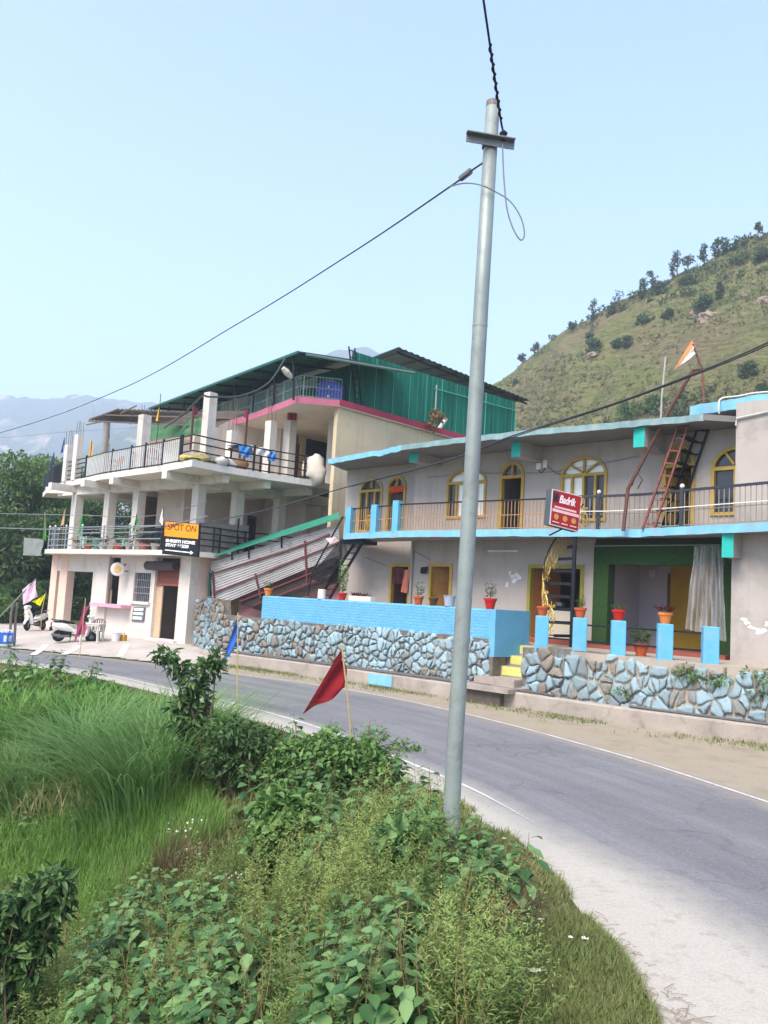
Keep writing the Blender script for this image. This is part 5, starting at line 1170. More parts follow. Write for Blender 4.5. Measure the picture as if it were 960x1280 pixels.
MB().fbox(F2, 5.0, 5.1, -1, -.9, S2, S2+.01).build('floor_patch', slabm, lb)
# third level: pink-edged slab, green gallery and shed
p3 = [Z(*p, P3b) for p in ((176, 556), (307, 527), (372, 503), (424, 508))]+[V((1.6, 38.6, 0)), V((5.4, 42.6, 0))]
p3b = [V((1.5, 47, 0)), V((-8, 54, 0))]
MB().prism([(p.x, p.y) for p in p3+p3b], P3b, P3).build('floor_slab', M('cream_soffit', '#cfc2b0', .9, .06, 1), lb)
def pband(pts, z0, z1_, o, mat, name):
    pts = [V((p.x, p.y, 0)) for p in pts]
    mb = MB()
    for i in range(len(pts)-1):
        a, b_ = pts[i], pts[i+1]; d = (b_-a).normalized(); n = V((d.y, -d.x, 0)); mb.hexa([a+n*o+V((0, 0, z0)), b_+n*o+V((0, 0, z0)), b_+n*.002+V((0, 0, z0)), a+n*.002+V((0, 0, z0)), a+n*o+V((0, 0, z1_)), b_+n*o+V((0, 0, z1_)), b_+n*.002+V((0, 0, z1_)), a+n*.002+V((0, 0, z1_))])
    return mb.build(name, mat, lb)
pband(p3[:4], P3b-.02, P3+.03, .03, pinkp, 'pink_edge'); pband(p3[3:], P3b+.05, P3+.08, .03, M('crimson_edge_paint', '#a8394f', .8, .12, 3), 'pink_edge')
# walls of the top floor under the slab
dk = [[F2.u(383, 570, -1.6), F2.u(411, 570, -1.6), S2+.01, F2.px(397, 552, -1.6)[1]]]
MB().fbox(F2, 1.8, 5.2, -3.6, -3.4, S2, P3b-.002).wall(F2, 5.2, 11, S2, P3b-.002, [[8.0-1, 8.9-1, S2+.01, S2+2.0]] if False else [], -3.6, -3.4).fbox(F1, -1.0, L1-2.0, -6.2, -6, S2, P3b-.003).build('inner_wall', white, lb)
pw = [p3[3]+V((-.05, .12, 0)), V((1.55, 38.75, 0)), V((5.3, 42.7, 0))]
SF = Fac(pw[0], pw[1]-pw[0]); MB().fbox(SF, 0, 9, -.2, 0, S2-3, P3b-.003).build('side_wall', cream, lb)
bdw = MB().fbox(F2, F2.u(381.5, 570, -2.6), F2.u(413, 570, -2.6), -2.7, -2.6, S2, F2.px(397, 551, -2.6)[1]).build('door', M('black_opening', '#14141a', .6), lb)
MB().fbox(F2, F2.u(363, 570, -2.6), F2.u(374, 570, -2.6), -2.75, -2.62, S2, F2.px(369, 554, -2.6)[1]).build('door', M('red_brown_door', '#6a3a2c', .6, .1, 4), lb)
MB().fbox(F2, F2.u(374, 570, -2.6), F2.u(381.4, 570, -2.6), -2.78, -2.6, S2, P3b-.01).fbox(F2, F2.u(413, 570, -2.6), F2.u(426, 570, -2.6), -2.78, -2.6, S2, P3b-.01).fbox(F2, F2.u(381.4, 570, -2.6), F2.u(413, 570, -2.6), -2.72, -2.61, F2.px(397, 551, -2.6)[1], P3b-.01).build('inner_wall', cream, lb)
for a, b_ in (((240, 520), (238, 560)), ((305, 530), (300, 575)), ((365, 505), (364, 522))): pass
for x, yt, yb in ((305, 529, 575), (238, 537, 562)):
    p = D(x, yb, 36); MB().tube([p, V((p.x, p.y, P3b))], .05, 8).build('support_post', M('dark_red_iron', '#54282c', .6), lb)
for x, y in ((242, 541), (307, 530), (369, 506), (363, 508)):
    p = D(x, y, 36.5); MB().fbox(Fac((p.x, p.y), F1.d), -.07, .07, -.07, .07, P3b-.3, P3b-.003).build('bracket', M('dark_red_paint', '#7c2733', .7), lb)
# red step end at the right, beside the grey house
MB().fbox(F2, 7.3, 7.75, -.4, .55, 5.9, 6.75).build('red_panel', M('red_panel_paint', '#a32f3a', .7, .1, 4), lb)
MB().fbox(F2, 7.0, 7.28, -.2, .4, S1t, 6.7).build('column', M('bluish_white_wash', '#b9bfc6', .9, .06, 2), lb)
# green tin shed
tin = bpy.data.materials.new('green_tin'); m, nt, b = base('green_tin_sheet', .65, .2)
tc = nd(nt, 'ShaderNodeNewGeometry'); sx = nd(nt, 'ShaderNodeSeparateXYZ'); nt.links.new(tc.outputs['Position'], sx.inputs[0]); hz_ = math2(nt, 'ADD', math2(nt, 'MULTIPLY', sx.outputs['X'], .72), math2(nt, 'MULTIPLY', sx.outputs['Y'], .69))
c = mixc(nt, ramp(nt, noise(nt, .7, 5, vec=pos(nt, (3, 3, .4))), .35, .7), (.002, .105, .066), (.006, .165, .105)); c = mixc(nt, math2(nt, 'GREATER_THAN', math2(nt, 'FRACT', math2(nt, 'MULTIPLY', hz_, .95), 0), .955), c, (.06, .33, .26)); nt.links.new(c, b.inputs['Base Color']); tin = m
S0 = V((-1.75, 36.3, 0)); SD = V((.735, .678, 0)).normalized(); FD = V((-.63, .777, 0)); SS = Fac(S0, SD)
ue = SS.u(643, 530)
sh = empty('tin_shed', S0+V((0, 0, P3)), 'long green corrugated tin shed on the roof of the guest house', 'shed')
WT = SS.px(560, 476)[1]; print('shed wall top', WT)
def ribbed(f, u0, u1_, z0, z1_, mat, name, par, pitch=.32, amp=.022):
    vs_ = []; u = u0; fs = []; pr = []
    while u < u1_:
        pr += [(u, 0), (u+pitch*.62, 0), (u+pitch*.70, amp), (u+pitch*.86, amp), (u+pitch*.94, 0)]; u += pitch
    pr.append((u1_, 0)); pr = [p for p in pr if p[0] <= u1_]
    for a, o in pr: vs_ += [f.w(a, o, z0), f.w(a, o, z1_)]
    fs = [(2*i, 2*i+2, 2*i+3, 2*i+1) for i in range(len(pr)-1)]
    return MB().add(vs_, fs).build(name, mat, par)
ribbed(SS, 0, ue, P3-.2, WT, tin, 'side_sheet', sh)
FF = Fac(S0+FD*14, -FD); ribbed(FF, 0, 14, P3+.002, 12.5, tin, 'front_sheet', sh)
ribbed(Fac(SS.w(ue, 0, 0), FD), 0, 7, P3-.2, WT-.03, tin, 'end_sheet', sh)
roofm = M('dark_green_roof_sheet', (.016, .045, .038), .6, .2, 1.2, stain=(.05, .07, .06), stain_amt=.5)
A_ = D(497, 434, 37.9); B_ = D(661, 500, 46.4); C_ = D(464, 447, 43.5); D_ = B_+(C_-A_)
def roofsheet(a, b_, c_, d_, name, par, mat=roofm, th=.05, ribs=26):
    """corrugated sheet between eave a-b and upper edge d-c, ribs running up the slope"""
    vs_ = []; n = ribs*4
    for i in range(n+1):
        s = i/n; o = .035*(1 if (i % 4) in (1, 2) else 0); p, q = a.lerp(b_, s), d_.lerp(c_, s)
        vs_ += [p+V((0, 0, o)), q+V((0, 0, o)), p+V((0, 0, o-th)), q+V((0, 0, o-th))]
    fs = []
    for i in range(n): k = 4*i; fs += [(k, k+4, k+5, k+1), (k+2, k+3, k+7, k+6), (k, k+2, k+6, k+4), (k+1, k+5, k+7, k+3)]
    fs += [(0, 1, 3, 2), (4*n, 4*n+2, 4*n+3, 4*n+1)]
    return MB().add(vs_, fs).build(name, mat, par)
roofsheet(A_, B_, D_, C_, 'roof', sh)
rf = MB()
for k in range(8): t = (k+.3)/8; rf.bar(A_.lerp(B_, t)-V((0, 0, .12)), C_.lerp(D_, t)-V((0, 0, .12)), .06, .1)
rf.bar(A_.lerp(C_, .05)-V((0, 0, .2)), B_.lerp(D_, .05)-V((0, 0, .2)), .06, .1); rf.build('rafter', iron, sh)
MB().fbox(SS, SS.u(543, 500), SS.u(543, 500)+.05, .05, .1, 11.0, SS.px(543, 481)[1]).build('downpipe', M('pale_grey_metal', '#a8a7a0', .5), sh)
MB().tube([SS.w(SS.u(542, 486), .08, SS.px(542, 486)[1]), SS.w(SS.u(590, 497), .08, SS.px(590, 499)[1]), SS.w(ue-.05, .08, SS.px(641, 513)[1]), SS.w(ue-.05, .08, 11.4)], .03, 6).build('gutter_pipe', M('teal_pipe', '#4fa08c', .5), sh)
wf = MB()
for x0, x1, y0, y1 in ((278, 311, 499, 512), (342, 356, 484, 492), (376, 396, 474, 486)):
    wf.fbox(FF, FF.u(x0, 500), FF.u(x1, 500), .03, .06, FF.px((x0+x1)/2, y1)[1], FF.px((x0+x1)/2, y0)[1])
wf.build('window', M('pale_window_sheet', '#c9ccca', .5, .06, 3), sh); MB().fbox(FF, FF.u(328, 495), FF.u(337, 495), .03, .07, P3+.01, FF.px(332, 474)[1]).build('door', M('maroon_black_door', '#2a171a', .7), sh)
# ladder on the tin wall
ld = empty('leaning_ladder', SS.w(SS.u(452, 512, .3), .5, P3+.05), 'black ladder leaning on the green tin wall behind the water tank', 'ladder')
la, lb_ = SS.w(SS.u(444, 511, .35), .45, P3), SS.w(SS.u(434, 458, .1), .12, 13.2); off = SD*.34
MB().bar(la, lb_, .05).bar(la+off, lb_+off, .05).build('side_rail', iron, ld)
for k in range(9): t = (k+.5)/9; MB().bar(la.lerp(lb_, t), la.lerp(lb_, t)+off, .035).build('rung', iron, ld)
# gallery roof over the pink slab
E1, E2, E3 = Z(186, 511, 12.05), Z(373, 440, 12.1), Z(518, 464.5, 12.1)
E1b, E2b = E1+V((2.6, 3.6, .75)), E2+V((2.4, 3.4, .75)); E3b = E3+V((-.6, 2.6, .7))
gl = empty('gallery_roof', E2, 'low green sheet roof on thin posts over the pink-edged gallery', 'roof')
roofsheet(E1, E2, E2b, E1b, 'roof_sheet', gl, M('green_roof_sheet', (.018, .085, .06), .5, .2, 1.5), ribs=44); MB().slabpoly([E2+V((0, 0, .04)), E3+V((0, 0, .04)), E3b, E2b+V((.02, 0, 0))], .06).build('roof_sheet', roofm, gl)
MB().bar(E1, E2, .06, .10).build('fascia', M('green_fascia', (.015, .10, .07), .6, .15, 2), gl); MB().tube([E2+V((.3, .1, -.06)), E3+V((0, 0, -.06))], .06, 8).build('gutter', M('grey_green_pipe', '#5d7069', .5), gl)
pr_ = p3[0]; rp = MB()
for k in range(9):
    t = .02+k*.12; a = p3[1].lerp(p3[2], 1).lerp(p3[0], 1-t) if False else p3[0].lerp(p3[2], t); tt = t
    a = p3[2].lerp(p3[0], k/8*.9+.03)-V((0, 0, 0)); a = V((a.x+.15, a.y+.2, P3)); MB().bar(a, V((a.x, a.y, 12.05)), .06).build('post', iron, gl)
    e = E2.lerp(E1, k/8*.95); MB().bar(e-V((0, 0, .08)), E2b.lerp(E1b, k/8*.95)-V((0, 0, .08)), .05, .08).build('rafter', iron, gl)
ggrey = M('grey_green_iron', '#6f837d', .5, .1, 6, metal=.2)
ge = [p3[0].lerp(p3[1], .1), p3[1], p3[2], p3[3]]; ge = [V((p.x+.05, p.y+.15, 0)) for p in ge]; gq = resample(ge, 130)
go_ = rails(ge, P3, (.1, .5, .95), ggrey, 'gallery_railing', gq[::13], ph=1.0)
mb = MB()
for p in gq: mb.bar(V((p.x, p.y, P3+.1)), V((p.x, p.y, P3+.95)), .022)
tag(mb.build('baluster', ggrey, go_), kind='stuff')
# old rusty canopy
rustc = M('rusty_grey_sheet', '#5c544e', .7, .2, 2, stain='#3a3330', stain_amt=.6, stain_scale=1.5)
can = empty('tin_canopy', Z(200, 530, 9.6), 'old sagging rusty grey tin canopy over the top terrace', 'canopy')
a1, a2, a3 = Z(111, 524, 9.6), Z(200, 529.5, 9.6), Z(273, 531, 9.6); b1, b2, b3 = Z(146, 511.5, 10.05), Z(238, 515, 10.15), Z(308, 514, 10.24)
roofsheet(a1, a2, b2, b1, 'canopy_sheet', can, rustc, ribs=18); roofsheet(a2+V((0.02, 0, 0)), a3, b3, b2, 'canopy_sheet', can, rustc, ribs=14)
for a, b_ in ((a1, a3), (a1.lerp(b1, .6), a3.lerp(b3, .6))): MB().bar(a-V((0, 0, .08)), b_-V((0, 0, .08)), .06).build('purlin', M('weathered_timber', '#6b6259', .9), can)
for x0, y0, x1, y1 in ((108, 531, 160, 520), (150, 517, 171, 507), (163, 530, 167, 512)): MB().bar(Z(x0, y0, 9.55), Z(x1, y1, 9.95), .05).build('batten', M('weathered_timber', '#6b6259', .9), can)
t = cloth('green_screen', F1, [fp(F1, 186, 531, -1), fp(F1, 262, 521, -1), fp(F1, 262, 540, -1), fp(F1, 186, 552, -1)], M('green_net_screen', '#4f7a58', .9, .2, 2), o=-1, amp=.04); tag(t, 'faded green screen hung at the back of the top terrace', 'screen')
# top terrace railing
r2 = [p-(p-F1.w(4, -4, 0)).normalized()*.1 for p in e2]
def on2(px): q = resample(r2, 500); return min(q, key=lambda p: abs(proj(p+V((0, 0, S2+.5)))[0]-px))
def grille(x0, x1, mat, bmat, name='terrace_railing', step=.14, horiz=False, hs=(.06, .95), posts=()):
    q = resample(r2, 900); i0 = min(range(900), key=lambda k: abs(proj(q[k]+V((0, 0, S2+.5)))[0]-x0)); i1 = min(range(900), key=lambda k: abs(proj(q[k]+V((0, 0, S2+.5)))[0]-x1)); i0, i1 = min(i0, i1), max(i0, i1)+1; q = q[i0:i1+1]
    o = rails(q[::6]+[q[-1]], S2, hs, mat, name, [q[0], q[-1]]+[on2(x) for x in posts], rad_=.028, post_r=.05, ph=1.05)
    if not horiz:
        L_ = sum((q[i+1]-q[i]).length for i in range(len(q)-1)); mb = MB()
        for p in resample(q, max(2, int(L_/step))): mb.bar(V((p.x, p.y, S2+.06)), V((p.x, p.y, S2+.95)), .036)
        tag(mb.build('baluster', bmat, o), kind='stuff')
    return o
pale = M('pale_grey_bars', '#d2d0ca', .5, .1, 5)
grille(55, 66, iron, iron); grille(66, 94, iron, iron, posts=(80,)); grille(95, 125, iron, iron, horiz=True, hs=(.1, .3, .52, .74, .95)); grille(125, 244, iron, pale, posts=(158, 182, 200, 222), step=.17)
grille(246, 415, iron, iron, horiz=True, hs=(.08, .36, .66, .96), posts=(333, 395))
# ================================================================== things on and before the guest house
# orange and black sign
sgf = Fac(D(228, 672, 31.2), (.93, -.37)); cs = [sgf.px(*p) for p in ((205.5, 651), (249, 655), (247, 696.5), (203.5, 692.5))]
sp_ = empty('guest_house_sign', sgf.w(cs[3][0], 0, cs[3][1]), 'two-part orange and black signboard with an arrow on the first-floor rail', 'sign')
sbox(sgf, cs, -.12, 0, 'box', M('sign_black_box', '#20242c', .5, .06, 4), sp_)
sbox(sgf, srect(.02, .99, .02, .455), .001, .014, 'orange_panel', M('sign_orange', (.85, .30, .012), .5, .05, 3), sp_)
sbox(sgf, srect(.02, .99, .475, .98), .001, .008, 'black_panel', M('sign_black', '#171c26', .4, .08, 3), sp_)
def rdir(t): a, b_ = lerp2(cs, 0, t), lerp2(cs, 1, t); return (sgf.w(b_[0], 0, b_[1])-sgf.w(a[0], 0, a[1])).normalized()
ob = M('sign_brown_lettering', '#5a2f08', .6, .05, 5); sw = M('sign_white_lettering', '#f0efe9', .5, .03, 5)
def put_text(txt, s, t, h, width, mat, o, bold):
    a = lerp2(cs, s, t); r_ = rdir(t); tm = text_mesh('lettering', txt, h*1.4, mat, sp_, sgf.w(a[0], o, a[1]), r_, sgf.n.cross(r_)*1.0, bold=bold)
    xs = [(v.co+wloc(sp_)-sgf.w(a[0], o, a[1])).dot(r_) for v in tm.data.vertices]; k = width/max(xs); O = sgf.w(a[0], o, a[1])-wloc(sp_)
    for v in tm.data.vertices: d = (v.co-O).dot(r_); v.co += r_*(d*(k-1))
Wd = cs[1][0]-cs[0][0]
put_text('SPOT ON', .10, .255, .235, Wd*.82, ob, .016, .002); put_text('SHRISTI HOME', .07, .625, .105, Wd*.84, sw, .010, .007); put_text('STAY 66220', .07, .755, .105, Wd*.66, sw, .010, .007)
a, b_ = lerp2(cs, .06, .87), lerp2(cs, .88, .885); A0, B0 = sgf.w(a[0], .011, a[1]), sgf.w(b_[0], .011, b_[1]); up_ = sgf.n.cross((B0-A0).normalized()); mb = MB().bar(A0, B0-(B0-A0)*.08, .012, .035, upv=up_); dd_ = (B0-A0).normalized()
mb.add([B0-dd_*.13+up_*.07, B0, B0-dd_*.13-up_*.07, B0-dd_*.13+up_*.07-sgf.n*.005, B0-sgf.n*.005, B0-dd_*.13-up_*.07-sgf.n*.005], [(0, 2, 1), (3, 4, 5), (0, 1, 4, 3), (1, 2, 5, 4), (2, 0, 3, 5)]); mb.build('arrow', sw, sp_)
# small dark menu board by the shop door
bf = F1; mbp = [bf.px(*p, .06) for p in ((166.5, 758.5), (181, 759), (179, 777.5), (164, 776.5))]; cs = mbp
bd = empty('menu_board', bf.w(mbp[3][0], .06, mbp[3][1]), 'small dark grey board with three lines of white lettering below the barred window', 'sign')
sbox(bf, cs, .02, .05, 'board', M('slate_grey_board', '#5d6470', .6, .06, 4), bd); rr_ = random.Random(4)
for t0, t1 in ((.08, .30), (.37, .58), (.66, .90)):
    mb = MB(); s_ = .09
    def pt(s, t, o=.058): a = lerp2(cs, s, t); return bf.w(a[0], o, a[1])
    mb.bar(pt(.09, t0+.03), pt(.86, t0+.03), .012, .035)
    while s_ < .84:
        w_ = rr_.uniform(.07, .12); mb.bar(pt(s_+w_*.8, t0), pt(s_+w_*.8, t1-.03), .012, .032); 
        c_ = [pt(s_+w_*.8, (t0+t1)/2), pt(s_+w_*.35, t0+.08), pt(s_+.005, (t0+t1)/2), pt(s_+w_*.4, t1-.04)]; mb.tube(c_[:rr_.choice((3, 4))], .016, 5); s_ += w_
    mb.build('lettering', sw, bd)
# round lit-less sign on a bracket
rp_ = D(147, 711.5, F1.w(u1(147, 711.5), 1.2, 3).y); rs_ = empty('round_sign', rp_, 'round white sign with an orange mark on a bracket above the pink ledge', 'sign')
axn = (CAM-rp_); axn = V((axn.x+.1, axn.y, 0)).normalized()
MB().lathe(rp_-axn*.07, [(.27, 0), (.29, .02), (.29, .11), (.27, .13), (.2, .135)], 24, ax=axn).build('disc', M('round_sign_white', '#d9d6cf', .5, .05, 4), rs_)
MB().lathe(rp_+axn*.067, [(.15, 0), (.15, .008), (.13, .012)], 18, ax=axn).build('orange_mark', M('round_sign_orange', '#d9b06a', .6, .25, 9), rs_)
MB().tube([rp_, F1.w(u1(157, 710), .0, rp_.z+.25)], .025, 6).tube([rp_-V((0, 0, .1)), F1.w(u1(160, 716), 0, rp_.z-.05)], .02, 6).build('bracket', iron, rs_)
# blue water tank on the gallery
tk = D(410.5, 490, 34.95); tk.z = P3; tkm = M('blue_tank_plastic', (.07, .08, .50), .4, .08, 3)
t = empty('water_tank', tk, 'dark blue ribbed plastic water tank on the pink-edged gallery', 'water tank'); prof = [(.52, 0), (.55, .04)]
for k in range(4): z = .06+k*.2; prof += [(.55, z), (.57, z+.04), (.57, z+.12), (.55, z+.16)]
MB().lathe(tk+V((0, .75, 0)), prof+[(.5, .92), (.3, .98), (.22, 1.0)], 22).build('tank_body', tkm, t, smooth=False); MB().lathe(tk+V((0, .75, 0)), [(.2, 1.0), (.21, 1.01), (.21, 1.07), (.15, 1.10), (.03, 1.11)], 16).build('lid', M('tank_lid_grey', '#77797a', .5), t)
MB().lathe(tk+V((0, .18, .27)), [(.05, 0), (.06, .05), (.02, .06)], 10, ax=(0, -1, 0)).lathe(tk+V((0, .18, .67)), [(.04, 0), (.05, .04), (.02, .05)], 10, ax=(0, -1, 0)).build('white_mark', M('white_plastic', '#d9d9d6', .4), t)
# street lamp on the gallery post
lp = D(367, 500, 34.2); t = empty('street_lamp', lp, 'small grey street lamp head on a gallery post below the green eave', 'lamp')
MB().tube([lp, D(367, 446, 34.2)], .045, 8).tube([D(367, 476, 34.2), D(364, 472, 34.0)], .03, 8).build('pole', iron, t)
a, b_ = D(365, 472.5, 34.0), D(353.5, 460, 33.7); MB().tube([a, a.lerp(b_, .2), a.lerp(b_, .6), b_], [.05, .11, .14, .09], 10).build('lamp_head', M('pale_lamp_housing', '#c2beae', .4, .05, 4), t)
# service cable swagging below the eave
def cable(name, pix, label, r_, mat=None, n=14):
    P = cat_rom([D(*p) if isinstance(p, tuple) else p for p in pix], n)
    o = MB().tube(P, r_, 6).build(name, mat or cab); return tag(o, label, 'cable')
cab = M('dark_grey_cable', '#3c3f44', .6, .1, 3); cabl = M('pale_grey_cable', '#7b7f83', .6, .1, 3)
cable('gallery_cable', [(205, 535, 34), (228, 519, 34), (252, 496, 31.4), (262, 496, 31.4), (300, 495, 32), (335, 479, 33), (357, 447, 34)], 'grey cable swagging from the tall column up to the green eave', .035)
# things lying on the top terrace
def heap(name, px, py, z, w_, h_, mat, label, cat='sack', seed=0, n=3):
    p = on2(px); p = p+(F1.w(5, -4, 0)-p).normalized()*(.55 if name != 'white_sack' else -.1); p.z = z; t = empty(name, p, label, cat); mb = MB(); r = random.Random(seed)
    for k in range(n):
        c_ = p+V((r.uniform(-.4, .4)*w_*(n > 1), r.uniform(0, .3), h_*.45)); k0 = len(mb.v); N_, M_ = 14, 8; vs_ = []
        for i in range(M_+1):
            for j in range(N_):
                th, ph = math.pi*i/M_, 2*math.pi*j/N_; d = V((math.sin(th)*math.cos(ph)*w_*(.5 if n == 1 else .36), math.sin(th)*math.sin(ph)*w_*.35, math.cos(th)*h_*.5)); d *= 1+mnoise.noise(d*3+V((seed+k*3, 0, 0)))*.45+mnoise.noise(d*9+V((seed, k, 0)))*.14
                vs_.append(c_+d)
        mb.add(vs_, [(i*N_+j, (i+1)*N_+j, (i+1)*N_+(j+1) % N_, i*N_+(j+1) % N_) for i in range(M_) for j in range(N_)])
    mb.build('cloth_bulk', mat, t, smooth=True); return t
heap('cloth_heap', 262, 574, S2, 1.0, .38, M('yellow_patterned_cloth', '#b5a468', .95, .45, 7), 'crumpled yellow patterned cloth at the foot of the tall column', 'cloth', 1)
heap('cloth_heap', 280, 577, S2, 1.0, .42, M('grey_white_cloth', '#cfc8be', .95, .2, 6), 'crumpled whitish cloth heap between the yellow ones on the top terrace', 'cloth', 2)
heap('cloth_heap', 296, 580, S2, .7, .42, M('mustard_cloth', '#a8945a', .95, .4, 8), 'mustard yellow cloth bundle left of the white bag on the top terrace', 'cloth', 3)
heap('white_bag', 308, 583, S2, .9, .45, M('white_cloth', '#d5d1cb', .9, .08, 6), 'white bag with a red flap lying behind the top terrace rail', 'bag', 4, 2)
heap('white_sack', 405.5, 603, S2-.1, .95, 1.25, M('off_white_sack', '#d3c7b8', .95, .12, 3), 'big off-white sack hanging bulging at the right end of the top terrace', 'sack', 7, 1)
tb = on2(343)+F2.n*-.75; tb.z = S2; t = empty('covered_table', tb, 'table on the top terrace covered with bright blue and white sheets', 'table'); f = Fac((tb.x, tb.y), F2.d)
for u in (-.75, .75):
    for o in (-.3, .3): MB().fbox(f, u-.03, u+.03, o-.03, o+.03, S2, S2+.9).build('leg', wood_d, t)
MB().fbox(f, -.85, .85, -.4, .4, S2+.9, S2+.96).build('tabletop', wood_d, t)
bl = M('bright_blue_tarp', (.05, .25, .60), .5, .15, 3)
wave_cloth('blue_sheet', f.w(-.95, .42, S2+0.98), f.w(-.3, .45, S2+1.02), f.w(-.35, .5, S2+0.53), f.w(-.9, .5, S2+0.60), bl, .08, 2, 12, t); wave_cloth('blue_sheet', f.w(.45, .42, S2+1.02), f.w(1.0, .4, S2+0.98), f.w(.95, .5, S2+0.63), f.w(.5, .5, S2+0.56), bl, .08, 2, 12, t)
wave_cloth('blue_sheet', f.w(-.95, -.4, S2+1.03), f.w(1.0, -.4, S2+1.03), f.w(1.0, .43, S2+1.00), f.w(-.95, .43, S2+1.00), bl, .06, 2, 12, t); wave_cloth('white_sheet', f.w(-.4, .44, S2+1.08), f.w(.5, .44, S2+1.06), f.w(.55, .5, S2+0.68), f.w(-.2, .5, S2+0.73), M('white_cloth', '#d5d1cb', .9), .08, 2, 12, t, 2)
heap('brown_crate_heap', 322, 587, S2, .8, .5, M('brown_cardboard', '#8d6a4d', .9, .12, 4), 'brown bundle on the floor left of the blue covered table', 'bundle', 9, 2)
brn = M('red_brown_plastic', '#8a3f28', .5, .08, 5); 
for px_, rz, l in ((183, -1.2, 'red-brown plastic chair in the middle of three behind the pale terrace bars'), (208, -.9, 'red-brown plastic chair nearest the tall column on the top terrace'), (150, -2.4, 'red-brown plastic chair farthest left behind the pale terrace bars')):
    p = on2(px_); q = p+(F1.w(4, -4, 0)-p).normalized()*.85; plastic_chair('plastic_chair', (q.x, q.y, S2), rz, brn, l, 'red-brown plastic chairs on the top terrace')
# flags on the guest house
yf, nf_, gf, wf_ = '#d9a53a', '#2b2f6e', '#2e8b3c', '#d9cfc0'
def at1(px, o=0): q = resample(off1, 500); return min(q, key=lambda p: abs(proj(p+V((0, 0, S1t+.6)))[0]-px) if p.y < 42.5 else 1e9)
d_ = on2(66).y
flag([(62, 610), (67, 586), (68, 566)], [(67.5, 563), (67, 572), (66, 582), (62, 584)], on2(62).y, nf_, 'dark blue flag at the far left end of the top terrace', .015, amp=.02, smat=iron)
flag([(74, 606), (80, 575), (81, 547)], [(80.5, 546), (80, 555), (79, 565), (75.5, 567)], on2(74).y, nf_, 'dark blue flag nearer the two bare columns on the top terrace', .015, amp=.02, smat=iron)
flag([(109, 600), (113, 575), (114.5, 551)], [(113, 550), (116, 553), (115.5, 573), (110.5, 575)], on2(109).y, yf, 'yellow flag left of the round grey column on the top terrace', .015, amp=.02, smat=iron)
flag([(133, 594), (136, 570), (137, 536)], [(132, 535), (136, 541), (137.5, 557), (128, 553)], on2(130).y, yf, 'broad yellow flag in front of the round grey column', .015, amp=.03, smat=iron)
flag([(192, 583), (197, 540), (201, 492)], [(201.5, 499), (199.5, 503), (199, 527), (194.5, 526)], on2(192).y, yf, 'tall yellow flag before the rusty canopy', .015, amp=.03, smat=iron)
flag([(76, 694), (79.5, 660), (81.5, 636)], [(81, 636), (82, 640), (80, 655), (75.5, 658)], at1(76).y, '#cfae84', 'faded beige flag on the leftmost first-floor column', .015, amp=.02)
flag([(100, 693), (103, 665), (104.5, 640)], [(103, 641), (104.5, 645), (104, 664), (97.5, 667)], at1(100).y, gf, 'bright green flag between the first two first-floor columns', .015, amp=.03, smat=iron)
flag([(164, 693), (168, 665), (171, 642)], [(171, 643), (173, 652), (168, 664), (165, 665)], at1(164).y, gf, 'green flag beside the third first-floor column', .015, amp=.03, smat=iron)
flag([(57, 676), (56.5, 660), (56, 640)], [(56.5, 641), (57.5, 650), (58, 672), (53, 676)], at1(58).y, '#2f7a3a', 'green flag hanging at the outer left corner of the first floor', .012, amp=.02)
flag([(203, 693), (204, 660), (204, 634)], [(203.5, 634), (204.5, 640), (204, 658), (199, 652)], 31.4, wf_, 'small cream pennant just left of the orange sign', .015, amp=.02, smat=iron)
flag([(297, 696), (297, 668), (298.5, 648)], [(297, 650), (299.5, 655), (299, 668), (294.5, 666)], F2.w(2.1, .45, 0).y, yf, 'small yellow flag on a black post before the grey sheet', .04, amp=.02, smat=iron)
# things on the first-floor balcony
mint = M('mint_cloth', '#a9d6c4', .8, .08, 4)
def table_cloth(px, py, o, label, w_=1.0):
    u, z = F1.px(px, py, o); p = F1.w(u, o, S1t); t = empty('covered_table', p, label, 'table'); f = Fac((p.x, p.y), F1.d)
    for a in (-.35, .35):
        for b_ in (-.3, .3): MB().fbox(f, a*w_-.025, a*w_+.025, b_-.025, b_+.025, S1t+.002, S1t+.73).build('leg', wood_d, t)
    MB().fbox(f, -.5*w_, .5*w_, -.42, .42, S1t+.73, S1t+.76).build('tabletop', wood_d, t)
    n = 48; vs_ = []
    for k in range(n):
        a = 2*math.pi*k/n; c_ = max(abs(math.cos(a)), abs(math.sin(a))); x, y = math.cos(a)/c_*.52*w_, math.sin(a)/c_*.44; wv = 1+.06*math.sin(k*1.9)
        vs_ += [f.w(x*.98, y*.98, S1t+.77), f.w(x*1.0, y*1.0, S1t+.765), f.w(x*1.06*wv, y*1.06*wv, S1t+.3+.05*math.sin(k*.8))]
    mb = MB().add(vs_, [(3*k+j, 3*((k+1) % n)+j, 3*((k+1) % n)+j+1, 3*k+j+1) for k in range(n) for j in (0, 1)]); mb.f.append([3*k for k in range(n)]); mb.build('tablecloth', mint, t, smooth=False)
table_cloth(112, 668, -1.5, 'table under a mint green cloth between the first two first-floor columns'); table_cloth(122, 665, -3.2, 'table under a mint green cloth behind the second first-floor column'); table_cloth(150, 672, -1.2, 'table under a mint green cloth at the middle of the first-floor balcony', 1.3)
bk_ = M('black_plastic', '#26282c', .5, .08, 4)
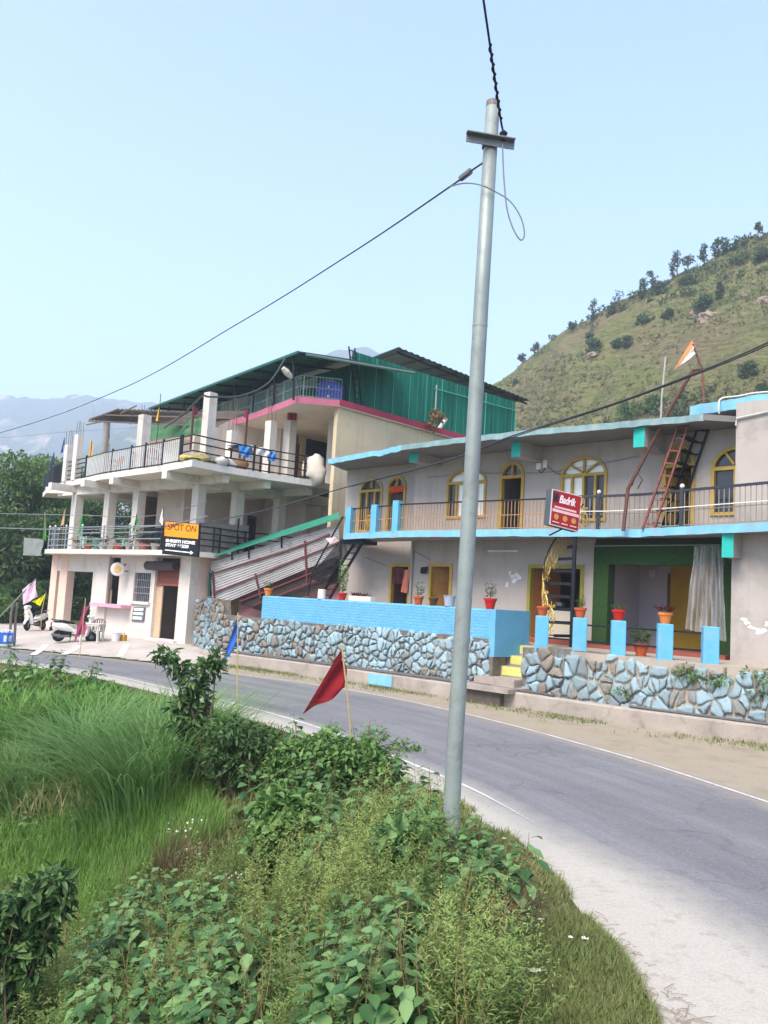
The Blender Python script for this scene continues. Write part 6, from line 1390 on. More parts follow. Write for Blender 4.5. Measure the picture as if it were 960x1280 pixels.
def cabinet(px0, px1, y0, o, label, mat):
    a, b_ = F1.u(px0, 670, o), F1.u(px1, 670, o); z = F1.px((px0+px1)/2, y0, o)[1]; p = F1.w((a+b_)/2, o, S1t); t = empty('black_cabinet', p, label, 'cabinet')
    MB().fbox(F1, a, b_, o-.5, o, S1t+.03, z).build('carcass', mat, t)
    for k in (0, 1): MB().fbox(F1, a+.04+(b_-a)/2*k, a+(b_-a)/2*(k+1)-.04, o+.002, o+.025, S1t+.09, z-.06).build('door', mat, t)
    return t
cabinet(183, 200, 660, -1.4, 'black cabinet standing behind the rail left of the orange sign', bk_)
cabinet(66, 74, 667, -1.3, 'dark grey cabinet at the far left end of the first-floor balcony', M('grey_plastic', '#4a4c50', .5))
dg = leafmat('balcony_leaves', (.02, .045, .012), (.05, .10, .03)); cemp = M('cement_pot', '#a0958a', .9, .1, 5)
for i, (px_, n_, h_) in enumerate(((84, 60, .3), (98, 90, .35), (121, 80, .3), (140, 120, .5), (156, 90, .4), (171, 140, .8), (178, 60, .3), (192, 50, .25))):
    q = at1(px_); q = q+(F1.w(4, -4, 0)-q).normalized()*.42
    pot((q.x, q.y, S1t+.002), 1.1, [cemp, terra, cemp, terra, cemp, cemp, terra, cemp][i], ['cement pot of low leaves at the left end of the balcony row', 'terracotta pot below the bright green flag', 'cement pot of leaves just left of the second first-floor column', 'terracotta pot with a tall bushy plant behind the balcony rail', 'cement pot of leaves right of the mint tablecloth', 'cement pot with the tallest dark plant of the balcony row', 'terracotta pot of short leaves before the black cabinet', 'cement pot nearest the orange sign on the balcony'][i], dg, n_, h_, .25, .11, .5)
t = wave_cloth('grey_shade_net', D(30, 672, 43), D(54, 674, 42), D(52, 695, 42), D(29, 694, 43), M('grey_shade_net_cloth', '#7e8480', .9, .1, 6), .05, 2, 10); tag(t, 'grey square of netting hung out beyond the left end of the first floor', 'net')
# forecourt: table, chair, cans
whp = M('white_plastic_worn', '#cfcbc4', .5, .06, 5)
def plastic_table(px0, px1, y0, y1, label):
    a, b_ = D(px0, y1, 33.6), D(px1, y1, 33.6); p = a.lerp(b_, .5); gz_ = float(ground_z(p.x, p.y))+.03; t = empty('plastic_table', (p.x, p.y, gz_), label, 'table'); f = Fac((p.x, p.y), (b_-a)); w_ = (b_-a).length/2; h = .72
    MB().fbox(f, -w_, w_, -.38, .38, gz_+h-.03, gz_+h).fbox(f, -w_+.03, w_-.03, -.35, .35, gz_+h-.1, gz_+h-.032).build('tabletop', whp, t)
    for s_ in (-1, 1):
        for o in (-.3, .3): MB().bar(f.w(s_*(w_-.07), o, gz_+h-.03), f.w(s_*(w_-.03), o*1.1, gz_), .07, .05).build('leg', whp, t)
plastic_table(103, 126, 768, 803, 'white plastic table standing before the pink ledge')
p = Z(116, 803, .3); plastic_chair('plastic_chair', (p.x-.2, p.y+.9, float(ground_z(p.x, p.y))+.03), -1.6, M('brownish_plastic', '#8d7f78', .5), 'greyish plastic chair pushed behind the white table')
yc = Z(153, 803, .3); t = empty('oil_can', yc, 'yellow square oil can on the ground right of the white table', 'can'); f = Fac((yc.x, yc.y), (1, -.3)); MB().fbox(f, -.13, .13, -.1, .1, yc.z, yc.z+.3).build('can_body', M('yellow_can', '#c9983a', .5, .15, 6), t); MB().tube([f.w(-.08, 0, yc.z+.3), f.w(-.06, 0, yc.z+.36), f.w(.06, 0, yc.z+.36), f.w(.08, 0, yc.z+.3)], .012, 5).build('handle', iron, t)
wbk = Z(144, 803, .3); t = empty('white_bucket', wbk, 'pale grey bucket beside the yellow oil can', 'bucket'); MB().lathe(wbk, [(.14, 0), (.18, .36), (.195, .36), (.195, .39), (.175, .39), (.13, .02)], 14).build('bucket_body', M('pale_plastic', '#d4d2d0', .5), t); MB().tube([wbk+V((-.18, 0, .37)), wbk+V((-.12, -.1, .3)), wbk+V((.12, -.1, .3)), wbk+V((.18, 0, .37))], .008, 5).build('handle', iron, t)
pb = Z(247, 806, .28); t = empty('pink_bucket', pb, 'pink bucket at the foot of the peach side wall', 'bucket'); MB().lathe(pb, [(.13, 0), (.17, .3), (.185, .3), (.185, .33), (.165, .33), (.12, .02)], 14).build('bucket_body', M('pink_plastic', '#d58a9a', .5), t); MB().tube([pb+V((-.17, 0, .31)), pb+V((0, -.1, .25)), pb+V((.17, 0, .31))], .008, 5).build('handle', iron, t)
sk = Z(253.5, 812, .15); t = tag(MB().tube([sk, sk+V((.02, 0, .75)), D(256, 768, sk.y)], .05, 7).build('wooden_stake', M('weathered_timber', '#6b6259', .9)), 'dark weathered stake standing at the corner of the rough stone wall', 'stake')
# pink cloth and ramp seen through the open bay
t = cloth('pink_sheet', F1, [fp(F1, 86, 731, -7), fp(F1, 104, 731, -7), fp(F1, 103, 752, -7), fp(F1, 85, 752, -7)], M('pale_pink_cloth', '#d9bcc0', .9), o=-7, amp=.05); tag(t, 'pale pink sheet hung up behind the open bay of the ground floor', 'sheet')
# far left: blue drum-like bundles and stakes
for x, l1, l2 in ((4, 'blue plastic can at the left picture edge beside the road', 'dark stake behind the leftmost blue can'), (10, 'blue and white plastic can just right of the leftmost blue can', 'dark stake behind the blue and white can')):
    p = Z(x, 805, .12); t = empty('plastic_can', p, l1, 'can'); f = Fac((p.x, p.y), (1, .2)); MB().fbox(f, -.17, .17, -.12, .12, p.z, p.z+.42).build('can_body', M('blue_can', (.03, .12, .5), .4, .1, 5), t); MB().tube([f.w(-.08, 0, p.z+.42), f.w(-.08, 0, p.z+.5), f.w(.08, 0, p.z+.5), f.w(.08, 0, p.z+.42)], .025, 6).build('handle', M('white_plastic', '#d9d9d6', .4), t)
    MB().fbox(f, .02, .12, .121, .128, p.z+.1, p.z+.32).build('paper_patch', whp, t)
    t = tag(MB().tube([p+V((.05, .45, -.1)), p+V((.0, .45, 1.0)), p+V((.03, .42, 1.5))], .05, 7).build('wooden_stake', M('weathered_timber', '#6b6259', .9)), l2, 'stake')
# ------------------------------------------------------------------ scooters
def loft(secs, n=14, name='body'):
    """secs: (x, yc, zc, half width, half height) rings along x"""
    mb = MB(); vs_ = []
    for x, zc, hw, hh in secs:
        for j in range(n): t = 2*math.pi*j/n; c_, s_ = math.cos(t), math.sin(t); vs_.append((x, math.copysign(abs(c_)**.75, c_)*hw, zc+math.copysign(abs(s_)**.75, s_)*hh))
    m_ = len(secs); fs = [(i*n+j, (i+1)*n+j, (i+1)*n+(j+1) % n, i*n+(j+1) % n) for i in range(m_-1) for j in range(n)]+[tuple(range(n))[::-1], tuple(range((m_-1)*n, m_*n))]
    mb.add(vs_, fs); return mb
def scooter():
    body = M('cream_white_scooter_paint', '#d6d2c9', .25, .03, 3, bmp=0, spec=.5); bl_ = M('black_rubber', '#17181a', .7, .05, 6); gr = M('scooter_grey', '#6d7173', .45, .06, 5, metal=.4)
    s = empty('scooter', (0, 0, 0), '', 'scooter')
    loft([(-.88, .62, .06, .05), (-.80, .64, .15, .10), (-.55, .60, .19, .17), (-.30, .56, .17, .17), (-.12, .48, .13, .12), (-.02, .42, .1, .06)]).build('rear_body', body, s, smooth=True)
    loft([(-.12, .29, .13, .035), (.0, .26, .17, .04), (.30, .27, .17, .04), (.42, .33, .14, .05)]).build('floorboard', gr, s, smooth=True)
    mb = MB()
    pr = [(.40, .26, .17), (.46, .45, .20), (.50, .65, .19), (.56, .86, .14), (.58, .95, .11)]; n = 9; vs_ = []
    for x, z, hw in pr:
        for j in range(n): t = -1+2*j/(n-1); vs_.append((x+.10*(1-t*t), t*hw, z))
    for x, z, hw in pr:
        for j in range(n): t = -1+2*j/(n-1); vs_.append((x+.10*(1-t*t)-.05, t*hw*.95, z))
    k = len(pr)*n; fs = [(i*n+j, i*n+j+1, (i+1)*n+j+1, (i+1)*n+j) for i in range(len(pr)-1) for j in range(n-1)]; fs += [tuple(a+k for a in f_[::-1]) for f_ in fs]
    fs += [(i*n+e, (i+1)*n+e, (i+1)*n+e+k, i*n+e+k) for i in range(len(pr)-1) for e in (0, n-1)]
    mb.add(vs_, fs).build('front_apron', body, s, smooth=True)
    loft([(.40, 1.0, .05, .03), (.46, 1.0, .16, .07), (.58, 1.0, .15, .08), (.66, .98, .07, .06)]).build('handlebar_cowl', body, s, smooth=True)
    MB().lathe((.64, 0, .98), [(.085, 0), (.085, .03), (.06, .045), (.01, .05)], 14, ax=(1, 0, .1)).build('headlight', M('headlight_glass', '#c9cbd0', .1, .03, 3, bmp=0, spec=.6), s)
    for sg_ in (-1, 1):
        MB().tube([(.46, sg_*.15, 1.0), (.40, sg_*.36, 1.02)], .02, 7).build('grip', bl_, s)
        mi = MB().tube([(.46, sg_*.2, 1.03), (.45, sg_*.27, 1.2)], .009, 5).build('mirror_stalk', bl_, s); MB().lathe((.46, sg_*.29, 1.24), [(.06, 0), (.065, .02), (.03, .03)], 12, ax=(-1, 0, .1)).build('mirror', bl_, mi)
        MB().lathe((.6, sg_*.1, .72), [(.035, 0), (.035, .03), (.01, .04)], 8, ax=(1, sg_*.3, 0)).build('indicator', M('amber_lens', '#c97a25', .3), s)
    loft([(-.78, .77, .10, .03), (-.6, .79, .15, .055), (-.3, .76, .15, .05), (-.08, .73, .11, .045), (-.02, .72, .06, .02)]).build('seat', bl_, s, smooth=True)
    MB().tube([(-.6, -.17, .80), (-.85, -.15, .84), (-.92, 0, .85), (-.85, .15, .84), (-.6, .17, .80)], .018, 7).build('grab_rail', gr, s)
    for x in (-.58, .62):
        w_ = MB().lathe((x, -.055, .225), [(.15, 0), (.2, .01), (.225, .04), (.225, .07), (.2, .10), (.15, .11)], 22, ax=(0, 1, 0)).build('wheel', bl_, s); MB().lathe((x, -.06, .225), [(.05, 0), (.14, .012), (.15, .03), (.15, .09), (.14, .108), (.05, .12)], 18, ax=(0, 1, 0)).build('rim', gr, w_)
    loft([(.44, .42, .05, .03), (.55, .47, .075, .035), (.66, .46, .075, .035), (.80, .34, .06, .03), (.84, .28, .04, .02)]).build('front_mudguard', body, s, smooth=True)
    for sg_ in (-1, 1): MB().tube([(.52, sg_*.075, .7), (.62, sg_*.08, .225)], .022, 7).build('fork', gr, s)
    MB().hexa([(-.93, -.08, .40), (-.80, -.08, .44), (-.80, .08, .44), (-.93, .08, .40), (-.93, -.08, .56), (-.84, -.08, .56), (-.84, .08, .56), (-.93, .08, .56)]).build('number_plate_holder', bl_, s); MB().lathe((-.86, 0, .66), [(.09, 0), (.085, .03), (.03, .05)], 12, ax=(-1, 0, 0)).build('tail_light', M('red_lens', '#8d1518', .25), s)
    MB().tube([(-.2, -.12, .25), (-.5, -.17, .22), (-.85, -.19, .30)], [.035, .055, .05], 8).build('exhaust', gr, s)
    MB().bar((-.1, .1, .3), (-.16, .2, .01), .02).build('stand', gr, s)
    MB().hexa([(-.45, -.12, .18), (-.12, -.12, .20), (-.12, .1, .20), (-.45, .1, .18), (-.45, -.12, .42), (-.12, -.12, .40), (-.12, .1, .40), (-.45, .1, .42)]).build('engine_case', bl_, s)
    return s
s1 = scooter(); p = Z(93, 802, .27); s1.location = (p.x-.05, p.y+.1, float(ground_z(p.x, p.y))+.035); s1.rotation_euler = (rad(4), 0, rad(22)); s1['label'] = 'cream white scooter parked side-on by the white plastic table'; s1['group'] = 'parked scooters'
s2 = copy_tree(s1); p = Z(44, 789, .34); s2.location = (p.x, p.y, float(ground_z(p.x, p.y))+.035); s2.rotation_euler = (rad(8), 0, rad(-100)); s2['label'] = 'cream white scooter facing the road beside the leftmost columns'
# flags by the road ------------------------------------------------------
red = '#8c1a24'
flag([(439, 925), (437.5, 905), (434, 866), (427, 806)], [(426.5, 812), (430, 829), (434, 861), (378, 893)], 14.4, red, 'large dark red triangular flag on a bamboo stick at the road edge', .014, amp=.085, seed=2, d2=.2)
flag([(297, 890), (296.5, 850), (297.5, 766)], [(297, 768), (297, 790), (296, 806), (278, 828)], 18.4, '#3f6fc4', 'drooping blue flag on a bamboo stick behind the dark shrub', .014, amp=.10, seed=4, d2=.15)
flag([(98, 838), (100, 815), (107, 748)], [(106.5, 750), (106, 765), (103, 790), (92, 803)], 24.3, '#c9527c', 'drooping magenta flag on a thin stick at the road before the scooter', .012, amp=.12, seed=6, d2=.15)
flag([(-6, 777), (20, 750), (45, 724)], [(28, 737), (43.5, 725), (47, 746), (29, 756)], 33.5, '#dfb7c8', 'pale pink square flag on a long leaning pole', .025, amp=.10, seed=7, smat=cabl)
flag([(51, 790), (52, 765), (57, 741)], [(57.5, 741), (52, 746), (40, 752), (50, 757.5)], 35.0, '#d8d800', 'bright yellow flag above the scooter by the leftmost columns', .015, amp=.08, seed=8)
# ================================================================== utility pole and cables
galv = M('galvanised_steel', '#8e9692', .5, .14, 3, stain='#6b5a4a', stain_amt=.55, stain_scale=5, metal=.3, bscale=60, streak=.5)
g = G(560, 1096); base_p = V((g.x, g.y, g.z)); dpt = base_p.y
def PP(x, y, k=0): return D(x, y, dpt+k)
up_pole = [base_p-V((0, 0, .3)), PP(562, 1060), PP(568.8, 930), PP(585.5, 660), PP(602, 370), PP(616, 132)]
pole = empty('utility_pole', base_p, 'tall galvanised steel utility pole standing in the weeds at the road edge', 'pole')
r0 = 10.2/F*dpt
MB().tube(up_pole, [r0*1.03, r0*1.02, r0*1.0, r0*.96, r0*.93, r0*.9], 20).build('shaft', galv, pole, smooth=False)
for o in pole.children:
    o.data.polygons.foreach_set('use_smooth', [len(p.vertices) == 4 for p in o.data.polygons])
for a, b_ in ((0.0, 1),): pass
MB().tube([PP(600, 405), PP(599.8, 409)], r0*.97, 18).build('joint_ring', galv, pole)
MB().tube([PP(615.9, 134), PP(616.3, 127)], [r0*.93, r0*.86], 18).build('cap', M('dark_pole_cap', '#6f6a66', .5), pole)
cl_ = PP(611.5, 183); ax_ = V((1, .10, -.06)).normalized(); L_ = 32/F*dpt
mb = MB(); a, b_ = cl_-ax_*L_-V((0, r0+.01, 0)), cl_+ax_*L_-V((0, -r0*0+r0+.01, 0)); mb.bar(a, b_, .012, .085); mb.bar(a+V((0, -.03, .045)), b_+V((0, -.03, .045)), .075, .012)
br_ = mb.build('cross_arm', M('zinc_angle_iron', '#77797a', .5, .1, 6, metal=.4), pole)
MB().tube([cl_+V((0, 0, -.02)), cl_+V((0, 0, .03))], r0*.95, 16).build('clamp', M('dark_zinc_clamp', '#4a4c4f', .5, .1, 6, metal=.5), pole)
ins = MB(); q = cl_+ax_*(17/F*dpt); ins.lathe(q+V((0, -r0, .03)), [(.03, 0), (.05, .03), (.03, .06), (.045, .09), (.02, .12)], 10).build('insulator', M('dark_insulator', '#2f2c2d', .4), pole)
OA, OB = PP(626, 150), D(600, -30, dpt*.8)
cable('overhead_cable', [PP(634, 186), PP(630, 168), OA, OA.lerp(OB, .4), OB, OB+(OB-OA)*6], 'black twisted cable rising from the pole top overhead towards the viewer', .011, iron)
cable('twisted_cable', [OA.lerp(OB, t)+V((.012*math.sin(t*90), -.012*math.cos(t*90), 0)) for t in np.linspace(0, .58, 60)], 'thick wrapped end of the overhead cable at the pole top', .011, iron, n=2)
cable('dropper_cable', [PP(628, 180, -.1), PP(630, 225, -.1), PP(634, 262, -.1), PP(642, 287, -.1), PP(651, 300, -.1), PP(655.5, 292, -.1), PP(651, 272, -.1), PP(638, 252, -.1), PP(620, 240, -.1), PP(600, 231, -.1), PP(580, 229, .1), PP(563, 233, .3)], 'thin grey cable hanging in a long loop beside the pole', .008, cabl)
cable('span_cable', [PP(603, 204), PP(587, 215, .2), PP(563, 233, .5), (440, 316, 12.5), (300, 403, 17), (150, 487, 24), (0, 541, 32), (-200, 590, 44)], 'long cable sloping from the pole down across the sky to the left', .011, cab)
MB().tube([PP(588, 214, .2), PP(576, 223, .35)], .035, 8).build('x', cabl); o = bpy.data.objects['x']; o.name = 'cable_grip'; tag(o, 'grey strain clamp on the sloping cable left of the pole', 'clamp')
cable('house_cable', [(1060, 370, 12.5), (960, 428, 14), (860, 470, 15.5), (760, 507, 17.2), (640, 545, 19.5), (560, 575, 22), (440, 607, 25.5), (330, 638, 28.5), (250, 655, 31), (205, 664, 32), (120, 676, 36)], 'dark twisted cable crossing before both houses from the upper right', .018, cab)
cable('house_cable', [(1060, 374, 12.5), (960, 431, 14.05), (860, 472, 15.55), (760, 508.5, 17.25), (640, 547, 19.55), (560, 576, 22.05), (440, 608, 25.6)], 'second strand wound along the dark cable before the grey house', .010, iron)
cable('thin_wire', [(-150, 640, 50), (0, 642, 42), (100, 644, 38), (185, 645, 36), (260, 628, 33.0)], 'thin pale wire running in from the left to the first floor', .014, cabl)
cable('thin_wire', [(-150, 656, 44), (0, 660, 36), (100, 662, 33.5), (200, 657, 31.5), (260, 645, 31)], 'pale wire just below the other one at the first floor', .018, cabl)
cable('thin_wire', [(-150, 552, 60), (0, 547, 50), (80, 540, 46), (200, 533, 40)], 'thin wire across the hazy mountains to the rusty canopy', .012, cabl)
cable('thin_wire', [(-100, 540, 70), (0, 573, 60), (50, 585, 55), (110, 598, 39)], 'thin dark wire across the tree tops to the terrace corner', .015, cab)
# electric meter tangle on the wall
ju, jz = WA.px(678, 582); t = empty('junction_box', WA.w(ju, .02, jz), 'white junction boxes with loose wires on the wall by the balcony', 'junction box')
MB().fbox(WA, ju-.16, ju+.0, .003, .09, jz-.12, jz+.08).build('box', M('white_plastic', '#d9d9d6', .4), t); MB().fbox(WA, ju+.06, ju+.22, .003, .08, jz-.08, jz+.14).build('box', M('white_plastic', '#d9d9d6', .4), t)
mb = MB(); mb.tube(cat_rom([WA.w(ju-.3, .05, RZ-.1), WA.w(ju-.2, .05, jz+.5), WA.w(ju-.05, .06, jz-.2), WA.w(ju+.15, .06, jz-.1)], 6), .012, 5).tube(cat_rom([WA.w(ju+.1, .05, jz+.1), WA.w(ju+.3, .05, jz-.1), WA.w(ju+.6, .04, jz-.3), WA.w(ju+.9, .04, jz-.3)], 6), .01, 5).build('wire', iron, t)
cable('wall_wire', [WA.w(WA.u(535, 600), .05, WA.px(535, 597)[1]), WA.w(WA.u(600, 600), .06, WA.px(600, 588)[1]-.1), WA.w(WA.u(690, 590), .05, WA.px(690, 590)[1]), WA.w(WA.u(800, 570), .05, WA.px(800, 570)[1])], 'thin wire sagging along the upper wall of the grey house', .008, cabl)
cable('roof_hose', [(899, 517, 21.6), (898.5, 507, 21.6), (902, 498, 21.9), (923, 495, 21.6), (945, 491, 21.3), (985, 488, 21.0)], 'pale hose lying along the blue roof edge', .02, M('white_pvc', '#d9d6cd', .5))
# ================================================================== trees
def blobleaves(cs, n, leaf, asp, up=.35, shell=.55, T_out=.6):
    """leaf positions spread through ellipsoids cs = [(centre, (rx, ry, rz))]"""
    vol = np.array([c[1][0]*c[1][1]*c[1][2] for c in cs])**(2/3); k = NR.choice(len(cs), n, p=vol/vol.sum())
    ctr = np.array([tuple(c[0]) for c in cs]); rr = np.array([c[1] for c in cs]); d = unit(n); r = shell+(1-shell)*NR.random(n)**.6; r *= 1+.22*np.sin(d[:, 0]*5+k)*np.cos(d[:, 2]*6+k*2)
    P = ctr[k]+d*rr[k]*r[:, None]; T = d*T_out+unit(n)*.7+[0, 0, -.25]; N = unit(n)*.6+d*.4+[0, 0, up]
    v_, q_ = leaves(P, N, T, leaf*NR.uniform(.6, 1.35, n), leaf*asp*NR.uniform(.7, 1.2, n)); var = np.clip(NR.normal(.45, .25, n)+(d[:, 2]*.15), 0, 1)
    return v_, q_, np.repeat(var, 4)
bark = M('grey_brown_bark', '#6b5a4a', .95, .25, 6, bmp=.6)
tl1 = leafmat('tree_leaves', (.055, .115, .026), (.165, .27, .07)); tl2 = leafmat('dark_tree_leaves', (.035, .075, .024), (.095, .16, .05)); tl3 = leafmat('dry_hill_leaves', (.06, .09, .032), (.12, .155, .055))
def tree(name, base_, h, spread, nleaf, leaf, mat, label, group=None, seed=0, trunk=.3, r=.12, lobes=9, cat='tree', flat=1.0):
    rr = random.Random(seed); b_ = V(base_); t = empty(name, b_, label, cat, group); tr = MB(); lean = V((rr.uniform(-.08, .08)*h, rr.uniform(-.05, .05)*h, 0)); topt = b_+lean+V((0, 0, h*.8))
    mid = b_.lerp(topt, .5)+V((rr.uniform(-.05, .05)*h, 0, 0)); tr.tube([b_-V((0, 0, .2)), b_.lerp(mid, .5), mid, topt], [r*1.2, r, r*.7, r*.2], 8); cs_ = []
    for k in range(lobes):
        z = h*(trunk+(1-trunk)*(k+.6)/lobes); a = rr.uniform(0, 6.28); w_ = spread*(1-.55*abs((z/h-trunk)/(1-trunk)-.4))*rr.uniform(.45, .95)
        c_ = b_+lean*(z/h)+V((math.cos(a)*w_*.65, math.sin(a)*w_*.65, z*.93)); s_ = spread*rr.uniform(.28, .50); cs_.append((c_, (s_, s_, s_*.62*flat)))
        p0 = b_.lerp(topt, max(.1, z/h-.18)); tr.tube([p0, p0.lerp(c_, .55)+V((0, 0, .05*h*rr.random())), c_], [r*.42, r*.28, r*.08], 6)
    tr.build('trunk', bark, t, smooth=True); v_, q_, va = blobleaves(cs_, nleaf, leaf, .5); npmesh('crown', v_, q_, mat, t, var=va); return t
# big trees left of and behind the guest house
gtree = 'big trees left of the guest house'
for i, (px_, py_, d, h, sp_, nl, m_, l) in enumerate((
    (8, 790, 58, 11.5, 5.0, 15000, tl1, 'tall leafy green tree at the left picture edge'),
    (45, 785, 62, 11.8, 4.4, 14000, tl1, 'tall leafy green tree just left of the guest house corner'),
    (-60, 785, 60, 11, 5, 6000, tl2, 'dark green tree partly outside the left picture edge'),
    (28, 790, 51, 6.4, 3.2, 9000, tl2, 'lower dark green tree below the two tall leafy trees'),
    (-12, 790, 49, 5.6, 3.0, 6000, tl2, 'low dark tree above the blue cans'),
    (100, 780, 66, 9.5, 4.2, 9000, tl1, 'green tree seen through the first-floor balcony behind the mint table'),
    (150, 780, 68, 9.5, 4.0, 7000, tl2, 'dark tree behind the middle of the first-floor balcony'))):
    p = D(px_, py_, d); p.z = float(ground_z(p.x, p.y)); tree('leafy_tree', p, h, sp_, nl, .30, m_, l, gtree, 20+i, .15, .22, 14)
for i, (px_, py_, d, h, sp_, l) in enumerate(((14, 778, 44, 2.0, 1.3, 'low shrub behind the blue cans'), (33, 776, 45, 1.8, 1.2, 'low shrub between the blue cans and the far scooter'), (55, 774, 46, 2.2, 1.1, 'low shrub behind the far scooter'), (-14, 782, 42, 1.9, 1.5, 'low shrub at the left picture edge by the road'), (99, 775, 52, 2.4, 1.6, 'low shrub seen through the open ground-floor bay'))):
    p = D(px_, py_, d); p.z = float(ground_z(p.x, p.y)); tree('low_shrub', p, h, sp_, 2600, .17, tl1 if i % 2 else tl2, l, None, 60+i, .02, .04, 8, 'shrub')
t = tree('tree', Z(105, 790, .1)+V((-1.5, 9, 0)), 3.6, 1.1, 1200, .2, tl2, 'slim dark tree standing behind the open ground-floor bay', None, 71, .5, .12, 6)
# trees along the ridge of the hill
gh = 'small trees on the hill'
hl_ = [(668, 446, 20, 12, 0), (653, 455, 16, 10, 0), (740, 403, 38, 13, 1), (762, 396, 26, 11, 1), (773, 391, 38, 18, 2), (714, 416, 16, 12, 0), (806, 370, 34, 15, 1), (817, 362, 30, 16, 1), (800, 376, 22, 10, 2), (847, 346, 40, 16, 0), (860, 342, 30, 17, 0), (840, 350, 28, 12, 2), (881, 330, 33, 14, 1), (893, 324, 30, 17, 1), (907, 318, 24, 20, 1), (918, 313, 22, 16, 1), (948, 297, 24, 8, 0), (930, 308, 16, 12, 0)]
kinds = ['small round tree', 'dark upright tree', 'thin airy pale tree']
where = ['above the eave of the shed, upper of two low ones', 'nearest the shed roof, lower of two low ones', 'standing tallest at the lower ridge', 'right beside the tall tree on the lower ridge', 'with see-through crown on the lower ridge', 'alone midway along the lower ridge', 'standing before the dark ridge bush', 'leaning over the dark ridge bush', 'just left of the dark ridge bush', 'with a bare stem on the middle ridge', 'with drooping crown on the middle ridge', 'between bare-stemmed trees of the ridge', 'first in the thick row of the upper ridge', 'second in the thick row of the upper ridge', 'third in the thick row of the upper ridge', 'last in the thick row of the upper ridge', 'standing alone at the very top of the ridge', 'small and low just below the topmost tree']
for i, (x, y, hp_, sp_, kd) in enumerate(hl_):
    q = None
    for dy in range(0, 40, 1):
        q = on_hill(x, y+dy)
        if q: break
    d = (q-CAM).dot(_fw); h = hp_/F*d*R.uniform(.75, 1.02); s = sp_/F*d*R.uniform(.45, .6)
    tree('hill_tree', q-V((0, 0, .3)), h, s, [260, 330, 150][kd], .42, [tl3, tl2, tl3][kd], kinds[kd]+' '+where[i], gh, 90+i, [.55, .2, .35][kd], .11, [6, 8, 9][kd])
gb_ = 'dark bushes on the hillside'
bl_ = [(822, 362, 26, 16, 'large dark bush sitting on the ridge'), (880, 378, 30, 16, 'rounded dark bush beside the bare rock outcrop'), (900, 362, 9, 22, 'narrow upright bush above the rock outcrop'), (806, 400, 26, 12, 'wide low bush under the ridge'), (836, 391, 14, 12, 'small bush right of the wide low one'), (785, 425, 16, 13, 'bush at the centre of the slope'), (770, 428, 12, 9, 'small bush left of the central one'), (742, 434, 24, 22, 'dark bush with bare rocks at its foot'), (738, 420, 10, 10, 'small bush above the rocky one'), (785, 515, 36, 30, 'big green bush just above the roof edge'), (815, 505, 22, 20, 'green bush right of the big one above the roof'), (935, 460, 26, 16, 'dark bush at the right picture edge'), (950, 485, 18, 12, 'low dark bush above the blue roof corner'), (645, 478, 8, 6, 'tiny bush beside the shed roof'), (858, 350, 24, 10, 'bush under the middle ridge trees'), (925, 325, 30, 12, 'bush along the upper ridge'), (952, 320, 24, 18, 'bush at the top right edge')]
for i, (x, y, w_, hp_, l) in enumerate(bl_):
    q = on_hill(x, y+hp_*.4)
    if not q: continue
    d = (q-CAM).dot(_fw); tree('hill_bush', q-V((0, 0, .4)), hp_/F*d*1.05, w_/F*d*.55, 800, .42, [tl2, tl3][i % 3 == 2] if i not in (9, 10) else tl1, l, gb_, 140+i, .02, .1, 8, 'bush')
sc_p = []; 
while len(sc_p) < 4200:
    x, y = R.uniform(625, 975), R.uniform(285, 560); q = on_hill(x, y)
    if q and vnoise(q.x, q.z, .06, 3)+.6*vnoise(q.x, q.z, .2, 7) > R.uniform(-.45, .35): sc_p.append(tuple(q))
P = np.repeat(np.array(sc_p), 6, 0); n = len(P); sz = np.repeat(NR.uniform(.3, .7, len(sc_p))**1.6, 6); P = P+unit(n)*sz[:, None]*.5; T = unit(n)*.7+[0, 0, .6]; v_, q_ = leaves(P, unit(n)*.6+[0, -.4, .7], T, .9*sz, .42*sz)
tag(npmesh('hill_scrub', v_, q_, leafmat('scrub_leaves', (.09, .11, .035), (.20, .20, .085)), var=np.repeat(np.repeat(np.clip(NR.normal(.45, .3, len(sc_p)), 0, 1), 6), 4)), kind='stuff')
bs = []
while len(bs) < 130:
    x, y = R.uniform(640, 975), R.uniform(285, 550); q = on_hill(x, y)
    if q and vnoise(q.x, q.z, .05, 31) > R.uniform(-.1, .35): bs.append(tuple(q))
P = np.repeat(np.array(bs), 26, 0); n = len(P); sz = np.repeat(NR.uniform(.5, 1.7, len(bs)), 26); P = P+unit(n)*np.array([1.1, 1.1, .6])*sz[:, None]*NR.random((n, 1))**.4+np.array([0, 0, .3])*sz[:, None]; v_, q_ = leaves(P, unit(n)*.7+[0, -.4, .7], unit(n)*.7+[0, 0, .4], .6, .34)
tag(npmesh('hill_scrub', v_, q_, tl3, var=np.repeat(NR.random(n), 4)), kind='stuff')
rk = M('pale_brown_rock', '#8d7c6c', .95, .2, .6, stain='#5d5148', stain_amt=.6, stain_scale=.4, bmp=.6, bscale=6)
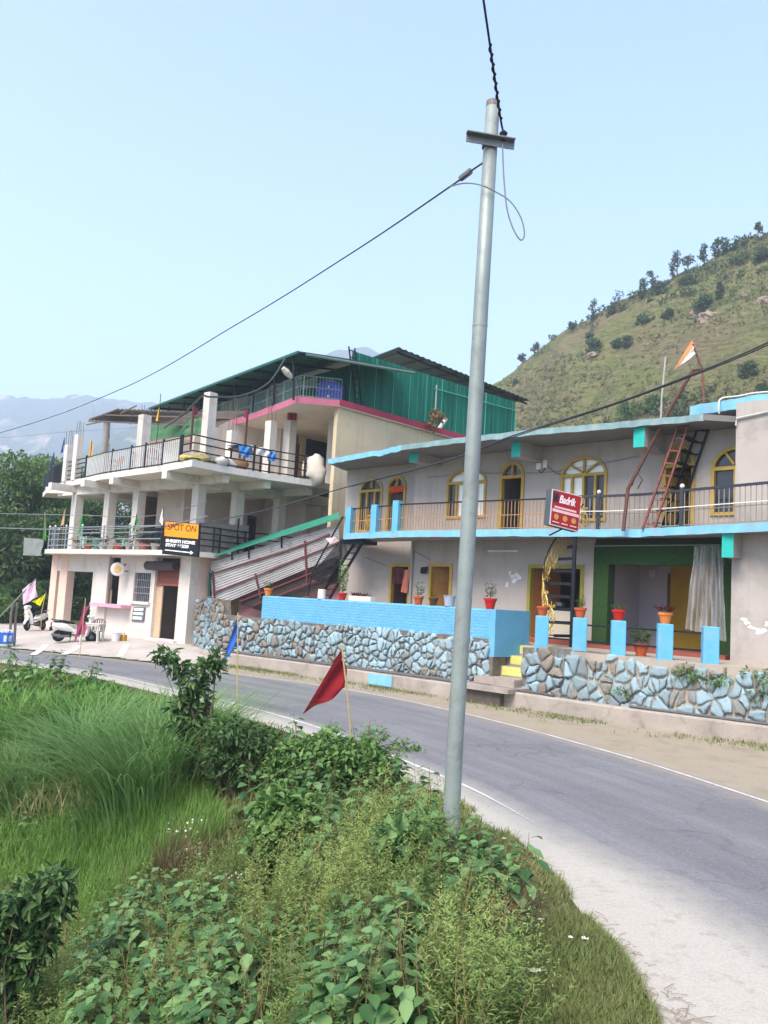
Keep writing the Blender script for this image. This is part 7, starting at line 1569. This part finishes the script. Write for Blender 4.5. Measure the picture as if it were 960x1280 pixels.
for i, (x, y, w_, h_, l) in enumerate(((886, 396, 30, 16, 'big pale rock outcrop on the middle of the slope'), (868, 392, 14, 12, 'smaller rock left of the big outcrop'), (742, 443, 20, 10, 'rough rocks at the foot of a dark bush'), (880, 403, 12, 8, 'reddish rock below the big outcrop'), (955, 375, 22, 12, 'scattered pale rock near the right edge'), (930, 368, 12, 7, 'small pale rock on the upper slope'))):
    q = on_hill(x, y+2)
    if not q: continue
    d = (q-CAM).dot(_fw); W_, H_ = w_/F*d*.5, h_/F*d*.6; mb = MB(); vs_ = []
    for a in range(11):
        for c_ in range(18):
            th, ph = math.pi*a/10, 2*math.pi*c_/18; u = V((math.sin(th)*math.cos(ph), math.sin(th)*math.sin(ph), math.cos(th))); u *= .75+.6*abs(mnoise.noise(u*1.7+V((i*3, 0, 0))))+.25*mnoise.noise(u*4+V((i, 0, 0))); vs_.append(q+V((u.x*W_, u.y*W_*.7, u.z*H_)))
    mb.add(vs_, [(a*18+c_, (a+1)*18+c_, (a+1)*18+(c_+1) % 18, a*18+(c_+1) % 18) for a in range(10) for c_ in range(18)]); tag(mb.build('rock', rk), l, 'rock')
# sprig of leaves above the blue roof on the right, dead plant on the rear roof
t = tree('young_tree', WA.w(WA.u(962, 490, -1), -2.5, 8.1), 1.0, .7, 220, .28, leafmat('bright_leaves', (.12, .20, .03), (.22, .30, .06)), 'bright green young leaves showing above the blue roof corner', None, 301, .1, .03, 6)
t = tree('dry_plant', SS.w(SS.u(525, 530), .9, 10.35), .9, .45, 160, .2, leafmat('dry_leaves', (.18, .10, .05), (.30, .17, .08)), 'dry reddish plant growing on the ledge under the green tin wall', None, 302, .1, .03, 6, 'plant')
wp_ = tag(MB().tube([D(541, 546, 40), D(558, 523, 40)], .09, 8).build('white_pipe', M('white_pvc', '#d9d6cd', .5)), 'short white pipe leaning on the roof ledge under the green shed', 'pipe')
# ================================================================== the grassy bank in front
def scatter(poly, n, pad=0):
    """ground points under a picture region, even in the picture"""
    xs = [p[0] for p in poly]; ys = [p[1] for p in poly]; out = []
    while len(out) < n:
        x, y = R.uniform(min(xs), max(xs)), R.uniform(min(ys), max(ys))
        if inpoly(x, y, poly): out.append((x, y))
    return out
# fast ground lookup: march many rays at once
def Gmany(px):
    px = np.array(px, float); r = np.array(_fw)[None]+np.array(_rt)[None]*((px[:, :1]-480)/F)+np.array(_up)[None]*((640-px[:, 1:2])/F); t = np.full(len(px), 3.0); done = np.zeros(len(px), bool)
    for k in range(420):
        P = np.array(CAM)[None]+r*t[:, None]; z = GZI(P[:, 0], P[:, 1]); hit = P[:, 2] <= z; done |= hit; t = np.where(done, t, t+.06)
        if done.all(): break
    P = np.array(CAM)[None]+r*t[:, None]; P[:, 2] = GZI(P[:, 0], P[:, 1]); return P
_gxs = np.arange(-30, 12, .1); _gys = np.arange(1, 40, .1); _GX, _GY = np.meshgrid(_gxs, _gys); _GT = ground_z(_GX, _GY); _ST = edge_s(_GX, _GY)
def _bil(T, x, y):
    fx = np.clip((np.asarray(x)+30)/.1, 0, len(_gxs)-2); fy = np.clip((np.asarray(y)-1)/.1, 0, len(_gys)-2); i = fx.astype(int); j = fy.astype(int); a = fx-i; b_ = fy-j
    return (T[j, i]*(1-a)+T[j, i+1]*a)*(1-b_)+(T[j+1, i]*(1-a)+T[j+1, i+1]*a)*b_
def GZI(x, y): return _bil(_GT, x, y)
def SZI(x, y): return _bil(_ST, x, y)
def blades(P, H, Wd, bend, lean=None, segs=3):
    """grass blades: tapered curved strips"""
    n = len(P); a = NR.uniform(0, 6.283, n); D_ = np.stack([np.cos(a), np.sin(a), np.zeros(n)], 1)
    if lean is not None: D_ = D_*.75+lean; D_ /= np.linalg.norm(D_, axis=1, keepdims=True)
    S = np.stack([-D_[:, 1], D_[:, 0], np.zeros(n)], 1); H = np.broadcast_to(H, n); Wd = np.broadcast_to(Wd, n); bend = np.broadcast_to(bend, n); vs_ = []
    for k in range(segs+1):
        t = k/segs; w_ = Wd*(1-t**1.6)*.5+.0004; out = bend*H*t*t; z = H*(t-.32*bend*t*t*t)
        c_ = P+D_*out[:, None]+np.array([0, 0, 1.])*z[:, None]; vs_ += [c_-S*w_[:, None], c_+S*w_[:, None]]
    v_ = np.stack(vs_, 1).reshape(-1, 3); m_ = 2*(segs+1); b0 = np.arange(n)[:, None]*m_; q = np.concatenate([b0+np.array([[2*k, 2*k+1, 2*k+3, 2*k+2]]) for k in range(segs)], 1).reshape(-1, 4)
    return v_, q, segs
gl1 = leafmat('lawn_grass', (.11, .165, .040), (.29, .29, .115), .7, .3); gl2 = leafmat('tall_grass_blades', (.058, .165, .020), (.175, .325, .062), .6, .35); gl3 = leafmat('bright_grass_blades', (.10, .205, .03), (.225, .37, .085), .6, .35); gl4 = leafmat('dry_grass_blades', (.11, .08, .045), (.26, .20, .10), .8, .3)
def mergem(parts):
    V_, Q_, A_ = [], [], []; k = 0
    for v_, q_, a_ in parts: V_.append(v_); Q_.append(q_+k); A_.append(a_); k += len(v_)
    return np.concatenate(V_), np.concatenate(Q_), np.concatenate(A_)
def stuff(name, parts, mat): v_, q_, a_ = mergem(parts); o = npmesh(name, v_, q_, mat, var=a_, smooth=False); tag(o, kind='stuff'); return o
def patchvar(P, sc=.8, amp=.35): return np.clip(NR.normal(.42, .18, len(P))+vnoise(P[:, 0], P[:, 1], sc, 9)*amp*2, 0, 1)
# short turf everywhere on the bank, thinning towards the road
bank = [(-40, 815), (110, 838), (210, 865), (330, 893), (470, 940), (560, 990), (640, 1046), (690, 1095), (737, 1146), (783, 1205), (826, 1285), (826, 1330), (-40, 1330)]
def keep_edge(P, lo=.02):
    s = SZI(P[:, 0], P[:, 1]); return P[s > lo+NR.random(len(P))*.16-.06+np.clip(vnoise(P[:, 0], P[:, 1], 1.1, 12)*.5+vnoise(P[:, 0], P[:, 1], 3.5, 13)*.35, -.12, .4)]
P = keep_edge(Gmany(scatter(bank, 70000))); d_ = np.linalg.norm(P[:, :2], axis=1); n = len(P)
v_, q_, s_ = blades(P, NR.uniform(.05, .14, n)*(1+.4*(SZI(P[:, 0], P[:, 1]) > 1)), .0017*d_*NR.uniform(.6, 1.1, n), NR.uniform(.2, .9, n), segs=2)
strip = [(560, 985), (640, 1046), (690, 1095), (737, 1146), (783, 1205), (826, 1285), (826, 1330), (560, 1330), (600, 1150)]
P2 = keep_edge(Gmany(scatter(strip, 60000)), .0); d2 = np.linalg.norm(P2[:, :2], axis=1); n2 = len(P2)
v2, q2, _ = blades(P2, NR.uniform(.03, .10, n2), .0013*d2*NR.uniform(.6, 1.1, n2), NR.uniform(.2, 1.0, n2), segs=2)
stuff('grass', [(v_, q_, np.repeat(patchvar(P), 2)), (v2, q2, np.repeat(np.clip(patchvar(P2, 1.5)+.45*np.clip(1-SZI(P2[:, 0], P2[:, 1])/.8, 0, 1), 0, 1), 2))], gl1)
# far side: thin grass along the kerb foot
kp_ = []; kq = resample(KERB, 400)
for k in range(9000):
    i = int(R.random()*399); p = kq[i]+WA.n*(abs(R.gauss(0, .42))+.02)
    if vnoise(p.x, p.y, .8, 4)+.5*vnoise(p.x, p.y, 2.5, 5) > R.uniform(-.25, .3): kp_.append((p.x, p.y, .006))
P = np.array(kp_); n = len(P); v_, q_, _ = blades(P, NR.uniform(.04, .13, n), .018, NR.uniform(.3, 1, n), segs=2); stuff('verge_grass', [(v_, q_, np.repeat(patchvar(P), 2))], gl1)
# tall arching grass on the left
tall = [(-40, 822), (60, 842), (130, 856), (190, 885), (240, 930), (270, 990), (215, 1010), (150, 1020), (100, 1035), (30, 1040), (-40, 1035)]
tsc = scatter(tall, 320); cl_ = Gmany(tsc); parts = []
for p, (tx, ty) in zip(cl_, tsc):
    n = int(NR.integers(42, 75)); hh = .75+.75*float(vnoise(p[0], p[1], .5, 6)+.5); hh *= .82*min(1, max(.2, float(SZI(p[0], p[1]))/3.6))*min(1, max(.28, (1045-ty)/120)); Q = p+np.concatenate([NR.normal(0, .15+.06*hh, (n, 2)), np.zeros((n, 1))], 1); Q[:, 2] = GZI(Q[:, 0], Q[:, 1]); L = (Q-p)/.28; L[:, 2] = 0
    d = np.linalg.norm(p[:2]); v_, q_, s_ = blades(Q, hh*NR.uniform(.55, 1.2, n), .0027*d*NR.uniform(.4, 1.3, n), NR.uniform(.35, 1.25, n), L+np.array([R.uniform(-.3, .3), R.uniform(-.4, .1), 0]), segs=4); c0 = np.clip(.45+.9*float(vnoise(p[0], p[1], .5, 8))+R.uniform(-.38, .38), 0, 1); parts.append((v_, q_, np.repeat(np.clip(NR.normal(c0, .24, n), 0, 1), 4)))
stuff('tall_grass', parts, gl2)
P = Gmany(scatter(tall, 2600)); n = len(P); d_ = np.linalg.norm(P[:, :2], axis=1); v_, q_, _ = blades(P, NR.uniform(.4, .9, n)*np.clip(SZI(P[:, 0], P[:, 1])/3, .2, 1), .0015*d_, NR.uniform(.2, 1.1, n), segs=4); stuff('straw_blades', [(v_, q_, np.repeat(NR.random(n), 4))], leafmat('straw_grass', (.20, .20, .07), (.40, .36, .18), .7, .35))
# big drooping clump and bright fresh grass
gl5 = leafmat('fountain_grass_blades', (.09, .20, .045), (.24, .39, .13), .55, .4)
def clump(px, py, n, h, spread, mat, name, bend=(.5, 1.3), wk=.0022, label=None, segs=5):
    p = np.array(G(px, py)); Q = p+np.concatenate([NR.normal(0, spread, (n, 2)), np.zeros((n, 1))], 1); Q[:, 2] = GZI(Q[:, 0], Q[:, 1]); d = np.linalg.norm(p[:2])
    L = Q-p; L[:, 2] = 0; L /= spread*1.2
    v_, q_, s_ = blades(Q, h*NR.uniform(.55, 1.15, n), wk*d*NR.uniform(.6, 1.2, n), NR.uniform(*bend, n), L, segs=segs); o = npmesh(name, v_, q_, mat, var=np.repeat(np.clip(NR.normal(.5, .22, n), 0, 1), segs), origin=tuple(p)); return tag(o, label, 'grass clump')
clump(185, 1005, 900, 1.9, .40, gl5, 'grass_clump', label='big drooping fountain of tall grass left of the dark shrub')
clump(105, 960, 800, 1.5, .42, gl5, 'grass_clump', label='arching tall grass clump up the bank left of the big fountain clump')
clump(222, 955, 600, 1.4, .32, gl5, 'grass_clump', label='tall grass clump close behind the big fountain clump')
clump(35, 1000, 700, 1.3, .42, gl5, 'grass_clump', label='tall grass clump nearest the left picture edge')
clump(222, 1092, 520, .42, .24, gl4, 'dry_grass_clump', (.2, .7), .0011, 'brown dry grass clump with straw at its foot', 3)
clump(612, 1172, 500, .42, .14, gl4, 'dry_grass_clump', (.4, 1.2), .0011, 'small dead brown grass tuft right of the utility pole', 3)
br_p = [(130, 1020), (200, 1000), (262, 1010), (285, 1050), (240, 1075), (190, 1090), (160, 1150), (110, 1200), (85, 1190), (100, 1110), (60, 1110), (30, 1060)]
P = Gmany(scatter(br_p, 9000)); n = len(P); d_ = np.linalg.norm(P[:, :2], axis=1); v_, q_, _ = blades(P, NR.uniform(.18, .48, n), .0011*d_, NR.uniform(.1, .6, n), segs=3); stuff('bright_grass', [(v_, q_, np.repeat(patchvar(P, 1.2), 3))], gl3)
lf_p = [(-40, 1030), (60, 1040), (130, 1060), (90, 1110), (-40, 1120)]
P = Gmany(scatter(lf_p, 6000)); n = len(P); d_ = np.linalg.norm(P[:, :2], axis=1); v_, q_, _ = blades(P, NR.uniform(.1, .3, n), .0012*d_, NR.uniform(.2, .8, n), segs=2); stuff('light_grass', [(v_, q_, np.repeat(patchvar(P, 1.2), 2))], gl3)
# feathery yellow-green weeds (fine stems with tiny leaves)
wm = leafmat('feathery_weed_leaves', (.085, .15, .036), (.28, .37, .115), .7, .35)
wreg = [(0, 1290), (60, 1200), (170, 1120), (250, 1110), (300, 1060), (320, 1090), (430, 1060), (520, 1000), (560, 1020), (565, 1110), (600, 1200), (640, 1240), (660, 1330), (0, 1330)]
def feather(P, h, nl, leaf, seed=0):
    n = len(P); H = h*NR.uniform(.5, 1.2, n); D_ = np.concatenate([NR.normal(0, .22, (n, 2)), np.ones((n, 1))], 1); D_ /= np.linalg.norm(D_, axis=1, keepdims=True); k = np.repeat(np.arange(n), nl); t = NR.uniform(.12, 1, n*nl); c_ = P[k]+D_[k]*(H[k]*t)[:, None]; a = NR.uniform(0, 6.283, n*nl); rad_ = (1.05-t)*.16*H[k]*NR.random(n*nl)
    c_ = c_+np.stack([np.cos(a)*rad_, np.sin(a)*rad_, rad_*.5], 1); T = np.stack([np.cos(a), np.sin(a), NR.uniform(.0, 1.1, n*nl)], 1); v_, q_ = leaves(c_, unit(n*nl)*.5+[0, 0, 1], T, leaf*NR.uniform(.6, 1.5, n*nl), leaf*.28); va = np.clip((NR.normal(.45, .25, n)+vnoise(P[:, 0], P[:, 1], 1.3, 21)*.8)[k]+NR.normal(0, .1, n*nl)+(t-.5)*.4, 0, 1)
    return v_, q_, np.repeat(va, 4)
broad = [[(85, 1215), (150, 1140), (230, 1130), (300, 1170), (330, 1230), (330, 1330), (80, 1330)], [(400, 1190), (440, 1150), (520, 1170), (540, 1260), (520, 1330), (400, 1330)], [(480, 1060), (550, 1030), (600, 1090), (650, 1150), (600, 1170), (500, 1120)], [(310, 1030), (400, 1000), (420, 1060), (390, 1110), (320, 1110)]]
P = keep_edge(Gmany([p for p in scatter(wreg, 2300) if R.random() < .3 or not any(inpoly(p[0], p[1], b_) for b_ in broad)]), .25); parts = [feather(P[::2], .55, 40, .042)]
P = Gmany(scatter([(90, 1120), (250, 1100), (330, 1180), (300, 1330), (0, 1330)], 500)); parts.append(feather(P, .30, 30, .03))
P = Gmany(scatter([(-40, 1110), (110, 1130), (160, 1180), (60, 1330), (-40, 1330)], 350)); parts.append(feather(P, .3, 30, .03))
stuff('feathery_weeds', parts, wm)
stalk = MB()
for p in Gmany(scatter(wreg, 210)):
    p = V(p); h_ = R.uniform(.3, .8); t_ = p+V((R.uniform(-.16, .16), R.uniform(-.16, .16), h_)); stalk.tube([p, p.lerp(t_, .5)+V((R.uniform(-.04, .04), R.uniform(-.04, .04), .02)), t_], [.005, .004, .0015], 4)
    for k in range(3): a_ = p.lerp(t_, R.uniform(.5, .9)); stalk.tube([a_, a_+V((R.uniform(-.09, .09), R.uniform(-.09, .09), R.uniform(.03, .12)))], [.003, .001], 3)
tag(stalk.build('weed_stalks', M('reddish_weed_stalk', '#7d7048', .8, .3, 12)), kind='stuff')
# broad-leaved weeds: three kinds built once, then copied -----------------------------
bw1 = leafmat('broad_weed_leaves', (.045, .125, .040), (.215, .36, .13), .5, .3); bw2 = leafmat('fresh_broad_leaves', (.085, .165, .04), (.20, .32, .09), .5, .35); stm = M('weed_stem', '#6a5c3a', .8)
def weed(h, nl, leaf, asp, mat, seed):
    r = random.Random(seed); root = empty('broad_leaved_weed', (0, 0, 0), '', 'weed'); P = []; T = []; N = []; S = []; mb = MB()
    for k in range(r.choice((2, 3, 3))):
        ln = V((r.uniform(-.18, .18), r.uniform(-.18, .18), 1)).normalized(); hh = h*r.uniform(.7, 1.05); b0 = V((r.uniform(-.06, .06), r.uniform(-.06, .06), 0)); pts = [b0+ln*hh*t+V((.03*math.sin(t*4+k), 0, 0)) for t in (0, .35, .7, 1)]; mb.tube(pts, [.007, .006, .004, .002], 5)
        m_ = nl
        for j in range(m_):
            t = .22+.78*(j+.5)/m_; p = b0+ln*hh*t; a = j*2.4+k+r.uniform(-.3, .3); s_ = leaf*(1.15-.65*t)*r.uniform(.75, 1.2); pe = s_*.55; d = V((math.cos(a), math.sin(a), .25)); P.append(p+d*pe*.8); T.append(V((d.x, d.y, r.uniform(-.65, .05)))); N.append(V((-d.x*.2+r.uniform(-.3, .3), -d.y*.2+r.uniform(-.3, .3), 1))); S.append(s_); mb.tube([p, p+d*pe*.8], .0022, 4)
    n = len(P); v_, q_ = leaves(np.array([tuple(p) for p in P]), np.array([tuple(p) for p in N]), np.array([tuple(p) for p in T]), np.array(S), np.array(S)*asp, fold=.12, curl=.2); mb.build('stem', stm, root); npmesh('foliage', v_, q_, mat, root, var=np.repeat(np.clip(NR.normal(.5, .3, n), 0, 1), 4)); return root
def plumes(px_list, h, ns, nl, leaf, spread):
    P0 = Gmany(px_list); k = np.repeat(np.arange(len(P0)), ns); P = P0[k]; P[:, :2] += NR.normal(0, spread, (len(P), 2)); return feather(P, h, nl, leaf)
pw = leafmat('plume_weed_leaves', (.12, .19, .045), (.35, .42, .13), .7, .35)
stuff('plume_weeds', [plumes(scatter([(300, 1110), (380, 1070), (470, 1040), (560, 1060), (570, 1150), (540, 1230), (380, 1200)], 46), .85, 9, 46, .036, .07), plumes(scatter([(540, 1180), (640, 1190), (650, 1300), (500, 1300)], 26), .62, 6, 30, .030, .09), plumes(scatter([(160, 1140), (330, 1110), (340, 1180), (180, 1240)], 18), .6, 8, 40, .034, .06), plumes(scatter([(60, 1220), (130, 1200), (120, 1310), (40, 1310)], 12), .5, 8, 36, .034, .06)], pw)
kinds_ = [(weed(.72, 9, .19, .74, bw1, 1), 'tall grey-green broad-leaved weed on the grassy bank'), (weed(.55, 8, .16, .72, bw1, 2), 'middling grey-green broad-leaved weed on the grassy bank'), (weed(.45, 8, .125, .68, bw2, 3), 'low fresh green broad-leaved weed on the grassy bank')]
used = [False]*3
def put_weed(k, p, s):
    o, l = kinds_[k]; gname = 'broad-leaved weeds on the bank'
    if used[k]: o = copy_tree(o)
    used[k] = True; o.location = p; o.rotation_euler = (R.uniform(-.08, .08), R.uniform(-.08, .08), R.uniform(0, 6.28)); o.scale = (s, s, s*R.uniform(.9, 1.1)); o['label'] = l; o['group'] = gname
for poly, n, ks, sc_r in (
    ([(85, 1215), (150, 1140), (230, 1130), (300, 1170), (330, 1230), (330, 1330), (80, 1330)], 84, (0, 0, 1), (.8, 1.1)),
    ([(400, 1190), (440, 1150), (520, 1170), (540, 1260), (520, 1330), (400, 1330)], 52, (0, 0, 1), (.8, 1.1)),
    ([(480, 1060), (550, 1030), (560, 1075), (560, 1130), (500, 1120)], 22, (0, 1), (.95, 1.25)),
    ([(555, 1090), (610, 1090), (650, 1150), (600, 1170), (555, 1160)], 24, (1, 0), (.85, 1.1)),
    ([(310, 1030), (400, 1000), (420, 1060), (390, 1110), (320, 1110)], 36, (0, 1), (.95, 1.25)),
    ([(340, 950), (480, 935), (510, 985), (470, 1020), (350, 1030)], 46, (1, 2, 0), (.85, 1.15)),
    ([(300, 1180), (420, 1130), (420, 1310), (330, 1310)], 22, (1, 2), (.7, .95)),
    ([(130, 1080), (180, 1110), (150, 1160), (110, 1140)], 9, (1, 2), (.6, .85)),
    ([(630, 1110), (680, 1150), (690, 1210), (640, 1200)], 7, (2, 2, 1), (.45, .65)),
    ([(0, 830), (120, 845), (160, 870), (100, 900), (0, 890)], 16, (0, 1), (1.0, 1.5)),
    ([(20, 1040), (150, 1030), (120, 1090), (30, 1090)], 8, (1, 2), (.7, 1.0))):
    for p in Gmany(scatter(poly, n)): put_weed(R.choice(ks), V(p)-V((0, 0, .03)), R.uniform(*sc_r))
# bushes -----------------------------------------------------------------------
bdk = leafmat('dark_shrub_leaves', (.028, .070, .020), (.125, .215, .065), .4, .25); bmd = leafmat('bush_leaves', (.05, .115, .028), (.195, .33, .09), .5, .3)
def pxr(px, d): return px/F*d
def bush(name, px, py, lobes, nleaf, leaf, asp, mat, label, stems=10, cat='bush', seed=0):
    """lobes: (picture x, picture y, half width px, half height px) at the distance of the foot point"""
    g = G(px, py); d = g.y; t = empty(name, g, label, cat); r = random.Random(seed); cs_ = []; mb = MB()
    for x, y, a, b_ in lobes:
        c_ = D(x, y, d+r.uniform(-.25, .25)*pxr(a, d)*2); cs_.append((c_, (pxr(a, d), pxr(a, d)*.85, pxr(b_, d))))
        for k in range(max(1, stems//len(lobes))):
            q = g+V((r.uniform(-.15, .15), r.uniform(-.15, .15), -.1)); e = c_+V((r.uniform(-.6, .6)*pxr(a, d), r.uniform(-.5, .5)*pxr(a, d), r.uniform(0, .7)*pxr(b_, d))); mb.tube([q, q.lerp(e, .5)+V((r.uniform(-.1, .1), r.uniform(-.1, .1), .05)), e], [.011, .008, .003], 5)
    mb.build('stem', bark, t); v_, q_, va = blobleaves(cs_, nleaf, leaf, asp, up=.6, shell=.35); npmesh('foliage', v_, q_, mat, t, var=va); return t
bush('upright_shrub', 262, 985, [(262, 835, 15, 14), (243, 850, 15, 13), (246, 875, 18, 15), (236, 900, 20, 15), (243, 928, 18, 18), (207, 820, 16, 7), (222, 834, 13, 9), (272, 822, 9, 8), (250, 960, 16, 20), (225, 880, 12, 12), (258, 905, 12, 12)], 1150, .15, .46, bdk, 'dark glossy upright shrub with one arm reaching left before the road', 26, 'shrub', 3)
bush('tangled_bush', 292, 1000, [(285, 915, 28, 20), (315, 925, 26, 20), (275, 945, 24, 24), (305, 955, 28, 22), (335, 930, 16, 18), (290, 975, 30, 16)], 2200, .10, .45, bdk, 'dark tangled bush with bare twigs right of the upright shrub', 44, 'bush', 4)
bush('leafy_bush', 415, 985, [(370, 945, 34, 22), (410, 935, 34, 24), (450, 945, 34, 22), (480, 962, 26, 20), (400, 965, 40, 22), (350, 972, 24, 20)], 3600, .088, .6, bmd, 'wide leafy green bush under the dark red flag', 20, 'bush', 5)
bush('leafy_bush', 360, 1085, [(345, 1010, 26, 22), (380, 1015, 28, 24), (350, 1045, 34, 28), (385, 1050, 28, 28), (330, 1060, 18, 22)], 2300, .115, .66, bmd, 'rounded broad-leaved bush in the middle of the bank', 16, 'bush', 6)
bush('dark_leafy_bush', 20, 1300, [(68, 1100, 22, 14), (40, 1120, 26, 18), (12, 1140, 30, 20), (62, 1140, 20, 16), (15, 1180, 32, 20), (48, 1178, 22, 16), (5, 1220, 28, 22), (30, 1215, 16, 14), (-5, 1262, 26, 26), (-25, 1150, 36, 30), (80, 1122, 12, 10)], 2300, .115, .5, bdk, 'dark leafy bush filling the lower left picture corner', 20, 'bush', 7)
bush('sapling', 450, 935, [(505, 935, 20, 10), (525, 945, 14, 10), (470, 918, 16, 10)], 420, .08, .5, bmd, 'sparse sapling twigs reaching over the road right of the red flag', 9, 'shrub', 8)
bush('weed_bush', 520, 1110, [(500, 1050, 26, 22), (530, 1040, 24, 22), (515, 1080, 28, 22), (550, 1075, 18, 24), (585, 1075, 20, 24)], 700, .14, .66, bw1, 'grey-green weed thicket around the foot of the utility pole', 16, 'bush', 9)
# tangle of bare twigs in the dark bush, small litter on the verge
fl = []
wf = leafmat('white_weed_flowers', (.5, .5, .42), (.6, .58, .48), .8, .2)
P = Gmany([(R.gauss(x, 7), R.gauss(y, 4)) for x, y in ((232, 1070), (216, 1068), (240, 1063), (222, 1075), (237, 1098), (280, 1138), (253, 1140), (292, 1143)) for k in range(6)]); P[:, 2] += NR.uniform(.25, .42, len(P)); v_, q_ = leaves(P, unit(len(P))*.3+[0, 0, 1], unit(len(P)), .035, .03); tag(npmesh('white_flowers', v_, q_, wf, var=np.repeat(NR.random(len(P)), 4)), kind='stuff')
pap = M('paper_litter', '#d7d6d2', .8, .05, 8)
for px_, py_, w_, l in ((676, 1162, .05, 'white paper scrap in the grass nearest the dead brown tuft'), (669, 1227, .075, 'folded white wrapper with a blue edge lying in the grass'), (630, 1057, .04, 'small white scrap in the grass near the pole'), (713, 1184, .03, 'tiny white scrap near the gravel margin'), (731, 1186, .05, 'pale leaf-like scrap beside the gravel margin'), (612, 1056, .03, 'tiny white scrap closest to the road line')):
    g = G(px_, py_); mb = MB(); k = 5; vs_ = []
    for i in range(k):
        for j in range(k): vs_.append((g.x+(i/(k-1)-.5)*w_, g.y+(j/(k-1)-.5)*w_*.7, g.z+.07+.02*mnoise.noise(V((i*.9, j*.9, px_)))))
    mb.add(vs_, [(i*k+j, (i+1)*k+j, (i+1)*k+j+1, i*k+j+1) for i in range(k-1) for j in range(k-1)]); tag(mb.build('paper_scrap', pap), l, 'litter')
tw = MB(); lv = []
for k in range(110):
    x, y = R.choice(scatter([(600, 1020), (700, 1085), (800, 1190), (900, 1290), (815, 1290), (740, 1140), (650, 1050)], 1)); p = Z(x, y, .02); a = R.uniform(0, 3.14); L = R.uniform(.015, .07) if k > 4 else R.uniform(.08, .18); d = V((math.cos(a), math.sin(a), 0))*L; tw.tube([p-d, p+V((0, 0, .004)), p+d], .0022, 4)
tag(tw.build('twig_litter', M('twig_brown', '#8a7660', .9, .3, 20)), kind='stuff')

for i, (px_, py_, o_, n_, h_, l) in enumerate(((865, 845, .12, 150, .22, 'green weed growing from the stone wall under the rightmost blue post'), (890, 850, .12, 160, .2, 'broad tuft of weeds on the wall top right of the rightmost blue post'), (945, 850, .12, 130, .25, 'weeds hanging over the wall top at the right picture edge'), (785, 868, .14, 80, .14, 'small weed growing between the stones under the middle blue post'), (815, 903, .2, 70, .12, 'tuft of weeds at the foot of the right stone wall'), (955, 872, .16, 80, .16, 'weed between the stones at the right picture edge'))):
    q = min(fine, key=lambda p: abs(proj(p+V((0, 0, 1)))[0]-px_)); q = q+WA.n*.06; r_ = ray(px_, py_); z = (CAM+r_*((q-CAM).dot(WA.n)/r_.dot(WA.n))).z; q = V((q.x, q.y, max(.2, z))); t = empty('wall_weed', q, l, 'weed'); mb = MB()
    for k in range(6): mb.tube([q-WA.n*.1, q+V((R.uniform(-.25, .25), R.uniform(-.25, .0), h_*R.uniform(.4, 1)))], .006, 4)
    mb.build('stem', stm, t); v_, q_, va = blobleaves([(q+WA.d*R.uniform(-.3, .3)+V((0, 0, R.uniform(-.1, .6)*h_)), (.2, .16, h_*.6)) for k in range(4)], n_, .085, .5); npmesh('foliage', v_, q_, bmd, t, var=va)
